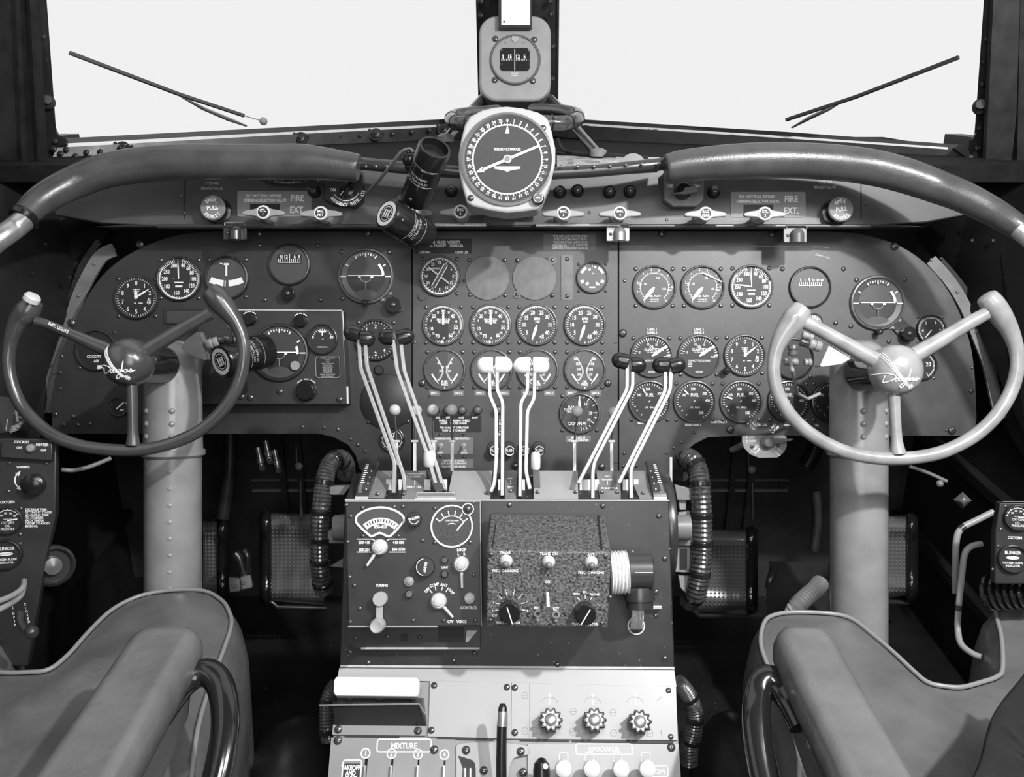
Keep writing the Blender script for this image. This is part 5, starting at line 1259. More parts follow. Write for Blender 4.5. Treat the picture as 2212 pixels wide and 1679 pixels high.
for sg, x0, x1, lbl in ((1, 1463, 1500, 'pale metal bracket between the copilot trim wheel and the taped duct'), (-1, 706, 744, 'pale metal bracket between the captain trim wheel and the taped duct')):
    fr = CF((x0+x1)/2, 1130, 1.36); k = fr.k; t = thing('duct_bracket', lbl, 'bracket', fr)
    b = MB()
    if sg > 0:
        b.prism(pxpoly(fr, [(1466, 1108), (1490, 1104), (1494, 1150), (1463, 1156)]), -.01, .0); b.build('plate', GREY, t, bevel=.001); b = MB(); b.prism(pxpoly(fr, [(1460, 1180), (1492, 1182), (1492, 1238), (1456, 1236)]), -.01, 0); b.build('plate', GREY, t, bevel=.001); b = MB(); b.prism(pxpoly(fr, [(1466, 1078), (1483, 1078), (1482, 1102), (1468, 1102)]), -.01, 0); b.build('plate', GREY, t, bevel=.001); b = MB(); b.prism(pxpoly(fr, [(1466, 1245), (1490, 1245), (1484, 1285), (1470, 1270)]), -.01, 0)
        b.build('plate', GREY, t, bevel=.001)
        b = MB(); b.prism(pxpoly(fr, [(1450, 1150), (1505, 1152), (1505, 1178), (1450, 1176)]), -.005, .01); b.build('crossbar', GREYD, t, bevel=.001); b = MB(); b.prism(pxpoly(fr, [(1455, 1046), (1505, 1058), (1505, 1080), (1460, 1078)]), -.005, .01); b.build('crossbar', GREYD, t, bevel=.001)
        b = MB(); b.box((*pxpoly(fr, [(1476, 1208)])[0], .001), 15*k, 44*k, .002); b.build('hole', BLACKM, t)
        b = MB(); b.rod((*pxpoly(fr, [(1454, 990)])[0], -.02), (*pxpoly(fr, [(1454, 1045)])[0], -.02), 3.5*k, 10); b.build('pin', LIGHTM, t)
    else:
        b.prism(pxpoly(fr, [(716, 1118), (745, 1112), (745, 1140), (716, 1141)]), -.02, .0); b.build('plate', GREYD, t, bevel=.001); b = MB(); b.prism(pxpoly(fr, [(707, 1144), (745, 1142), (745, 1172), (708, 1172)]), -.01, .01); b.build('plate', GREYD, t, bevel=.001); b = MB(); b.prism(pxpoly(fr, [(714, 1050), (760, 1048), (745, 1068), (716, 1068)]), -.01, .01); b.build('plate', GREYD, t, bevel=.001); b = MB(); b.prism(pxpoly(fr, [(712, 1224), (745, 1205), (745, 1228)]), -.01, 0)
        b.build('plate', GREYD, t, bevel=.001)

# ---- taped ducts looping beside the pedestal
def duct(name, lbl, pts, r, m, bands, parent=None, rib=.05, fq=1.0, n=10):
    fr = CF(*pts[0][:3]); t = thing(name, lbl, 'duct', fr)
    pp = cr(pts, n); path = [fr.to(P(*p[:3])) for p in pp]
    rs = [r*(1+rib*(1 if i % 2 else -1)) for i in range(len(path))]
    b = MB(); b.tube(path, rs, 18); b.build('sleeve', m, t, ang=24)
    m_ = len(path)
    for u in bands:
        i = min(m_-2, int(u*m_)); d = (path[i+1]-path[i]).normalized(); b = MB(); b.lathe(path[i], [(r*1.02, -.004), (r*1.10, -.003), (r*1.10, .003), (r*1.02, .004)], 20, d, False); b.build('tape_band', GLOSS, t)
    return t, fr
duct('taped_duct', 'thick taped duct looping beside the pedestal on the copilot side', [(1470, 1022, 1.44, 0), (1473, 1000, 1.41, 0), (1490, 992, 1.375, 0), (1507, 1015, 1.36, 0), (1513, 1060, 1.35, 0), (1516, 1120, 1.35, 0), (1516, 1180, 1.35, 0), (1512, 1235, 1.35, 0), (1503, 1280, 1.36, 0), (1490, 1300, 1.39, 0)], .0162, TAPE, (.2, .3, .42, .55, .66, .78, .9), n=12)
duct('taped_duct', 'thick taped duct looping beside the pedestal on the captain side', [(748, 1025, 1.45, 0), (744, 1000, 1.42, 0), (730, 992, 1.385, 0), (712, 1005, 1.37, 0), (701, 1040, 1.36, 0), (695, 1085, 1.355, 0), (692, 1140, 1.355, 0), (691, 1195, 1.355, 0), (693, 1240, 1.36, 0), (700, 1275, 1.38, 0)], .0150, TAPE, (.18, .26, .45, .6, .72, .82, .93), n=12)
duct('taped_duct', 'lower taped duct curving down beside the copilot side of the bright deck', [(1462, 1475, 1.22, 0), (1478, 1490, 1.225, 0), (1492, 1515, 1.23, 0), (1500, 1545, 1.23, 0), (1498, 1580, 1.23, 0), (1490, 1610, 1.235, 0), (1488, 1650, 1.24, 0)], .0125, TAPE, (.3, .55, .78), n=12)
duct('taped_duct', 'short taped duct just showing beside the captain side of the bright deck', [(728, 1480, 1.26, 0), (714, 1500, 1.25, 0), (708, 1530, 1.245, 0), (708, 1570, 1.24, 0), (712, 1600, 1.24, 0)], .012, TAPE, (.4, .8), n=12)

# ================================================================ radio compass control box (captain side of the pedestal)
AF = Fr(PU.out(PU.l(893, 1217, .055)), PU.x, PU.y); ak = AF.k
t = thing('radio_control_box', 'black radio tuning box with ivory knobs on the captain side of the pedestal', 'radio', AF)
b = MB(); b.prism(pl2(AF, [(746, 1083), (1037, 1083), (1040, 1353), (752, 1353)]), -.075, 0); b.build('case', mat('radio_black', .022, .4, var=.2, scale=30), t, bevel=.0015)
b = MB(); b.tube([AF.l(746, 1083, .0005), AF.l(1037, 1083, .0005)], .0016, 8); b.tube([AF.l(1037, 1083, .0005), AF.l(1040, 1353, .0005)], .0010, 8); b.tube([AF.l(752, 1354, .0005), AF.l(945, 1354, .0005)], .0014, 8); b.build('edge_strip', mat('edge_highlight_grey', .3, .35), t)  # pale beads along the edges, the top one stands for its highlight
b = MB(); b.prism(pl2(AF, [(750, 1353), (1037, 1353), (1037, 1402), (770, 1402), (750, 1390)], -.04), -.045, -.04); b.build('mounting_plate', mat('radio_black', .02), t)
b = MB(); b.tube([AF.l(780, 1401, -.038), AF.l(1036, 1401, -.038)], .0014, 8); b.build('mounting_edge', LIGHTM, t)
b = MB(); b.prism(pl2(AF, [(947, 1356), (1003, 1356), (1003, 1388), (947, 1388)], -.039), -.039, -.0385); b.build('cut_out', BLACKM, t); b = MB(); q = AF.l(873, 1377, -.038); b.cyl((q.x, q.y, -.039), 9*ak, .0008, 22); b.build('round_hole', BLACKM, t)
b = MB(); b.prism(pl2(AF, [(1008, 1362), (1032, 1362), (1010, 1388), (1006, 1388)], -.036), -.0385, -.036); b.build('bent_tab', LIGHTM, t)
b = MB(); fan = [(768.7, 1121.5), (774, 1112), (795, 1101), (822, 1096.6), (847, 1101), (867, 1112), (873, 1124), (867, 1133), (845, 1157), (835, 1158), (820, 1152), (806, 1158), (798, 1157), (772, 1133)]
b.prism(pl2(AF, fan), 0, .0012); b.build('dial_window', FACEG, t)
b = MB(); fp = [AF.l(x, y, .0016) for x, y in cr(fan, 3, True)]; b.tube(fp, .0017, 8, closed=True)
z = .0014
def TA(b, s_, px, py, h, rot=0, z=.0006, **kw): q = AF.l(px, py); b.text(s_, q.x, q.y, z, h*ak, rot, **dict(dict(bold=.03), **kw))
q = AF.l(822, 1176)
b.arc(q.x, q.y, z, 43*ak, 57*ak, -43, 43, 16)
TA(b, '850-410', 822, 1138, 7, z=z)
for s_, x, y in (('200-410', 787, 1172), ('410-850', 861, 1172), ('100-200', 787, 1188), ('850-1750', 861, 1187)): TA(b, s_, x, y, 6)
for x0, x1, y in ((771, 804, 1165), (841, 877, 1165), (771, 804, 1193), (841, 877, 1193)): b.line(AF.l(x0, y), AF.l(x1, y), 2*ak, .0006)
b.line(AF.l(804, 1165), AF.l(810, 1168), 2*ak, .0006); b.line(AF.l(841, 1165), AF.l(836, 1168), 2*ak, .0006)
for s_, x, y, h, r in (('TUNING', 825, 1265, 5.5, 0), ('LOOP', 997, 1188, 6, 0), ('L', 990, 1197, 5.5, 0), ('R', 1003, 1197, 5.5, 0), ('CONTROL', 1013, 1313, 6, 0), ('CW', 973, 1343, 6, 0), ('VOICE', 997, 1343, 6, 0), ('LIGHT', 961, 1226, 4, 0), ('OFF', 923, 1275, 6, 45), ('COMP', 938, 1264, 6, 15), ('ANT', 959, 1264, 6, -10), ('LOOP', 974, 1277, 5.5, -45)): TA(b, s_, x, y, h, r)
for x0, y0, x1, y1 in ((928, 1274, 934, 1282), (940, 1268, 942, 1276), (956, 1268, 954, 1276), (969, 1270, 963, 1279)): b.line(AF.l(x0, y0), AF.l(x1, y1), 2*ak, .0006)
b.build('lettering', WHITE, t)
b = MB()
for i in range(11): b.arc(q.x, q.y, z+.0003, 47*ak, 54*ak, -36+7*i, -33.5+7*i, 2)
b.build('scale_marks', BLACKM, t)
# tuning meter
q = AF.l(976, 1137); b = MB(); b.lathe((q.x, q.y, 0), [(46*ak, 0), (46*ak, .003), (43*ak, .003), (42*ak, .0008)], 48, None, False); q2 = AF.l(1011, 1100); b.cyl((q2.x, q2.y, 0), 13*ak, .003, 24); b.build('meter_ring', WHITE, t)
b = MB(); b.cyl((q.x, q.y, .0004), 43*ak, .001, 48); b.cyl((q2.x, q2.y, .0031), 11*ak, .0006, 24); b.build('meter_face', FACE, t)
b = MB(); z = .002
for i in range(6): a = -55+22*i; b.tick(q.x, q.y-10*ak, z, 33*ak, 44*ak, a*.95, 2.2*ak)
b.arc(q.x, q.y-10*ak, z, 31*ak, 33*ak, -50, 50, 16); b.arc(q.x, q.y-10*ak, z, 15*ak, 17*ak, -30, 30, 6); b.text('TUNE FOR MAX', q.x, q.y+12*ak, z, 3.5*ak)
b.line(AF.l(987, 1146), AF.l(1003, 1127), 3*ak, z+.0008); b.build('meter_marks', WHITE, t)
b = MB(); b.cyl((q.x, q.y, .003), 42*ak, .0008, 40); b.build('meter_glass', GLASS, t)
screws_px(t, AF, [(1011, 1100)], 7, .0037)
def ivory(px, py, r, tip, nm='ivory_knob'):
    q = AF.l(px, py); b = MB(); b.lathe((q.x, q.y, 0), [(r*ak, 0), (r*ak, .008), (r*.8*ak, .011), (r*.6*ak, .011), (r*.55*ak, .014), (r*.3*ak, .015)], 28)
    if tip:
        e = AF.l(*tip); d = V((e.x-q.x, e.y-q.y, 0)); b.rod(q+V((0, 0, .005))+d*.3, e+V((0, 0, .006)), 4*ak, 10, 3*ak)
    b.build(nm, mat('ivory', .55, .38), t)
ivory(821, 1182, 17, (794, 1222)); ivory(997, 1219, 17, (999, 1269)); ivory(948, 1298, 17, (979, 1333)); ivory(1015, 1292, 12, None)
q = AF.l(823, 1293); e = AF.l(820, 1352); b = MB(); b.lathe((q.x, q.y, 0), [(15*ak, 0), (15*ak, .014), (14*ak, .015)], 26); b.hexa([(q.x-7*ak, e.y, .010), (q.x+7*ak, e.y, .010), (q.x+7*ak, q.y, .012), (q.x-7*ak, q.y, .012), (q.x-7*ak, e.y, .007), (q.x+7*ak, e.y, .007), (q.x+7*ak, q.y, .008), (q.x-7*ak, q.y, .008)]); b.lathe((e.x, e.y+4*ak, .006), [(15*ak, 0), (15*ak, .022), (12*ak, .026), (8*ak, .025)], 26); b.build('tuning_crank', mat('crank_grey', .36, .38), t)
for px, py, r, nm in ((897, 1122, 16, 'VOLUME'), (920, 1224, 21, 'AUDIO')):
    q = AF.l(px, py); b = MB(); b.lathe((q.x, q.y, 0), [(r*.95*ak, 0), (r*ak, .014), (r*.92*ak, .015)], 28); bk_ = b.build('black_knob', BLACK, t)
    b = MB()
    if nm == 'AUDIO': b.text(nm, q.x+1*ak, q.y, .0156, 5.5*ak, 80, bold=.04); b.arc(q.x, q.y, .0156, 17*ak, 18.5*ak, 190, 350, 14)
    else: b.text(nm, q.x, q.y+2*ak, .0156, 5*ak, 15, bold=.04); b.arc(q.x, q.y, .0156, 9*ak, 10.5*ak, 110, 250, 10)
    b.build('knob_lettering', WHITE, bk_)
for px, py in ((961, 1210), (961, 1240)): q = AF.l(px, py); b = MB(); b.lathe((q.x, q.y, 0), [(8*ak, 0), (8*ak, .004), (6*ak, .006)], 18); b.build('push_button', BEZ, t)
q = AF.l(884, 1256); b = MB(); b.lathe((q.x, q.y, 0), [(10.5*ak, 0), (10.5*ak, .004), (8*ak, .005)], 22); b.dome((q.x, q.y, .004), 8*ak, 5*ak, 16); b.build('pilot_lamp', GREY, t)
q = AF.l(885, 1283); b = MB(); b.lathe((q.x, q.y, 0), [(9*ak, 0), (9*ak, .006), (7*ak, .008)], 20); b.build('toggle_boss', SCREW, t)
screws_px(t, AF, [(748, 1091), (751, 1171), (783, 1097), (757, 1116), (851, 1095), (870, 1094), (784, 1158), (860, 1158), (755, 1247), (765, 1265), (777, 1315), (912, 1168), (939, 1172), (1015, 1172), (1023, 1243), (892, 1341), (958, 1341), (1027, 1341), (1022, 1086), (939, 1098), (756, 1344)], 4.5)
screws_px(t, AF, [(768, 1378), (837, 1376), (907, 1377)], 5, -.04)
fr = Fr(QF.out(QF.to(P(941, 1070, 1.20))), RT, UP); t = thing('name_plate', 'small pale rimmed plate on the top edge of the radio tuning box', 'plate', fr); k = fr.k
b = MB(); b.prism(rrect(-43*k, -5*k, 43*k, 6*k, 3*k), -.002, 0); b.build('plate', GREYD, t); b = MB(); b.box((0, -7*k, 0), 88*k, 2.5*k, .004); b.tube([(x, y, .0003) for x, y in rrect(-41*k, -4*k, 41*k, 5*k, 3*k)], .0005, 6, closed=True); b.build('rim', LIGHTM, t)

# ================================================================ transmitter control box
TF = CF(1184, 1272, 1.105); tk_ = TF.k
t = thing('transmitter_control_box', 'grey wrinkle painted transmitter control box on the copilot side of the pedestal', 'radio', TF)
b = MB(); c = [TF.to(P(*p)) for p in ((1050, 1353, 1.107), (1313, 1357, 1.107), (1321, 1193, 1.105), (1052, 1188, 1.105), (1060, 1340, 1.21), (1300, 1340, 1.21), (1306, 1113, 1.215), (1058, 1109, 1.215))]; b.hexa(c); b.build('case', WRINK, t, bevel=.003, seg=3)
b = MB(); b.hexa([TF.to(P(*p)) for p in ((1298, 1186, 1.110), (1302, 1186, 1.110), (1294, 1114, 1.211), (1290, 1114, 1.211), (1298, 1186, 1.112), (1302, 1186, 1.112), (1294, 1114, 1.213), (1290, 1114, 1.213))]); b.build('lid_seam', BLACKM, t); b = MB(); b.hexa([TF.to(P(*p)) for p in ((1062, 1184, 1.110), (1065, 1184, 1.110), (1075, 1112, 1.211), (1072, 1112, 1.211), (1062, 1184, 1.112), (1065, 1184, 1.112), (1075, 1112, 1.213), (1072, 1112, 1.213))]); b.build('lid_seam', BLACKM, t)
def TT(b, s_, px, py, h, rot=0, z=.0012): q = TF.l(px, py); b.text(s_, q.x, q.y, z, h*tk_, rot, bold=.02)
b = MB()
for s_, x, y, h in (('TRANS.', 1092, 1194, 6), ('TRANS. ON', 1185, 1196, 6), ('ANT.', 1277, 1198, 6), ('FREQ. CHANGING', 1092, 1233, 5.5), ('FREQ. CHANGING', 1277, 1237, 5.5), ('ON', 1183, 1257, 5.5), ('MIC.', 1161, 1313, 6), ('KEY', 1201, 1315, 6), ('OFF', 1069, 1330, 5), ('FREQ. SELECTOR', 1098, 1345, 5.5), ('TRANS. MONITOR', 1263, 1348, 5.5), ('MON.', 1245, 1283, 5), ('PH.', 1264, 1279, 5), ('PHONE', 1284, 1284, 5)): TT(b, s_, x, y, h)
q = TF.l(1102, 1312)
for i, n_ in enumerate((1, 2, 3, 4, 5, 6, 7, 8)):
    a = -102+29*i; ra = math.radians(a); b.tick(q.x, q.y, .0012, 25*tk_, 34*tk_, a, 1.6*tk_); b.text(str(n_), q.x+38*tk_*sin(ra), q.y+38*tk_*cos(ra), .0012, 4.5*tk_)
q = TF.l(1264, 1312)
for a in (-38, 0, 34): b.tick(q.x, q.y, .0012, 19*tk_, 27*tk_, a, 1.6*tk_)
b.build('lettering', WHITE, t)
for px, py in ((1093, 1212), (1185, 1214), (1277, 1215)):
    q = TF.l(px, py); b = MB(); b.dome((q.x, q.y, 0), 14.5*tk_, 14*tk_, 22, (0, -.15, 1), 5); ld = b.build('lamp_dome', mat('pale_dome', .5, .4), t)
    b = MB(); b.ball((q.x, q.y-4*tk_, .009), 7.5*tk_, 16, 8); b.build('lamp_cap', GREYD, ld)
for px, py, a in ((1101, 1324, -18), (1263, 1327, 31)):
    q = TF.l(px, py); b = MB(); b.lathe((q.x, q.y+5*tk_, 0), [(23*tk_, 0), (22*tk_, .010), (22*tk_, .016), (20*tk_, .017)], 32); sk_ = b.build('selector_knob', BLACK, t)
    b = MB(); b.tick(q.x, q.y+2*tk_, .0176, -20*tk_, 18*tk_, a, 2.4*tk_); b.build('knob_pointer', WHITE, sk_)
q = TF.l(1182, 1290); b = MB(); b.rod((q.x, q.y+12*tk_, .004), (q.x+1*tk_, q.y-16*tk_, .014), 3.6*tk_, 12, 4.2*tk_); b.build('toggle', mat('ivory', .55), t)
for px, py in ((1162, 1325), (1201, 1327)):
    q = TF.l(px, py); b = MB(); b.lathe((q.x, q.y, 0), [(8.5*tk_, 0), (8.5*tk_, .003), (4.5*tk_, .003), (4.5*tk_, .0008)], 20, None, False); b.cyl((q.x, q.y-13*tk_, 0), 4*tk_, .002, 12); b.build('jack_socket', ALU, t)
screws_px(t, TF, [(1301, 1347), (1308, 1202), (1061, 1198), (1320-2, 1291), (1060, 1341)], 5)

# plug, elbow and cable at the side of the transmitter box
fr = CF(1340, 1240, 1.15); k = fr.k
t = thing('cable_plug', 'dark elbow cable plug with bright wound cable at the side of the transmitter box', 'plug', fr)
pth = cr([(1316, 1238, 1.16), (1335, 1237, 1.16), (1356, 1236, 1.16)], 6)
b = MB(); b.tube([fr.to(P(*p)) for p in pth], [(.030 if i % 2 else .0275) for i in range(len(pth))], 24); b.build('wound_cable', CABLEW, t, ang=70)
b = MB(); q0, q1 = fr.to(P(1352, 1234, 1.16)), fr.to(P(1408, 1234, 1.16)); b.lathe(q0, [(.022, 0), (.0255, .003), (.0255, (q1-q0).length-.002), (.022, (q1-q0).length)], 30, (1, 0, 0)); b.build('plug_body', mat('plug_black', .04, .3), t)
b = MB(); q = fr.to(P(1381, 1268, 1.16)); b.lathe(q, [(.019, 0), (.021, .012), (.021, .018), (.0185, .019), (.0185, .028)], 26, (0, -1, .1)); b.build('elbow_collar', BEZ, t)
b = MB(); b.box(fr.to(P(1391, 1237, 1.134)), 38*k, 1.6*k, .001); b.build('seam', LIGHTM, t)
b = MB()
for i in range(12):
    x = 1368+(i % 6)*4.2; b.tube([fr.to(P(*p)) for p in ((x, 1318, 1.155+.004*(i//6)), (x-3+random.random()*5, 1335, 1.16+.004*(i//6)), (x-6+random.random()*4, 1358, 1.2))], .0016, 6)
b.build('frayed_wires', CABLEW, t)
b = MB(); q = fr.to(PU.out(PU.l(1374, 1352, .001))); b.lathe(q, [(.0125, 0), (.0125, .002), (.0105, .002), (.0105, 0)], 26, fr.Ri@PU.z, False); b.build('grommet', LIGHTM, t)
b = MB(); b.lathe(q, [(.0105, -.0005), (.0001, -.0004)], 26, fr.Ri@PU.z, False); b.build('hole', BLACKM, t)
screws_px(t, fr, [(1358, 1228)], 4, .002)
fr = PU.sub(1405, 1312); t = thing('small_bracket', 'small bright bracket on the pedestal plate beside the elbow plug', 'bracket', fr); k = fr.k
b = MB(); b.prism([(-8*k, -3*k), (22*k, -3*k), (22*k, 5*k), (-8*k, 5*k)], 0, .012); b.build('plate', ALU, t, bevel=.0008)

# ================================================================ bright lower deck fittings
def plm(name, lbl, cat, px, py, z=0, grp=None): 
    fr = PL.sub(px, py, z); return thing(name, lbl, cat, fr, grp), fr
t, fr = plm('deck_plate', 'bright sheet metal top strip across the pedestal lower deck', 'plate', 1095, 1465)
b = MB(); b.prism(pl2(fr, [(733, 1444), (1456, 1449), (1461, 1484), (729, 1468)]), -.001, .001); b.build('plate', PLATE, t)
t, fr = plm('blank_plate', 'plain bright rectangular plate in the middle of the lower deck', 'plate', 1015, 1530)
b = MB(); b.prism(pl2(fr, [(929, 1471), (1104, 1475), (1104, 1597), (925, 1592)]), -.001, .0016); b.build('plate', PLATE, t, bevel=.0004)
screws_px(t, fr, [(938, 1481), (1095, 1485), (932, 1578), (1112, 1486), (1112, 1583)], 7, .0016)
t, fr = plm('trim_knob_plate', 'bright plate carrying three black fluted knobs on the lower deck', 'plate', 1285, 1540)
b = MB(); b.prism(pl2(fr, [(1105, 1475), (1460, 1484), (1464, 1600), (1104, 1597)]), -.001, .0016); b.build('plate', PLATE, t, bevel=.0004)
b = MB(); b.line(fr.l(1144, 1477), fr.l(1144, 1597), .8*fr.k, .0019)
for px, py in ((1134, 1503), (1134, 1580), (1155, 1580), (1237, 1582), (1325, 1584), (1403, 1585), (1324, 1540), (1238, 1538)):
    q = fr.l(px, py); b.arc(q.x, q.y, .0019, 6.5*fr.k, 7.2*fr.k, 0, 360, 16); b.line((q.x-6*fr.k, q.y), (q.x+6*fr.k, q.y), .8*fr.k, .0019)
for px in (1187, 1280, 1372):
    q = fr.l(px, 1528)
    for i in range(10): b.arc(q.x, q.y, .0019, 20*fr.k, 21.2*fr.k, -60+13*i, -60+13*i+8, 2)
b.line(fr.l(1419, 1514), fr.l(1430, 1505), 1.2*fr.k, .0019); b.line(fr.l(1427, 1578), fr.l(1430, 1594), 1.2*fr.k, .0019)
b.build('engraving', GREYD, t)
b = MB()
for px, s_ in ((1187, 'RUDDER'), (1280, 'AILERON'), (1372, 'GYRO')): pass
for px in (1187, 1280, 1372): q = fr.l(px, 1503); b.cyl((q.x, q.y, .0016), 3*fr.k, .0004, 12); q = fr.l(px, 1518); b.box((q.x, q.y, .0019), 2.5*fr.k, 10*fr.k, .0002)
b.build('index_marks', WHITE, t)
screws_px(t, fr, [(1444, 1492), (1449, 1592)], 6, .0016)
for px, py, w_ in ((1188, 1562, 'first'), (1281, 1562, 'second'), (1377, 1566, 'third')):
    t, fr = plm('fluted_knob', w_+' black fluted knob with a steel centre, counted from the captain side', 'knob', px, py, .002, 'three fluted knobs on the lower deck'); k = fr.k
    b = MB(); n = 10; pts = [((23+3.2*cos(n*a))*k*cos(a), (23+3.2*cos(n*a))*k*sin(a)) for a in [2*PI*i/80 for i in range(80)]]
    b.cyl((0, 0, 0), 18*k, .012, 24); b.prism(pts, .010, .026); b.build('fluted_rim', BLACK, t, bevel=.001)
    b = MB(); pts = [(x*.74, y*.74) for x, y in pts]; b.prism(pts, .026, .0268); b.build('knob_top', mat('knob_top_silver', .5, .3), t)
    b = MB(); b.dome((0, 0, .0266), 13.5*k, 6*k, 26); b.build('center_cap', ALU, t)
# black strips drawn for the dark gaps between the plates
t, fr = plm('deck_gap', 'dark gasket line crossing the pedestal below the deck plates', 'gap', 1290, 1600, .001)
for x0, y0, x1, y1, w_ in ((1124, 1598, 1231, 1600, 4), (1236, 1600, 1455, 1604, 4), (944, 1595, 1068, 1598, 3), (745, 1590, 864, 1592, 3)): b = MB(); b.line(fr.l(x0, y0), fr.l(x1, y1), w_*fr.k, .0003); b.build('gap_strip', BLACKM, t)

# hinged scoop with white grip
t, fr = plm('gust_lock_handle', 'long white grip bar on three posts above the dark scoop', 'handle', 812, 1486, .035); k = fr.k
b = MB(); b.prism(pl2(fr, [(726, 1462), (899, 1463), (906, 1470), (903, 1501), (899, 1505), (724, 1503), (720, 1495), (721, 1470)]), -.018, 0); b.build('grip', KW, t, bevel=.004, seg=3)
b = MB()
for px in (752, 818, 890): q = fr.l(px, 1514, -.02); b.cyl((q.x, q.y+6*k, -.034), 10*k, .022, 16, (0, .3, 1), 6*k)
b.build('post', ALU, t)
t, fr = plm('scoop', 'dark sheet metal scoop with a thin upper lip below the white grip bar', 'scoop', 810, 1545); k = fr.k
b = MB(); b.hexa([fr.l(722, 1568, .001), fr.l(922, 1570, .001), fr.l(905, 1523, .030), fr.l(718, 1523, .030), fr.l(722, 1560, 0), fr.l(922, 1560, 0), fr.l(916, 1508, 0), fr.l(718, 1508, 0)]); b.build('scoop_face', BEZ, t, bevel=.0008)
b = MB(); b.tube([fr.l(690, 1524, .031), fr.l(905, 1521, .031), fr.l(921, 1546, .018)], .0013, 8); b.build('lip', ALU, t)
t, fr = plm('scoop_plate', 'grey mounting strip with two dark screws under the scoop', 'plate', 820, 1578); b = MB(); b.prism(pl2(fr, [(720, 1566), (922, 1568), (920, 1590), (718, 1588)]), 0, .0016); b.build('plate', PLATE2, t)
screws_px(t, fr, [(731, 1576), (903, 1579)], 8.5, .0016)
fr = PL; 
t, fr = plm('mixture_panel', 'grey mixture control panel with four numbered slots at the bottom of the pedestal', 'panel', 860, 1640); k = fr.k
b = MB(); b.prism(pl2(fr, [(716, 1594), (984, 1598), (990, 1760), (702, 1760)]), -.001, .001); b.build('plate', PLATE2, t)
b = MB()
def rim(b, x0, y0, x1, y1, w, z=.0016):
    pts = rr_px(fr, x0, y0, x1, y1, 5); 
    for i in range(len(pts)): b.line(pts[i], pts[(i+1) % len(pts)], w*k, z)
rim(b, 814, 1598, 932, 1625, 3); q = fr.l(873, 1612); b.text('MIXTURE', q.x, q.y, .0016, 11*k, bold=.03)
for i, px in enumerate((790, 846, 903, 960)): q = fr.l(px, 1628+i); b.arc(q.x, q.y, .0016, 8*k, 11*k, 0, 360, 20); b.text(str(i+1), q.x, q.y, .0016, 10*k, bold=.02)
rim(b, 735, 1643, 782, 1720, 3)
for s_, y in (('TAKEOFF', 1659), ('AND', 1671), ('CLIMB', 1683)): q = fr.l(758, y); b.text(s_, q.x, q.y, .0018, 9*k, bold=.04, sx=.75)
b.build('lettering', WHITE, t)
b = MB(); b.prism(rr_px(fr, 738, 1650, 779, 1716, 3), .001, .0014); b.build('placard_field', BEZ, t)
for px in (788, 845, 902, 959):
    b = MB(); b.prism(rr_px(fr, px-4, 1640, px+4, 1740, 3), .001, .0013); b.build('slot', BLACKM, t)
    b = MB(); q = fr.l(px, 1688); b.box((q.x, q.y, .004), 4*k, 60*k, .006); b.build('slot_rod', ALU, t)
screws_px(t, fr, [(730, 1600), (938, 1620)], 9, .001)
t, fr = plm('white_knob_panel', 'bright panel with four white round knobs at the bottom of the pedestal', 'panel', 1300, 1650); k = fr.k
b = MB(); b.prism(pl2(fr, [(1140, 1608), (1466, 1608), (1475, 1760), (1140, 1760)]), -.001, .001); b.build('plate', mat('bright_panel', .36, .4, var=.06, scale=12), t)
b = MB(); rim(b, 1244, 1608, 1364, 1631, 3); q = fr.l(1304, 1620); b.text('SUPERCHARGER', q.x, q.y, .0016, 9*k, bold=.02, sx=.7); rim(b, 1405, 1655, 1441, 1679, 2.5); q = fr.l(1423, 1668); b.text('LOW', q.x, q.y, .0016, 10*k, bold=.02)
for px in (1217, 1273, 1333, 1394): rim(b, px-9, 1627, px+9, 1646, 2)
b.build('lettering', WHITE, t)
screws_px(t, fr, [(1450, 1615)], 9, .001)
for i, px in enumerate((1217, 1278, 1341, 1398)):
    t, fr = plm('round_white_knob', ('first', 'second', 'third', 'fourth')[i]+' from the left of the white round knobs at the bottom edge', 'knob', px, 1661, .03, 'white round knobs on the lower panel'); k = fr.k
    b = MB(); b.lathe((0, 0, 0), [(14*k, -.008), (18*k, -.004), (18.5*k, 0), (17*k, .005), (10*k, .008), (1e-5, .0085)], 28, (0, -.3, 1), False); b.build('knob', KW, t); b = MB(); b.rod((0, -8*k, -.03), (0, 0, -.006), 4*k, 10); b.build('stem', ALU, t)
t, fr = plm('lock_lever', 'long black and chrome upright lever in the middle of the lower deck', 'lever', 1083, 1600, .01); k = fr.k
b = MB(); ptube_pts = [fr.l(1083, 1760, .02), fr.l(1083, 1640, .035), fr.l(1084, 1570, .045), fr.l(1086, 1530, .05), fr.l(1086, 1521, .05)]
b.tube(ptube_pts, [11*k, 11*k, 10.5*k, 9.5*k, 6*k], 20); b.build('shaft', BLACK, t)
b = MB(); b.tube([fr.l(1085, 1569, .0452), fr.l(1086, 1545, .049), fr.l(1086, 1538, .0495)], [11.2*k, 10.6*k, 9.8*k], 20); b.build('chrome_collar', ALU, t)
t, fr = plm('lock_housing', 'bright cast housing plate around the long black lever', 'plate', 1065, 1650); k = fr.k
b = MB(); b.prism(pl2(fr, cr([(985, 1612), (1000, 1606), (1060, 1604), (1120, 1608), (1142, 1614), (1140, 1632), (1110, 1640), (1098, 1680), (1100, 1760), (985, 1760)], 3)), .000, .004); b.build('plate', PLATE, t, bevel=.001)
b = MB(); b.prism(pl2(fr, cr([(990, 1634), (1010, 1640), (1026, 1650), (1028, 1690), (1028, 1760), (1000, 1760), (1000, 1660)], 3)), .004, .0045); b.build('slot', BLACKM, t)
b = MB(); 
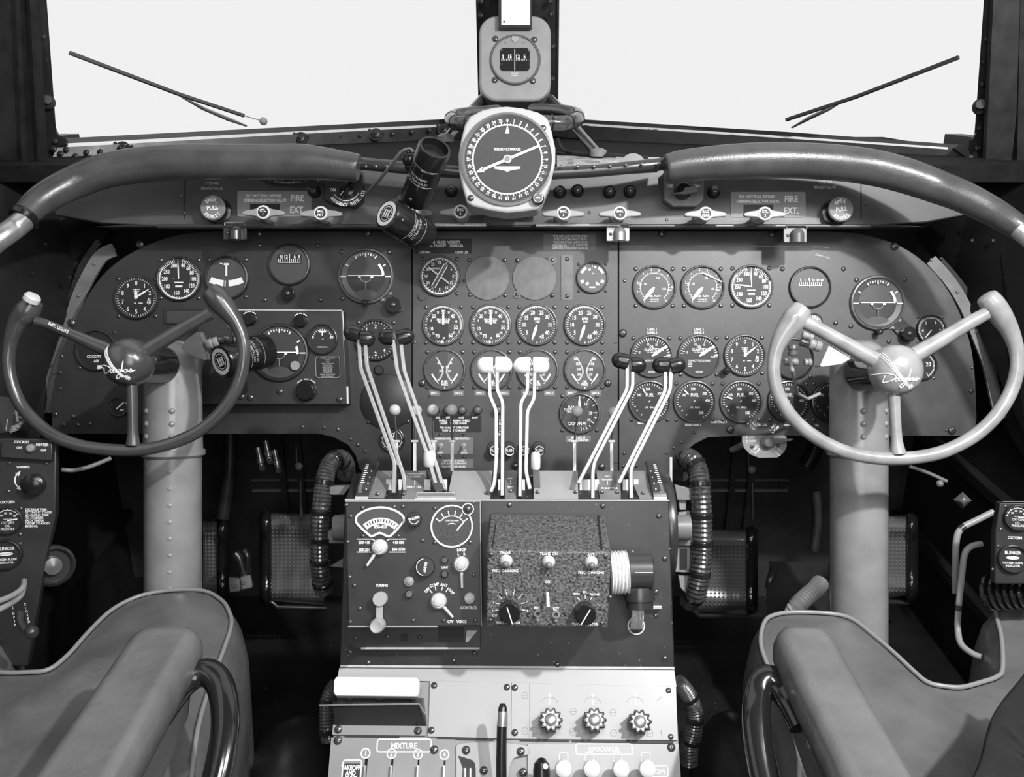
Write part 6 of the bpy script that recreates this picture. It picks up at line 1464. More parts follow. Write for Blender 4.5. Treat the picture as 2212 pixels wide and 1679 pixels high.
for px in (1004, 1016): q0 = fr.l(px, 1660, .005); q1 = fr.l(px, 1760, .005); b.rod(q0, q1, 4*k, 10)
b.build('slot_rod', ALU, t)
screws_px(t, fr, [(1007, 1621), (1125, 1624), (1045, 1665), (1130, 1669)], 9, .004)
t, fr = plm('black_lever', 'short black lever end with a white tip beside the long lever', 'lever', 1170, 1660, .01); k = fr.k
b = MB(); b.tube([fr.l(1170, 1760, .02), fr.l(1170, 1665, .03), fr.l(1170, 1650, .032), fr.l(1170, 1642, .030)], [17*k, 18*k, 16*k, 9*k], 20); b.build('grip', BLACK, t)
b = MB(); q = fr.l(1178, 1656, .047); b.ball(q, 6*k, 12, 8, .4); b.build('white_tip', WHITE, t)  # small white bead near the lever end
# ================================================================ control columns and wheels
def column(cx, lbl, sg):
    fr = CF(cx, 850, 1.465); k = fr.k
    t = thing('control_column', lbl, 'control column', fr)
    Y = V((0, -1, 0))
    b = MB(); L0 = 110*k
    # housing (upper) : slightly wider, rounded top
    prof = [(1e-5, 0), (.021, .002), (.035, .010), (.0445, .026), (.047, .05), (.048, .16), (.049, .187)]
    b.lathe((0, 115*k, 0), prof, 48, Y, False)
    b.lathe((0, 115*k-.187, 0), [(.049, 0), (.053, .002), (.053, .010), (.0485, .014)], 48, Y, False)
    for px in ((-58, 0) if sg < 0 else (-22, 32)):
        for dy in (-37, -64, -91): 
            x = (px+ (20 if sg < 0 else 8))*k; z = math.sqrt(max(0, .0478**2-x*x)); b.dome((x, dy*k, z), .0052, .0035, 12, (x, 0, z), 3)
    b.build('upper_housing', COLUMN, t)
    b = MB()
    zf = fr.o.z; Ltot = zf/UP.z
    b.lathe((0, 115*k-.20, 0), [(.047, 0), (.047, Ltot-.16)], 48, Y, False)
    if sg < 0:
        for i in range(10): x = .012; b.dome((x, (-130-35*i)*k, math.sqrt(.047**2-x*x)), .004, .0012, 8, (.3, 0, 1), 2)
    b.build('tube', COLUMN, t)
    return t, fr
tcl, fcl = column(374, 'thick grey control column rising behind the captain seat cushion to the left wheel', -1)
tcr, fcr = column(1855, 'thick grey control column lit from above, rising to the copilot wheel', 1)

def wheel(rim, spokes, hub, hubr, lbl, m, emb, caps):
    T_ = 1.30
    fr = CF(hub[0], hub[1], T_); k = fr.k
    t = thing('control_wheel', lbl, 'control wheel', fr)
    pp = cr(rim, 6); b = MB()
    b.tube([fr.to(P(x, y, T_-.0)) for x, y, r in pp], [r*k for x, y, r in pp], 22)
    # rounded horn ends
    for e, n_ in ((0, 1), (-1, -2)):
        a = fr.to(P(pp[e][0], pp[e][1], T_)); c = fr.to(P(pp[n_][0], pp[n_][1], T_)); b.dome(a, pp[e][2]*k, pp[e][2]*k*.35, 22, a-c)
    b.build('rim', m, t)
    for sp_ in spokes:
        q = cr(sp_, 5); b = MB(); b.tube([fr.to(P(x, y, T_-.002)) for x, y, r in q], [r*k for x, y, r in q], 18); b.build('spoke', m, t)
    b = MB(); R = hubr*k
    b.lathe((0, 0, 0), [(R*.80, -.020), (R*.97, -.012), (R, -.002), (R*.985, .008), (R*.93, .016), (R*.82, .023), (R*.65, .029), (R*.45, .033), (R*.22, .0352), (1e-5, .0358)], 48, None, False); hb = b.build('hub', m, t)
    b = MB(); b.lathe((0, 0, -.115), [(R*.86, 0), (R*.86, .09), (R*.80, .092), (R*.80, .10)], 40); b.build('hub_shaft', GLOSS, t)
    # emblem drawn on the hub dome
    def hz(x, y):
        r = min(1, math.hypot(x, y)/R); pr = [(0, .0358), (.22, .0352), (.45, .033), (.65, .029), (.82, .023), (.93, .016), (.985, .008), (1.01, 0)]
        for (r0, z0), (r1, z1) in zip(pr, pr[1:]):
            if r <= r1: return z0+(z1-z0)*(r-r0)/(r1-r0)
        return 0
    b = MB()
    s = hubr/52.*k/3.109
    def st(pts, w=.0009, n=5):
        pts = [((x-855)*s, -(y-1005)*s) for x, y in cr(pts, n)]
        b.tube([(x, y, hz(x, y)+.0003) for x, y in pts], w, 6)
    for d in emb:
        st(d)
    for off in (0, 11, 22): st([(725+off, 905-off*.35), (745+off, 950-off*.2), (790+off*.9, 1020), (835+off*.8, 1070), (868+off*.9, 1108)], .0008)
    for a in range(0, 360, 40): st([(898, 1110), (898+17*cos(math.radians(a)), 1110+17*sin(math.radians(a)))], .0008, 1)
    b.build('emblem', WHITE, hb)
    for cpx in caps:
        b = MB(); q = fr.to(P(cpx[0], cpx[1], T_-.012)); q2 = q-fr.to(P(cpx[2], cpx[3], T_-.006)); b.lathe(q, [(cpx[4]*k, -.004), (cpx[4]*k, .003), (cpx[4]*.8*k, .006), (1e-5, .007)], 24, q2, False); b.build('horn_cap', mat('cap_pale', .6, .35), t)
    return t, fr
DG = [[(692, 1036), (735, 1028), (780, 1036), (797, 1052), (775, 1073), (738, 1082), (741, 1042)],
      [(806, 1056), (794, 1066), (800, 1078), (812, 1070), (806, 1056)], [(817, 1056), (815, 1074), (832, 1072), (838, 1056), (838, 1074)],
      [(862, 1056), (846, 1062), (848, 1074), (860, 1072), (864, 1056), (854, 1100), (838, 1116), (828, 1106), (846, 1088)],
      [(868, 1072), (886, 1000), (876, 1050), (878, 1072)], [(904, 1056), (888, 1060), (886, 1072), (900, 1072), (908, 1056), (910, 1072)], [(916, 1072), (928, 1052), (932, 1066), (920, 1074), (952, 1058)]]
RIML = [(72, 652, 21), (58, 674, 26), (40, 694, 22), (27, 720, 17), (20, 752, 14), (18, 790, 13.5), (27, 835, 13.5), (52, 885, 13.5), (104, 934, 13.5), (162, 960, 13.5), (225, 971, 13.5), (290, 973, 13.5), (354, 963, 13.5), (418, 938, 13.5), (466, 903, 13.5), (500, 860, 13.5), (520, 812, 13.5), (527, 765, 13.5), (522, 727, 14), (508, 695, 17), (487, 666, 23), (470, 645, 26), (456, 630, 22)]
wheel(RIML, [[(78, 694, 11), (105, 702, 10), (160, 725, 12), (245, 762, 16)], [(455, 676, 13), (425, 693, 14), (370, 725, 15), (310, 762, 17)], [(284, 825, 12), (286, 870, 11), (287, 930, 11), (287, 962, 15)]], (279, 783), 52, 'captain control wheel with a dark rim and script emblem on its hub', WHEEL, DG, [(69, 645, 50, 680, 17)])
tw = bpy.data.objects['control_wheel']
frw = CF(279, 783, 1.30); k = frw.k
b = MB()
for s_, px, py in (('INST. LIGHTS', 126, 708),): q = frw.to(P(px, py, 1.288)); b.text(s_, q.x, q.y, q.z, 6.5*k, -25, bold=.03)
b.build('spoke_lettering', WHITE, tw)
RIMR = [(1732, 668, 23), (1717, 688, 27), (1699, 712, 23), (1684, 737, 18), (1674, 765, 15), (1671, 805, 14.5), (1680, 848, 14.5), (1702, 890, 14.5), (1736, 926, 14.5), (1779, 955, 14.5), (1826, 976, 14.5), (1878, 988, 14.5), (1934, 991, 14.5), (1990, 987, 14.5), (2043, 974, 14.5), (2100, 945, 14.5), (2146, 905, 14.5), (2178, 858, 14.5), (2195, 810, 14.5), (2197, 763, 15), (2184, 720, 18), (2164, 685, 23), (2146, 660, 25), (2132, 642, 22)]
wheel(RIMR, [[(1735, 695, 15), (1770, 712, 15), (1820, 740, 16), (1890, 778, 18)], [(2130, 678, 14), (2095, 697, 15), (2040, 730, 16), (1975, 768, 18)], [(1931, 850, 13), (1933, 890, 12), (1937, 950, 12), (1940, 980, 17)]], (1934, 800), 55, 'copilot control wheel with a worn shiny rim and script emblem on its hub', WHEELR, DG, [])

# wedge shaped brackets and electrical connectors on the columns
def conn(name, lbl, wedge, plugs, t_, wm, lev=None):
    fr = CF(wedge[0][0], wedge[0][1], t_); k = fr.k
    t = thing(name, lbl, 'connector', fr)
    b = MB(); b.prism(pxpoly(fr, wedge), -.03, 0); b.build('wedge_plate', wm, t, bevel=.001)
    for i, (x0, y0, x1, y1, r, m) in enumerate(plugs):
        b = MB(); p0, p1 = fr.to(P(x0, y0, t_+.006)), fr.to(P(x1, y1, t_+.006)); L = (p1-p0).length
        b.lathe(p0, [(r*.85*k, 0), (r*k, L*.1), (r*k, L*.45), (r*.8*k, L*.5), (r*.8*k, L*.6), (r*k, L*.65), (r*k, L*.92), (r*.8*k, L)], 20, p1-p0); b.build('plug', m, t)
    if lev:
        b = MB(); b.tube([fr.to(P(*p)) for p in lev], 4*k, 10); b.build('cable', mat('connector_cable', .3, .35), t)
    return t, fr
conn('connector_bracket', 'grey wedge bracket with cable plugs behind the captain wheel right spoke', [(400, 735), (426, 716), (447, 776), (442, 779), (403, 765), (392, 752)], [(447, 745, 472, 737, 11, GREY), (472, 736, 495, 730, 8, SCREW), (493, 702, 509, 712, 8, GREYD), (505, 716, 508, 740, 5, SCREW)], 1.395, GREYD)
conn('connector_bracket', 'bright wedge bracket with cable plugs behind the copilot wheel left spoke', [(1791, 747), (1838, 775), (1818, 787), (1775, 793), (1771, 790)], [(1773, 750, 1747, 742, 12, GREY), (1747, 744, 1728, 738, 9, SCREW), (1753, 783, 1737, 783, 8, GREY), (1694, 782, 1723, 782, 8, GREY), (1712, 745, 1713, 768, 11, BEZG), (1733, 722, 1756, 730, 8, GREY)], 1.395, mat('bright_wedge', .6, .35), [(1706, 773, 1.38), (1712, 800, 1.37), (1716, 822, 1.40), (1722, 850, 1.45), (1745, 862, 1.48), (1772, 850, 1.48)])

# ================================================================ rudder pedals
def pedal(lbl, x0, x1, y0, y1, cheek, t0=1.90):
    fr = CF((x0+x1)/2, (y0+y1)/2, t0); k = fr.k
    t = thing('rudder_pedal', lbl, 'pedal', fr)
    H = y1-y0
    prof = [(y0+4, t0+.05), (y0, t0+.02), (y0+6, t0-.005), (y0+.16*H, t0-.012), (y0+.3*H, t0+.004), (y0+.7*H, t0+.006), (y0+.9*H, t0-.004), (y0+H, t0+.02)]
    pp = cr(prof, 4); b = MB()
    b.bar([fr.to(P((x0+x1)/2, y, tt)) for y, tt in pp], (x1-x0)*k, .006, (1, 0, 0)); b.build('tread_plate', RUBBER, t)
    b = MB(); nx = max(4, int((x1-x0)/8.5)); ny = int(H/8.2); s = .0034
    pd = cr(prof, 12)
    def at(y):
        for (ya, ta), (yb, tb) in zip(pd, pd[1:]):
            if ya <= y <= yb and yb > ya: return ta+(tb-ta)*(y-ya)/(yb-ya)
        return pd[-1][1]
    for j in range(ny):
        y = y0+5+j*(H-8)/ny; tt = at(y)
        for i in range(nx):
            q = fr.to(P(x0+(i+.5)*(x1-x0)/nx, y, tt-.0035)); b.lathe(q, [(s, 0), (s*.35, .0022)], 4, None)
    b.build('stud_pattern', mat('stud_glint_metal', .30, .2, metal=.5), t)  # paler stud colour stands in for lamp glints in the dim foot well
    for c in cheek:
        xs = x0-10 if c < 0 else x1+10
        b = MB(); b.tube([fr.to(P(xs, y, tt-.006)) for y, tt in pp], 11*k, 14); b.tube([fr.to(P(xs+c*9, y, tt+.004)) for y, tt in pp], 6*k, 10); b.build('side_cheek', GLOSS, t)
        b = MB(); q = fr.to(P(xs-c*2, y0+8, t0)); b.rod(q+V((-.0, 0, 0)), q+V((-c*.03, 0, 0)), 9*k, 14); b.build('hinge_boss', BEZ, t)
    b = MB(); b.tube([fr.to(P(*p)) for p in ((x0, y1-2, t0+.02), (x0+15, y1+12, t0+.02), (x1+5, y1+14, t0+.03))], 5*k, 10); b.build('footrest_tube', BEZ, t)
pedal('captain inner rudder pedal, wide studded tread beside the taped duct', 585, 700, 1112, 1300, (-1,))
pedal('captain outer rudder pedal, narrow strip of studs right of the column', 440, 470, 1125, 1290, (1,), 1.92)
pedal('copilot inner rudder pedal, wide studded tread with sun on its lower corner', 1495, 1612, 1147, 1318, (1,))
pedal('copilot outer rudder pedal, studded strip just right of the column', 1890, 1958, 1118, 1288, (1,))
fr = CF(525, 1235, 1.80); k = fr.k; t = thing('pedal_adjuster', 'small pedal adjuster with two pale square blocks between the captain pedals', 'mechanism', fr)
b = MB(); b.prism(pxpoly(fr, [(497, 1245), (520, 1248), (522, 1275), (500, 1278)]), 0, .012); b.prism(pxpoly(fr, [(522, 1244), (543, 1240), (547, 1268), (525, 1272)]), 0, .012); b.build('block', GREYD, t, bevel=.002)
b = MB(); 
for px, py in ((511, 1261), (532, 1254)): q = fr.l(px, py); b.cyl((q.x, q.y, .012), 5*k, .004, 14)
b.build('pin', ALU, t)
b = MB(); ptube(fr, [(508, 1196, 1.8), (518, 1210, 1.8), (528, 1245, 1.8)], .009, b, 10); ptube(fr, [(526, 1188, 1.82), (535, 1205, 1.82), (534, 1240, 1.8)], .007, b, 10); b.build('arm', BEZ, t)
fr = CF(1664, 1255, 1.80); k = fr.k; t = thing('pedal_adjuster', 'small dark pedal adjuster bracket right of the copilot inner pedal', 'mechanism', fr)
b = MB(); b.prism(pxpoly(fr, [(1652, 1282), (1656, 1262), (1676, 1264), (1680, 1300), (1655, 1305)]), 0, .012); b.build('block', BEZ, t, bevel=.002)
b = MB(); q = fr.l(1664, 1293, .012); b.cyl((q.x, q.y, .012), 6*k, .003, 14); b.build('pin', GREYD, t)
b = MB(); ptube(fr, [(1660, 1270, 1.8), (1664, 1250, 1.8), (1672, 1230, 1.82)], .008, b, 10); b.build('arm', BEZ, t)
# ribbed hose behind the copilot seat front
duct('ribbed_hose', 'bright ribbed flexible hose bending behind the copilot seat front', [(1772, 1260, 1.66, 0), (1760, 1275, 1.64, 0), (1740, 1292, 1.62, 0), (1722, 1310, 1.61, 0), (1712, 1330, 1.62, 0)], .0165, mat('bright_hose', .62, .35), (), rib=.06, n=9)
# hydraulic fittings on the bulkhead
for i, (x, y, lbl) in enumerate(((560, 985, 'left of three small pipe fittings high on the captain foot well'), (577, 970, 'middle of three small pipe fittings high on the captain foot well'), (596, 990, 'right of three small pipe fittings high on the captain foot well'))):
    fr = CF(x, y, 1.86); k = fr.k; t = thing('pipe_fitting', lbl, 'fitting', fr, 'hydraulic pipe fittings on the bulkhead')
    b = MB(); b.lathe((-3*k, 18*k, 0), [(6*k, 0), (6*k, 22*k), (8*k, 24*k), (8*k, 34*k), (6*k, 36*k), (6*k, 46*k)], 14, (.2, -1, 0)); b.build('body', ALU, t); b = MB(); b.lathe((4*k, -26*k, 0), [(8*k, 0), (8*k, 6*k)], 6, (1, .2, .3)); b.build('nut', GREYD, t)
for x0, y0, x1, y1, r, lbl in ((498, 935, 480, 1120, .014, 'soft lit vertical pipe behind the captain pedals'), (1765, 940, 1740, 1010, .018, 'soft lit pipe left of the copilot column'), (1762, 1060, 1758, 1190, .010, 'thin vertical pipe left of the copilot column base')):
    fr = CF(x0, y0, 1.85); t = thing('conduit_pipe', lbl, 'pipe', fr); b = MB(); ptube(fr, [(x0, y0, 1.85), ((x0+x1)/2+6, (y0+y1)/2, 1.85), (x1, y1, 1.85)], r, b, 14); b.build('pipe', FRAME, t)
for x, y, lbl in ((645, 1005, 'thin pull handle with a pale tip hanging in the captain foot well'), (1621, 1012, 'thin pull handle with a pale tip hanging in the copilot foot well')):
    fr = CF(x, y, 1.84); k = fr.k; t = thing('hanging_rod', lbl, 'rod', fr); b = MB(); b.tube([(-5*k, 40*k, 0), (-4*k, 0, 0), (0, -10*k, 0), (8*k, -2*k, 0)], 4*k, 10); b.rod((4*k, -30*k, 0), (6*k, -110*k, .0), 4*k, 10); b.build('rod', BEZ, t); b = MB(); b.ball((2*k, -2*k, .004), 9*k, 12, 8, .6); b.build('tip', mat('dull_tip', .25, .4), t)
fr = CF(1690, 1265, 1.78); t = thing('foot_ramp', 'dark sloping foot ramp between the copilot pedals', 'ramp', fr); b = MB()
b.hexa([fr.to(P(*p)) for p in ((1655, 1330, 1.70), (1790, 1330, 1.70), (1790, 1214, 1.86), (1662, 1212, 1.86), (1655, 1345, 1.72), (1790, 1345, 1.72), (1790, 1225, 1.88), (1662, 1225, 1.88))]); b.build('ramp', BEZ, t, bevel=.001)

# ================================================================ side consoles
def console(sg):
    if sg < 0:
        fr = CF(60, 1170, 1.30, yaw=14)
        t = thing('side_console', 'dark side console with oxygen gauges and switches beside the captain seat', 'console', fr)
        b = MB(); b.prism(pxpoly(fr, [(-120, 948), (122, 948), (120, 1115), (100, 1200), (60, 1440), (-120, 1440)]), -.02, 0); b.build('face', PANELD, t, bevel=.002)
        b = MB(); b.prism(pxpoly(fr, [(8, 952), (118, 957), (118, 995), (4, 988)]), 0, .012); b.build('heater_switch_box', PANELD, t, bevel=.002)
        b = MB(); q = fr.l(67, 968, .012); b.lathe((q.x, q.y, .012), [(9*fr.k, 0), (8*fr.k, .006), (5*fr.k, .008)], 20); b.build('heater_knob', GREY, t)
        b = MB(); k = fr.k
        def tt(s_, px, py, h, rot=0, z=.0006, al='C'): q = fr.l(px, py, z); b.text(s_, q.x, q.y, z, h*k, rot, bold=.02, al=al)
        tt('COCKPIT', 47, 955, 5.5, -3, .0126); tt('HEATER', 91, 961, 5.5, -3, .0126); tt('ON', 41, 967, 5, 0, .0126); tt('OFF', 94, 973, 5, 0, .0126)
        tt('WARMER', 50, 1009, 5); tt('OXYGEN', 16, 1085, 5.5)
        for i, s_ in enumerate(('DECREASE TEMP.', 'SETTING BY STAGES', 'ALLOWING TEMP.', 'TO STABILIZE', 'EACH TIME IN', 'ORDER TO AVOID', 'BINDING.')): tt(s_, 55, 1101+6*i, 4.6, -2, al='L')
        for i, s_ in enumerate('CLOSED'): tt(s_, 54+1.7*i, 1306+7.5*i, 5)
        for i, s_ in enumerate('OPEN'): tt(s_, 29+1.5*i, 1326+8*i, 5)
        q = fr.l(56, 1037); b.arc(q.x, q.y, .0006, 20*k, 22.5*k, 225, 320, 12); b.tick(q.x-14*k, q.y+15*k, .0006, -5*k, 6*k, 40, 9*k, .5*k); b.tick(q.x-12*k, q.y-18*k, .0006, -5*k, 6*k, 130, 9*k, .5*k)
        b.build('lettering', WHITE, t)
        b = MB(); q = fr.l(75, 1046); b.lathe((q.x, q.y, 0), [(24*k, 0), (23*k, .014), (15*k, .018)], 32); b.build('temperature_knob', BLACK, t)
        b = MB(); b.arc(q.x, q.y, .0165, 20*k, 21*k, 30, 75, 5); b.build('knob_mark', DIM, t)
        screws_px(t, fr, [(20, 1000), (100, 1001), (18, 1062), (50, 1035), (75, 1070), (45, 1099), (43, 1155), (43, 1175)], 4)
        b = MB(); b.bar([fr.l(26, 1306, .001), fr.l(28, 1317, .001)], .0012, .0005, (1, 0, 0)); b.build('guide_line', DIM, t)
    else:
        fr = CF(2185, 1180, 1.28, yaw=-12)
        t = thing('side_console', 'dark side console with oxygen gauges beside the copilot seat', 'console', fr)
        b = MB(); b.prism(pxpoly(fr, [(2160, 1086), (2330, 1086), (2330, 1262), (2148, 1262), (2150, 1150)]), -.02, 0); b.build('face', PANELD, t, bevel=.002)
        b = MB(); b.tube([fr.l(2166, 1084, .001), fr.l(2320, 1084, .001)], .0012, 8); b.build('edge_strip', FRAME, t)
        b = MB(); k = fr.k; q = fr.l(2192, 1162); b.text('OXYGEN', q.x, q.y, .0006, 5.5*k, bold=.03); b.build('lettering', WHITE, t)
        screws_px(t, fr, [(2172, 1094), (2162, 1144), (2208, 1144), (2156, 1180), (2198, 1183), (2144, 1230), (2202, 1233)], 3.5)
    return fr
cl, cr_ = console(-1), console(1)
def f_oxy(b, nd, R, t):
    b.arc(0, 0, Z2, R*.78, R*.83, -80, 60, 24); ticks(b, 7, -80, 60, R*.78, R*.92, R*.04)
    nums(b, [(100, -48), (200, -14), (300, 22), (400, 55)], R*.58, R*.14, bold=.01, sx=.7)
    b.text('100% PSI X 10', 0, R*.1, Z2, R*.08); b.text('OXYGEN', 0, -R*.16, Z2, R*.18, bold=.0); b.text('CYL.', 0, -R*.42, Z2, R*.18, bold=0); b.text('PRESSURE', 0, -R*.66, Z2, R*.18, bold=0)
    ndl(nd, 82, R*.7, R*.1, 0, style='bar')
def f_blink(b, nd, R, t):
    b.text('BLINKER', 0, R*.45, Z2, R*.24, bold=.02); b.text('OXYGEN FLOW', 0, -R*.34, Z2, R*.16, bold=.02); b.text('INDICATOR', 0, -R*.56, Z2, R*.15, bold=.02)
    b.flat([(R*.48*cos(a), R*.06+R*.13*sin(a)) for a in [2*PI*i/24 for i in range(24)]], Z2)
    w = MB(); w.box((0, R*.06, Z2+.0003), R*.8, R*.04, .0002); w.build('blinker_slit', BLACKM, t)
gauge('oxygen_pressure_gauge', 'captain oxygen cylinder pressure dial at the left edge', 18, 1124, 28, f_oxy, fr=cl.sub(18, 1124), bez=FRAME, scr=0)
gauge('oxygen_flow_indicator', 'captain BLINKER oxygen flow indicator at the left edge', 14, 1198, 30, f_blink, fr=cl.sub(14, 1198), bez=FRAME, scr=0)
gauge('oxygen_pressure_gauge', 'copilot oxygen cylinder pressure dial at the right edge', 2197, 1118, 26, f_oxy, fr=cr_.sub(2197, 1118), bez=FRAME, scr=0)
gauge('oxygen_flow_indicator', 'copilot BLINKER oxygen flow indicator at the right edge', 2186, 1206, 28, f_blink, fr=cr_.sub(2186, 1206), bez=FRAME, scr=0)
fr = CF(114, 1222, 1.33, yaw=42); t = thing('air_vent', 'round dark air vent with a bright rim arc on the captain side wall', 'vent', fr); k = fr.k
b = MB(); b.lathe((0, 0, 0), [(44*k, 0), (44*k, .006), (38*k, .010), (34*k, .006), (34*k, .003)], 40, None, False); b.cyl((0, 0, -.01), 44*k, .013, 40); b.build('ring', BEZ, t); b = MB(); b.lathe((-4*k, 2*k, .003), [(20*k, 0), (18*k, .012), (1e-5, .016)], 30, None, False); b.build('valve_cone', BEZG, t)
fr = CF(36, 905, 1.38, yaw=18); t = thing('heater_valve', 'small valve lever with slanted lettering above the captain side console', 'valve', fr); k = fr.k
b = MB(); b.prism(pxpoly(fr, [(-60, 850), (50, 862), (58, 905), (40, 930), (-60, 945)]), -.006, 0); b.build('plate', PANELD, t)
b = MB(); b.rod(fr.l(34, 888, .002), fr.l(38, 912, .012), 3*k, 10); b.rod(fr.l(36, 901, .006), fr.l(53, 903, .008), 2*k, 8); b.build('lever', GREYD, t)
b = MB(); 
for s_, px, py in (('WING', 36, 891), ('DEFROST', 36, 919), ('HEATER', 33, 925), ('VALVE', 29, 931)): q = fr.l(px, py, .001); b.text(s_, q.x, q.y, .001, 4.2*k, 25, bold=.02)
b.line(fr.l(17, 905), fr.l(13, 930), 1.5*k, .001); b.build('lettering', DIM, t)
fr = CF(40, 1290, 1.2); t = thing('oxygen_hose', 'two short pale tubes at the left edge above the captain seat', 'hose', fr); b = MB(); ptube(fr, [(52, 1255, 1.22), (50, 1268, 1.2), (35, 1282, 1.18), (5, 1296, 1.15), (-40, 1310, 1.12)], .004, b, 10); ptube(fr, [(52, 1262, 1.22), (46, 1285, 1.2), (30, 1300, 1.18), (8, 1312, 1.15), (-40, 1335, 1.12)], .004, b, 10); b.build('tube', GREY, t)
fr = CF(50, 1350, 1.22); t = thing('valve_handle', 'dark small valve handle between the words OPEN and CLOSED', 'handle', fr); b = MB(); ptube(fr, [(42, 1325, 1.22), (44, 1345, 1.21), (58, 1366, 1.2), (68, 1372, 1.2)], .006, b, 12); b.ball(fr.to(P(68, 1366, 1.2)), .010, 14, 8); b.build('handle', BEZ, t)
fr = CF(170, 1010, 1.5); t = thing('spring_cable', 'thin coiled cable sheath running right from the heater panel', 'cable', fr)
b = MB(); pp = cr([(132, 1015, 1.45, 0), (160, 1016, 1.46, 0), (195, 1008, 1.48, 0), (240, 990, 1.5, 0)], 12); b.tube([fr.to(P(*p[:3])) for p in pp], [.0042 if i % 2 else .0036 for i in range(len(pp))], 10); b.build('sheath', GREYD, t)
for lbl, pts, r in (('upper bent grey pipe leading down beside the copilot console', [(2146, 1106, 1.42), (2110, 1124, 1.42), (2078, 1141, 1.42), (2066, 1165, 1.42), (2064, 1220, 1.42), (2064, 1282, 1.42)], .0055), ('lower bent grey pipe curving down behind the copilot seat front', [(2121, 1175, 1.38), (2098, 1181, 1.38), (2084, 1198, 1.38), (2077, 1250, 1.38), (2070, 1320, 1.38), (2069, 1360, 1.38), (2076, 1392, 1.36), (2100, 1412, 1.34), (2120, 1420, 1.33)], .0050)):
    fr = CF(*pts[0]); t = thing('bent_pipe', lbl, 'pipe', fr); b = MB(); ptube(fr, pts, r, b, 14); b.build('pipe', mat('pipe_grey', .26, .4), t)
    b = MB(); m_ = cr(pts, 5); i = 9 if r > .0052 else 19; a, c = fr.to(P(*m_[i])), fr.to(P(*m_[i+1])); b.lathe(a, [(r*1.08, 0), (r*1.08, .009)], 14, c-a); b.build('clip', BEZ, t)
fr = CF(2190, 1290, 1.30, yaw=-25); t = thing('oxygen_regulator', 'dark coiled regulator hose behind the copilot outboard cushion', 'regulator', fr); k = fr.k
b = MB()
for i in range(7): b.lathe((-45*k+13*i*k, 0, -.02), [((38-2*i)*k, 0), ((40-2*i)*k, .003), ((38-2*i)*k, .006)], 30, (1, .25, .6))
b.build('coiled_body', GLOSS, t)
fr = CF(2078, 1080, 1.55, yaw=-20); t = thing('knob', 'small diamond shaped dark knob on the copilot side wall', 'knob', fr); k = fr.k; b = MB(); b.lathe((0, 0, 0), [(14*k, 0), (18*k, .006), (10*k, .016), (4*k, .018)], 4, None); b.build('grip', BEZG, t)
fr = CF(2010, 1020, 1.6); t = thing('link_rod', 'thin diagonal link rod under the copilot wheel', 'rod', fr); b = MB(); ptube(fr, [(1965, 1008, 1.6), (2005, 1022, 1.6), (2045, 1040, 1.6)], .0035, b, 10); b.ball(fr.to(P(2030, 1045, 1.6)), .007, 10, 6); b.build('rod', GREYD, t)

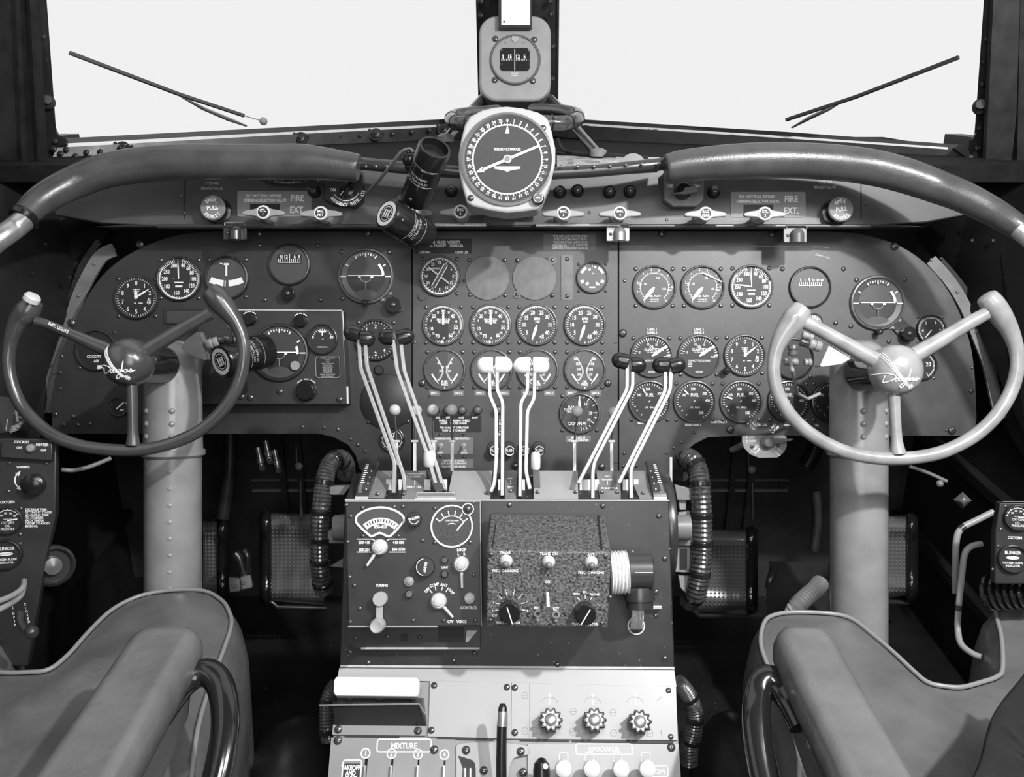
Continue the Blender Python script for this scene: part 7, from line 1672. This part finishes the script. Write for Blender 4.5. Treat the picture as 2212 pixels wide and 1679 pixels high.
# ================================================================ seats
def inset(poly, d):
    n = len(poly); out = []
    ar = sum(poly[i][0]*poly[(i+1) % n][1]-poly[(i+1) % n][0]*poly[i][1] for i in range(n)); s = 1 if ar > 0 else -1
    for i in range(n):
        a, p, c = V(poly[i-1]), V(poly[i]), V(poly[(i+1) % n])
        t1, t2 = (p-a), (c-p)
        t1 = t1.normalized() if t1.length > 1e-9 else t2.normalized(); t2 = t2.normalized() if t2.length > 1e-9 else t1
        tt = (t1+t2).normalized(); nn = V((-tt.y, tt.x))*s
        out.append(tuple(p+nn*d))
    return out
ZS = .50
def cushion(name, lbl, px, fr, folds):
    t = thing(name, lbl, 'seat', fr)
    poly = [W(x, y, ZS) for x, y in px]; poly = [(p.x-fr.o.x, p.y-fr.o.y) for p in poly]
    poly = [tuple(p) for p in cr(poly, 5, True)]
    lv = [(-.004, -.30), (-.012, -.16), (-.016, -.08), (-.012, -.035), (-.002, -.010), (.004, -.002)]
    b = MB(); n = len(poly); vs = []
    for d, z in lv:
        for x, y in inset(poly, d): vs.append((x, y, z))
    fs = []
    for j in range(len(lv)-1):
        for i in range(n): fs.append((j*n+i, j*n+(i+1) % n, (j+1)*n+(i+1) % n, (j+1)*n+i))
    ar = sum(poly[i][0]*poly[(i+1) % n][1]-poly[(i+1) % n][0]*poly[i][1] for i in range(n))
    if ar < 0: fs = [f[::-1] for f in fs]
    b._a(vs, fs); b.build('cushion_border', LEATH, t, ang=60)
    # top surface: grid clipped to the outline, with soft folds
    b = MB(); top = inset(poly, .005); xs = [p[0] for p in top]; ys = [p[1] for p in top]
    import bmesh
    bm = bmesh.new(); vv = [bm.verts.new((x, y, 0)) for x, y in top]
    f = bm.faces.new(vv); bmesh.ops.triangulate(bm, faces=[f])
    for it in range(1):
        bmesh.ops.subdivide_edges(bm, edges=[e for e in bm.edges if e.calc_length() > .03], cuts=6, use_grid_fill=True)
    bmesh.ops.triangulate(bm, faces=bm.faces)
    for v in bm.verts:
        dist = min(math.hypot(v.co.x-x, v.co.y-y) for x, y in top)
        h = .012*(1-math.exp(-dist/.03))
        for fx, fy, ang, wd, ln, am in folds:
            p = W(fx, fy, ZS); dx, dy = v.co.x-(p.x-fr.o.x), v.co.y-(p.y-fr.o.y); ca, sa = cos(ang), sin(ang)
            u_, w_ = dx*ca+dy*sa, -dx*sa+dy*ca
            h += am*math.exp(-(w_/wd)**2-(u_/ln)**2)*min(1, dist/.02)
        v.co.z = h-.002
    me = bpy.data.meshes.new('cushion_top'); bm.normal_update(); bm.to_mesh(me); bm.free()
    if sum(p.normal.z for p in me.polygons) < 0: me.flip_normals()
    me.materials.append(LEATH); me.polygons.foreach_set('use_smooth', [True]*len(me.polygons))
    o = bpy.data.objects.new('cushion_top', me); COL.objects.link(o); o.parent = t
    b = MB(); b.tube([(x, y, .001) for x, y in inset(poly, .002)], .0034, 10, closed=True); b.build('piping', PIPING, t)
    return t
LPX = [(497, 1320), (503, 1350), (488, 1400), (455, 1490), (430, 1580), (400, 1760), (300, 1900), (-500, 1900), (-390, 1500), (-230, 1330), (-80, 1285), (-20, 1290), (2, 1330), (-6, 1400), (-20, 1440), (0, 1452), (60, 1452), (105, 1446), (145, 1415), (190, 1365), (240, 1318), (300, 1288), (370, 1275), (440, 1276), (480, 1296)]
fr = WF((-.62, .85, ZS)); ts = cushion('pilot_seat', 'leather captain seat cushion with a notch for the column, lower left corner', LPX, fr,
    [(60, 1560, 1.1, .02, .12, .014), (150, 1600, 1.0, .02, .10, -.010), (110, 1640, 1.05, .018, .10, .012), (170, 1480, .9, .03, .10, .008), (20, 1600, 1.2, .015, .1, -.01), (30, 1500, .4, .012, .1, -.006)])
RPX = [(1648, 1345), (1672, 1328), (1720, 1322), (1800, 1326), (1842, 1338), (1880, 1366), (1930, 1408), (1975, 1450), (2005, 1474), (2040, 1482), (2075, 1484), (2115, 1474), (2150, 1462), (2162, 1444), (2160, 1380), (2150, 1335), (2152, 1315), (2200, 1308), (2380, 1310), (2570, 1500), (2600, 1900), (1900, 1900), (1740, 1760), (1720, 1620), (1690, 1520), (1655, 1440), (1640, 1390)]
fr = WF((.62, .85, ZS)); ts2 = cushion('pilot_seat', 'leather copilot seat cushion with pale piping round the column notch, lower right corner', RPX, fr,
    [(2000, 1560, .1, .05, .25, -.008), (2020, 1620, .1, .05, .2, .010), (2080, 1510, -.5, .012, .10, .006)])
for x, y, nm in ((305, 1600, -1), (1762, 1607, 1)): pass
def armrest(sg, x0, x1, yf, lbl):
    fr = WF(((x0+x1)/2, .6, .665)); t = thing('armrest', lbl, 'armrest', fr)
    w = x1-x0; L0, L1 = -.35, yf-.6
    b = MB(); n = 10
    r = .022
    outline = [(w/2, L0)]+[(w/2-.021+.021*cos(a), L1-.024+.024*sin(a)) for a in [PI/2*i/6 for i in range(7)]]+[(-w/2+.021-.021*sin(a), L1-.030+.030*cos(a)) for a in [PI/2*i/6 for i in range(7)]]+[(-w/2, L0)]
    lv = [(.003, -.050), (-.001, -.040), (-.003, -.028), (-.0025, -.018), (.000, -.009), (.005, -.002), (.011, .0015), (.017, .002), (.0205, .0012)]
    vs = []; fs = []; m = len(outline)
    for d, z in lv:
        for x, y in inset(outline, d): vs.append((x, y, z))
    for j in range(len(lv)-1):
        for i in range(m): fs.append((j*m+i, j*m+(i+1) % m, (j+1)*m+(i+1) % m, (j+1)*m+i))
    fs.append(tuple(range((len(lv)-1)*m, len(lv)*m))); fs.append(tuple(range(m-1, -1, -1)))
    ar = sum(outline[i][0]*outline[(i+1) % m][1]-outline[(i+1) % m][0]*outline[i][1] for i in range(m))
    if ar < 0: fs = [f[::-1] for f in fs]
    b._a(vs, fs); b.build('pad', LEATH, t, ang=75)
    sd = -sg
    b = MB(); xx = sd*(w/2-.010); b.hexa([(xx, L0, -.045), (xx, L1-.02, -.045), (xx-sd*.004, L1-.05, -.10), (xx-sd*.004, L0, -.20), (xx-sd*.006, L0, -.045), (xx-sd*.006, L1-.02, -.045), (xx-sd*.010, L1-.05, -.10), (xx-sd*.010, L0, -.20)]); b.build('side_plate', BEZG, t)
    b = MB(); b.tube([(xx+sd*.001, L0, -.046), (xx+sd*.001, L1-.03, -.046)], .002, 8); b.build('edge_bead', BEZ, t)
    b = MB(); px = (305, 1600) if sg < 0 else (1762, 1607)
    d = ray(*px); tt = (fr.o.x+xx)/d.x; q = fr.to(CAM+d*tt); b.lathe(q, [(.008, 0), (.008, .004), (.005, .008)], 6, (sd, 0, 0)); b.build('bolt', ALU, t)
armrest(-1, -.467, -.383, .893, 'long padded leather armrest on the inboard side of the captain seat')
armrest(1, .322, .392, .893, 'long padded leather armrest on the inboard side of the copilot seat')
# glossy black grab loops at the inboard seat sides
for lbl, pts in (('glossy black curved tube loop beside the captain armrest', [(335, 1560, .98), (365, 1515, 1.0), (395, 1478, 1.02), (425, 1457, 1.03), (452, 1455, 1.03), (474, 1478, 1.02), (484, 1520, 1.0), (486, 1570, .98), (478, 1630, .96), (462, 1700, .94), (440, 1780, .92)]),
                 ('glossy black curved tube loop beside the copilot armrest', [(1735, 1570, .98), (1712, 1525, 1.0), (1690, 1490, 1.02), (1668, 1468, 1.03), (1648, 1470, 1.03), (1638, 1500, 1.02), (1634, 1545, 1.0), (1638, 1600, .98), (1648, 1660, .96), (1662, 1720, .94), (1670, 1780, .92)])):
    fr = CF(*pts[4]); t = thing('seat_loop', lbl, 'seat frame', fr)
    b = MB(); pp = cr(pts, 5); b.tube([fr.to(P(*p)) for p in pp], .0125, 20, flat=1.35, up=V((0, 0, 1))); b.build('loop_tube', GLOSS, t)
# dark creased garment on the copilot seat
fr = WF((.66, .62, .60)); t = thing('dark_jacket', 'dark creased cloth garment lying over the copilot seat at the bottom right corner', 'jacket', fr)
b = MB(); gx = 80; gy = 90; vs = []; fs = []
A_, B_, C_, D_ = P(2050, 1750, .80), P(2235, 1395, 1.02), P(2450, 1420, 1.0), P(2420, 1800, .75)
for i in range(gx+1):
    for j in range(gy+1):
        u, v = i/gx, j/gy
        p = (A_*(1-v)+B_*v)*(1-u)+(D_*(1-v)+C_*v)*u
        s_ = u*5.5
        fold = .020*sin(3.0*v*7+9*u+1.5*sin(5*u))*min(1, u*6) + .034*math.exp(-((v-.66+.45*u)/.03)**2)*min(1, u*8) + .03*math.exp(-((v-.46+.5*u)/.028)**2)*min(1, u*8) + .026*math.exp(-((v-.80+.5*u)/.028)**2)*min(1, u*8)
        p = p - FW*(fold+.05*math.sqrt(min(1, u*2.2))) + RT*(.006*sin(9*v)*(1-u))
        vs.append(fr.to(p))
for i in range(gx):
    for j in range(gy): a = i*(gy+1)+j; fs.append((a, a+gy+1, a+gy+2, a+1))
b._a(vs, fs); ob = b.build('cloth', CLOTHD, t, sub=1, ang=180)
so = ob.modifiers.new('thick', 'SOLIDIFY'); so.thickness = .004; so.offset = -1

# floor fairings
def fairing(lbl, c, r, sc):
    fr = WF(c); t = thing('floor_fairing', lbl, 'fairing', fr); b = MB(); n = 40; k_ = 8; vs = []; 
    b.dome((0, 0, 0), 1, 1, 40, None, 9); b.v = [(x*sc[0], y*sc[1], z*sc[2]) for x, y, z in b.v]; b.build('dome', mat('fairing_black', .02, .32, spec=.8), t)
fairing('glossy black rounded fairing on the floor right of the pedestal', (.385, 1.13, .13), 1, (.075, .15, .15))
fairing('glossy black rounded fairing on the floor left of the pedestal', (-.375, 1.13, .12), 1, (.095, .15, .15))
b = MB(); b.box((.30, 1.42, .004), .12, .28, .006); 

# ================================================================ shell behind the camera, light, camera
b = MB()
b.box((-1.02, -.30, 1.1), .04, .9, 2.2); b.box((1.02, -.30, 1.1), .04, .9, 2.2)
ROOFC = mat('roof_lining', .10, .7)
struct(b, 'wall_rear_sides', ROOFC)
b = MB(); b.box((0, .25, 2.2), 2.1, 2.0, .04); struct(b, 'ceiling', ROOFC)
b = MB(); b.box((0, -.9, 1.1), 2.1, .04, 2.2); struct(b, 'wall_rear', ROOFC)

w = bpy.data.worlds.new('sky'); S.world = w; w.use_nodes = True
bg = w.node_tree.nodes['Background']; bg.inputs['Color'].default_value = (1, 1, 1, 1); bg.inputs['Strength'].default_value = 1.0

def area(name, loc, tgt, size, power, sy=None):
    l = bpy.data.lights.new(name, 'AREA'); l.shape = 'RECTANGLE'; l.size = size; l.size_y = sy or size; l.energy = power
    o = bpy.data.objects.new(name, l); COL.objects.link(o); o.location = loc
    o.rotation_euler = (V(tgt)-V(loc)).to_track_quat('-Z', 'Y').to_euler(); return o
area('added_overhead_light', (.05, .12, 2.15), (.08, 1.25, .85), .6, 15, .35)  # soft area lamp added under the closed ceiling, no window above it
area('side_window_light', (.98, .45, 1.75), (.3, 1.3, .9), .28, 9)
area('key_lamp', (.82, .22, 2.12), (.30, 1.2, .85), .06, 42)
area('added_front_fill', (.12, -.45, 1.62), (.15, 1.4, 1.05), .8, 11)  # fill lamp added near the camera to lift the shaded shelf placards
c = bpy.data.cameras.new('camera'); co = bpy.data.objects.new('camera', c); COL.objects.link(co)
co.location = CAM; co.rotation_euler = (PI/2-TH, 0, 0)
c.sensor_fit = 'HORIZONTAL'; c.sensor_width = 36; c.lens = 36*FL/2212; c.clip_start = .02; c.clip_end = 100
c.shift_x = 0; c.shift_y = 0
S.camera = co
S.view_settings.view_transform = 'Standard'; S.view_settings.look = 'None'; S.view_settings.gamma = 1; S.view_settings.exposure = -0.15
S.view_settings.use_curve_mapping = False
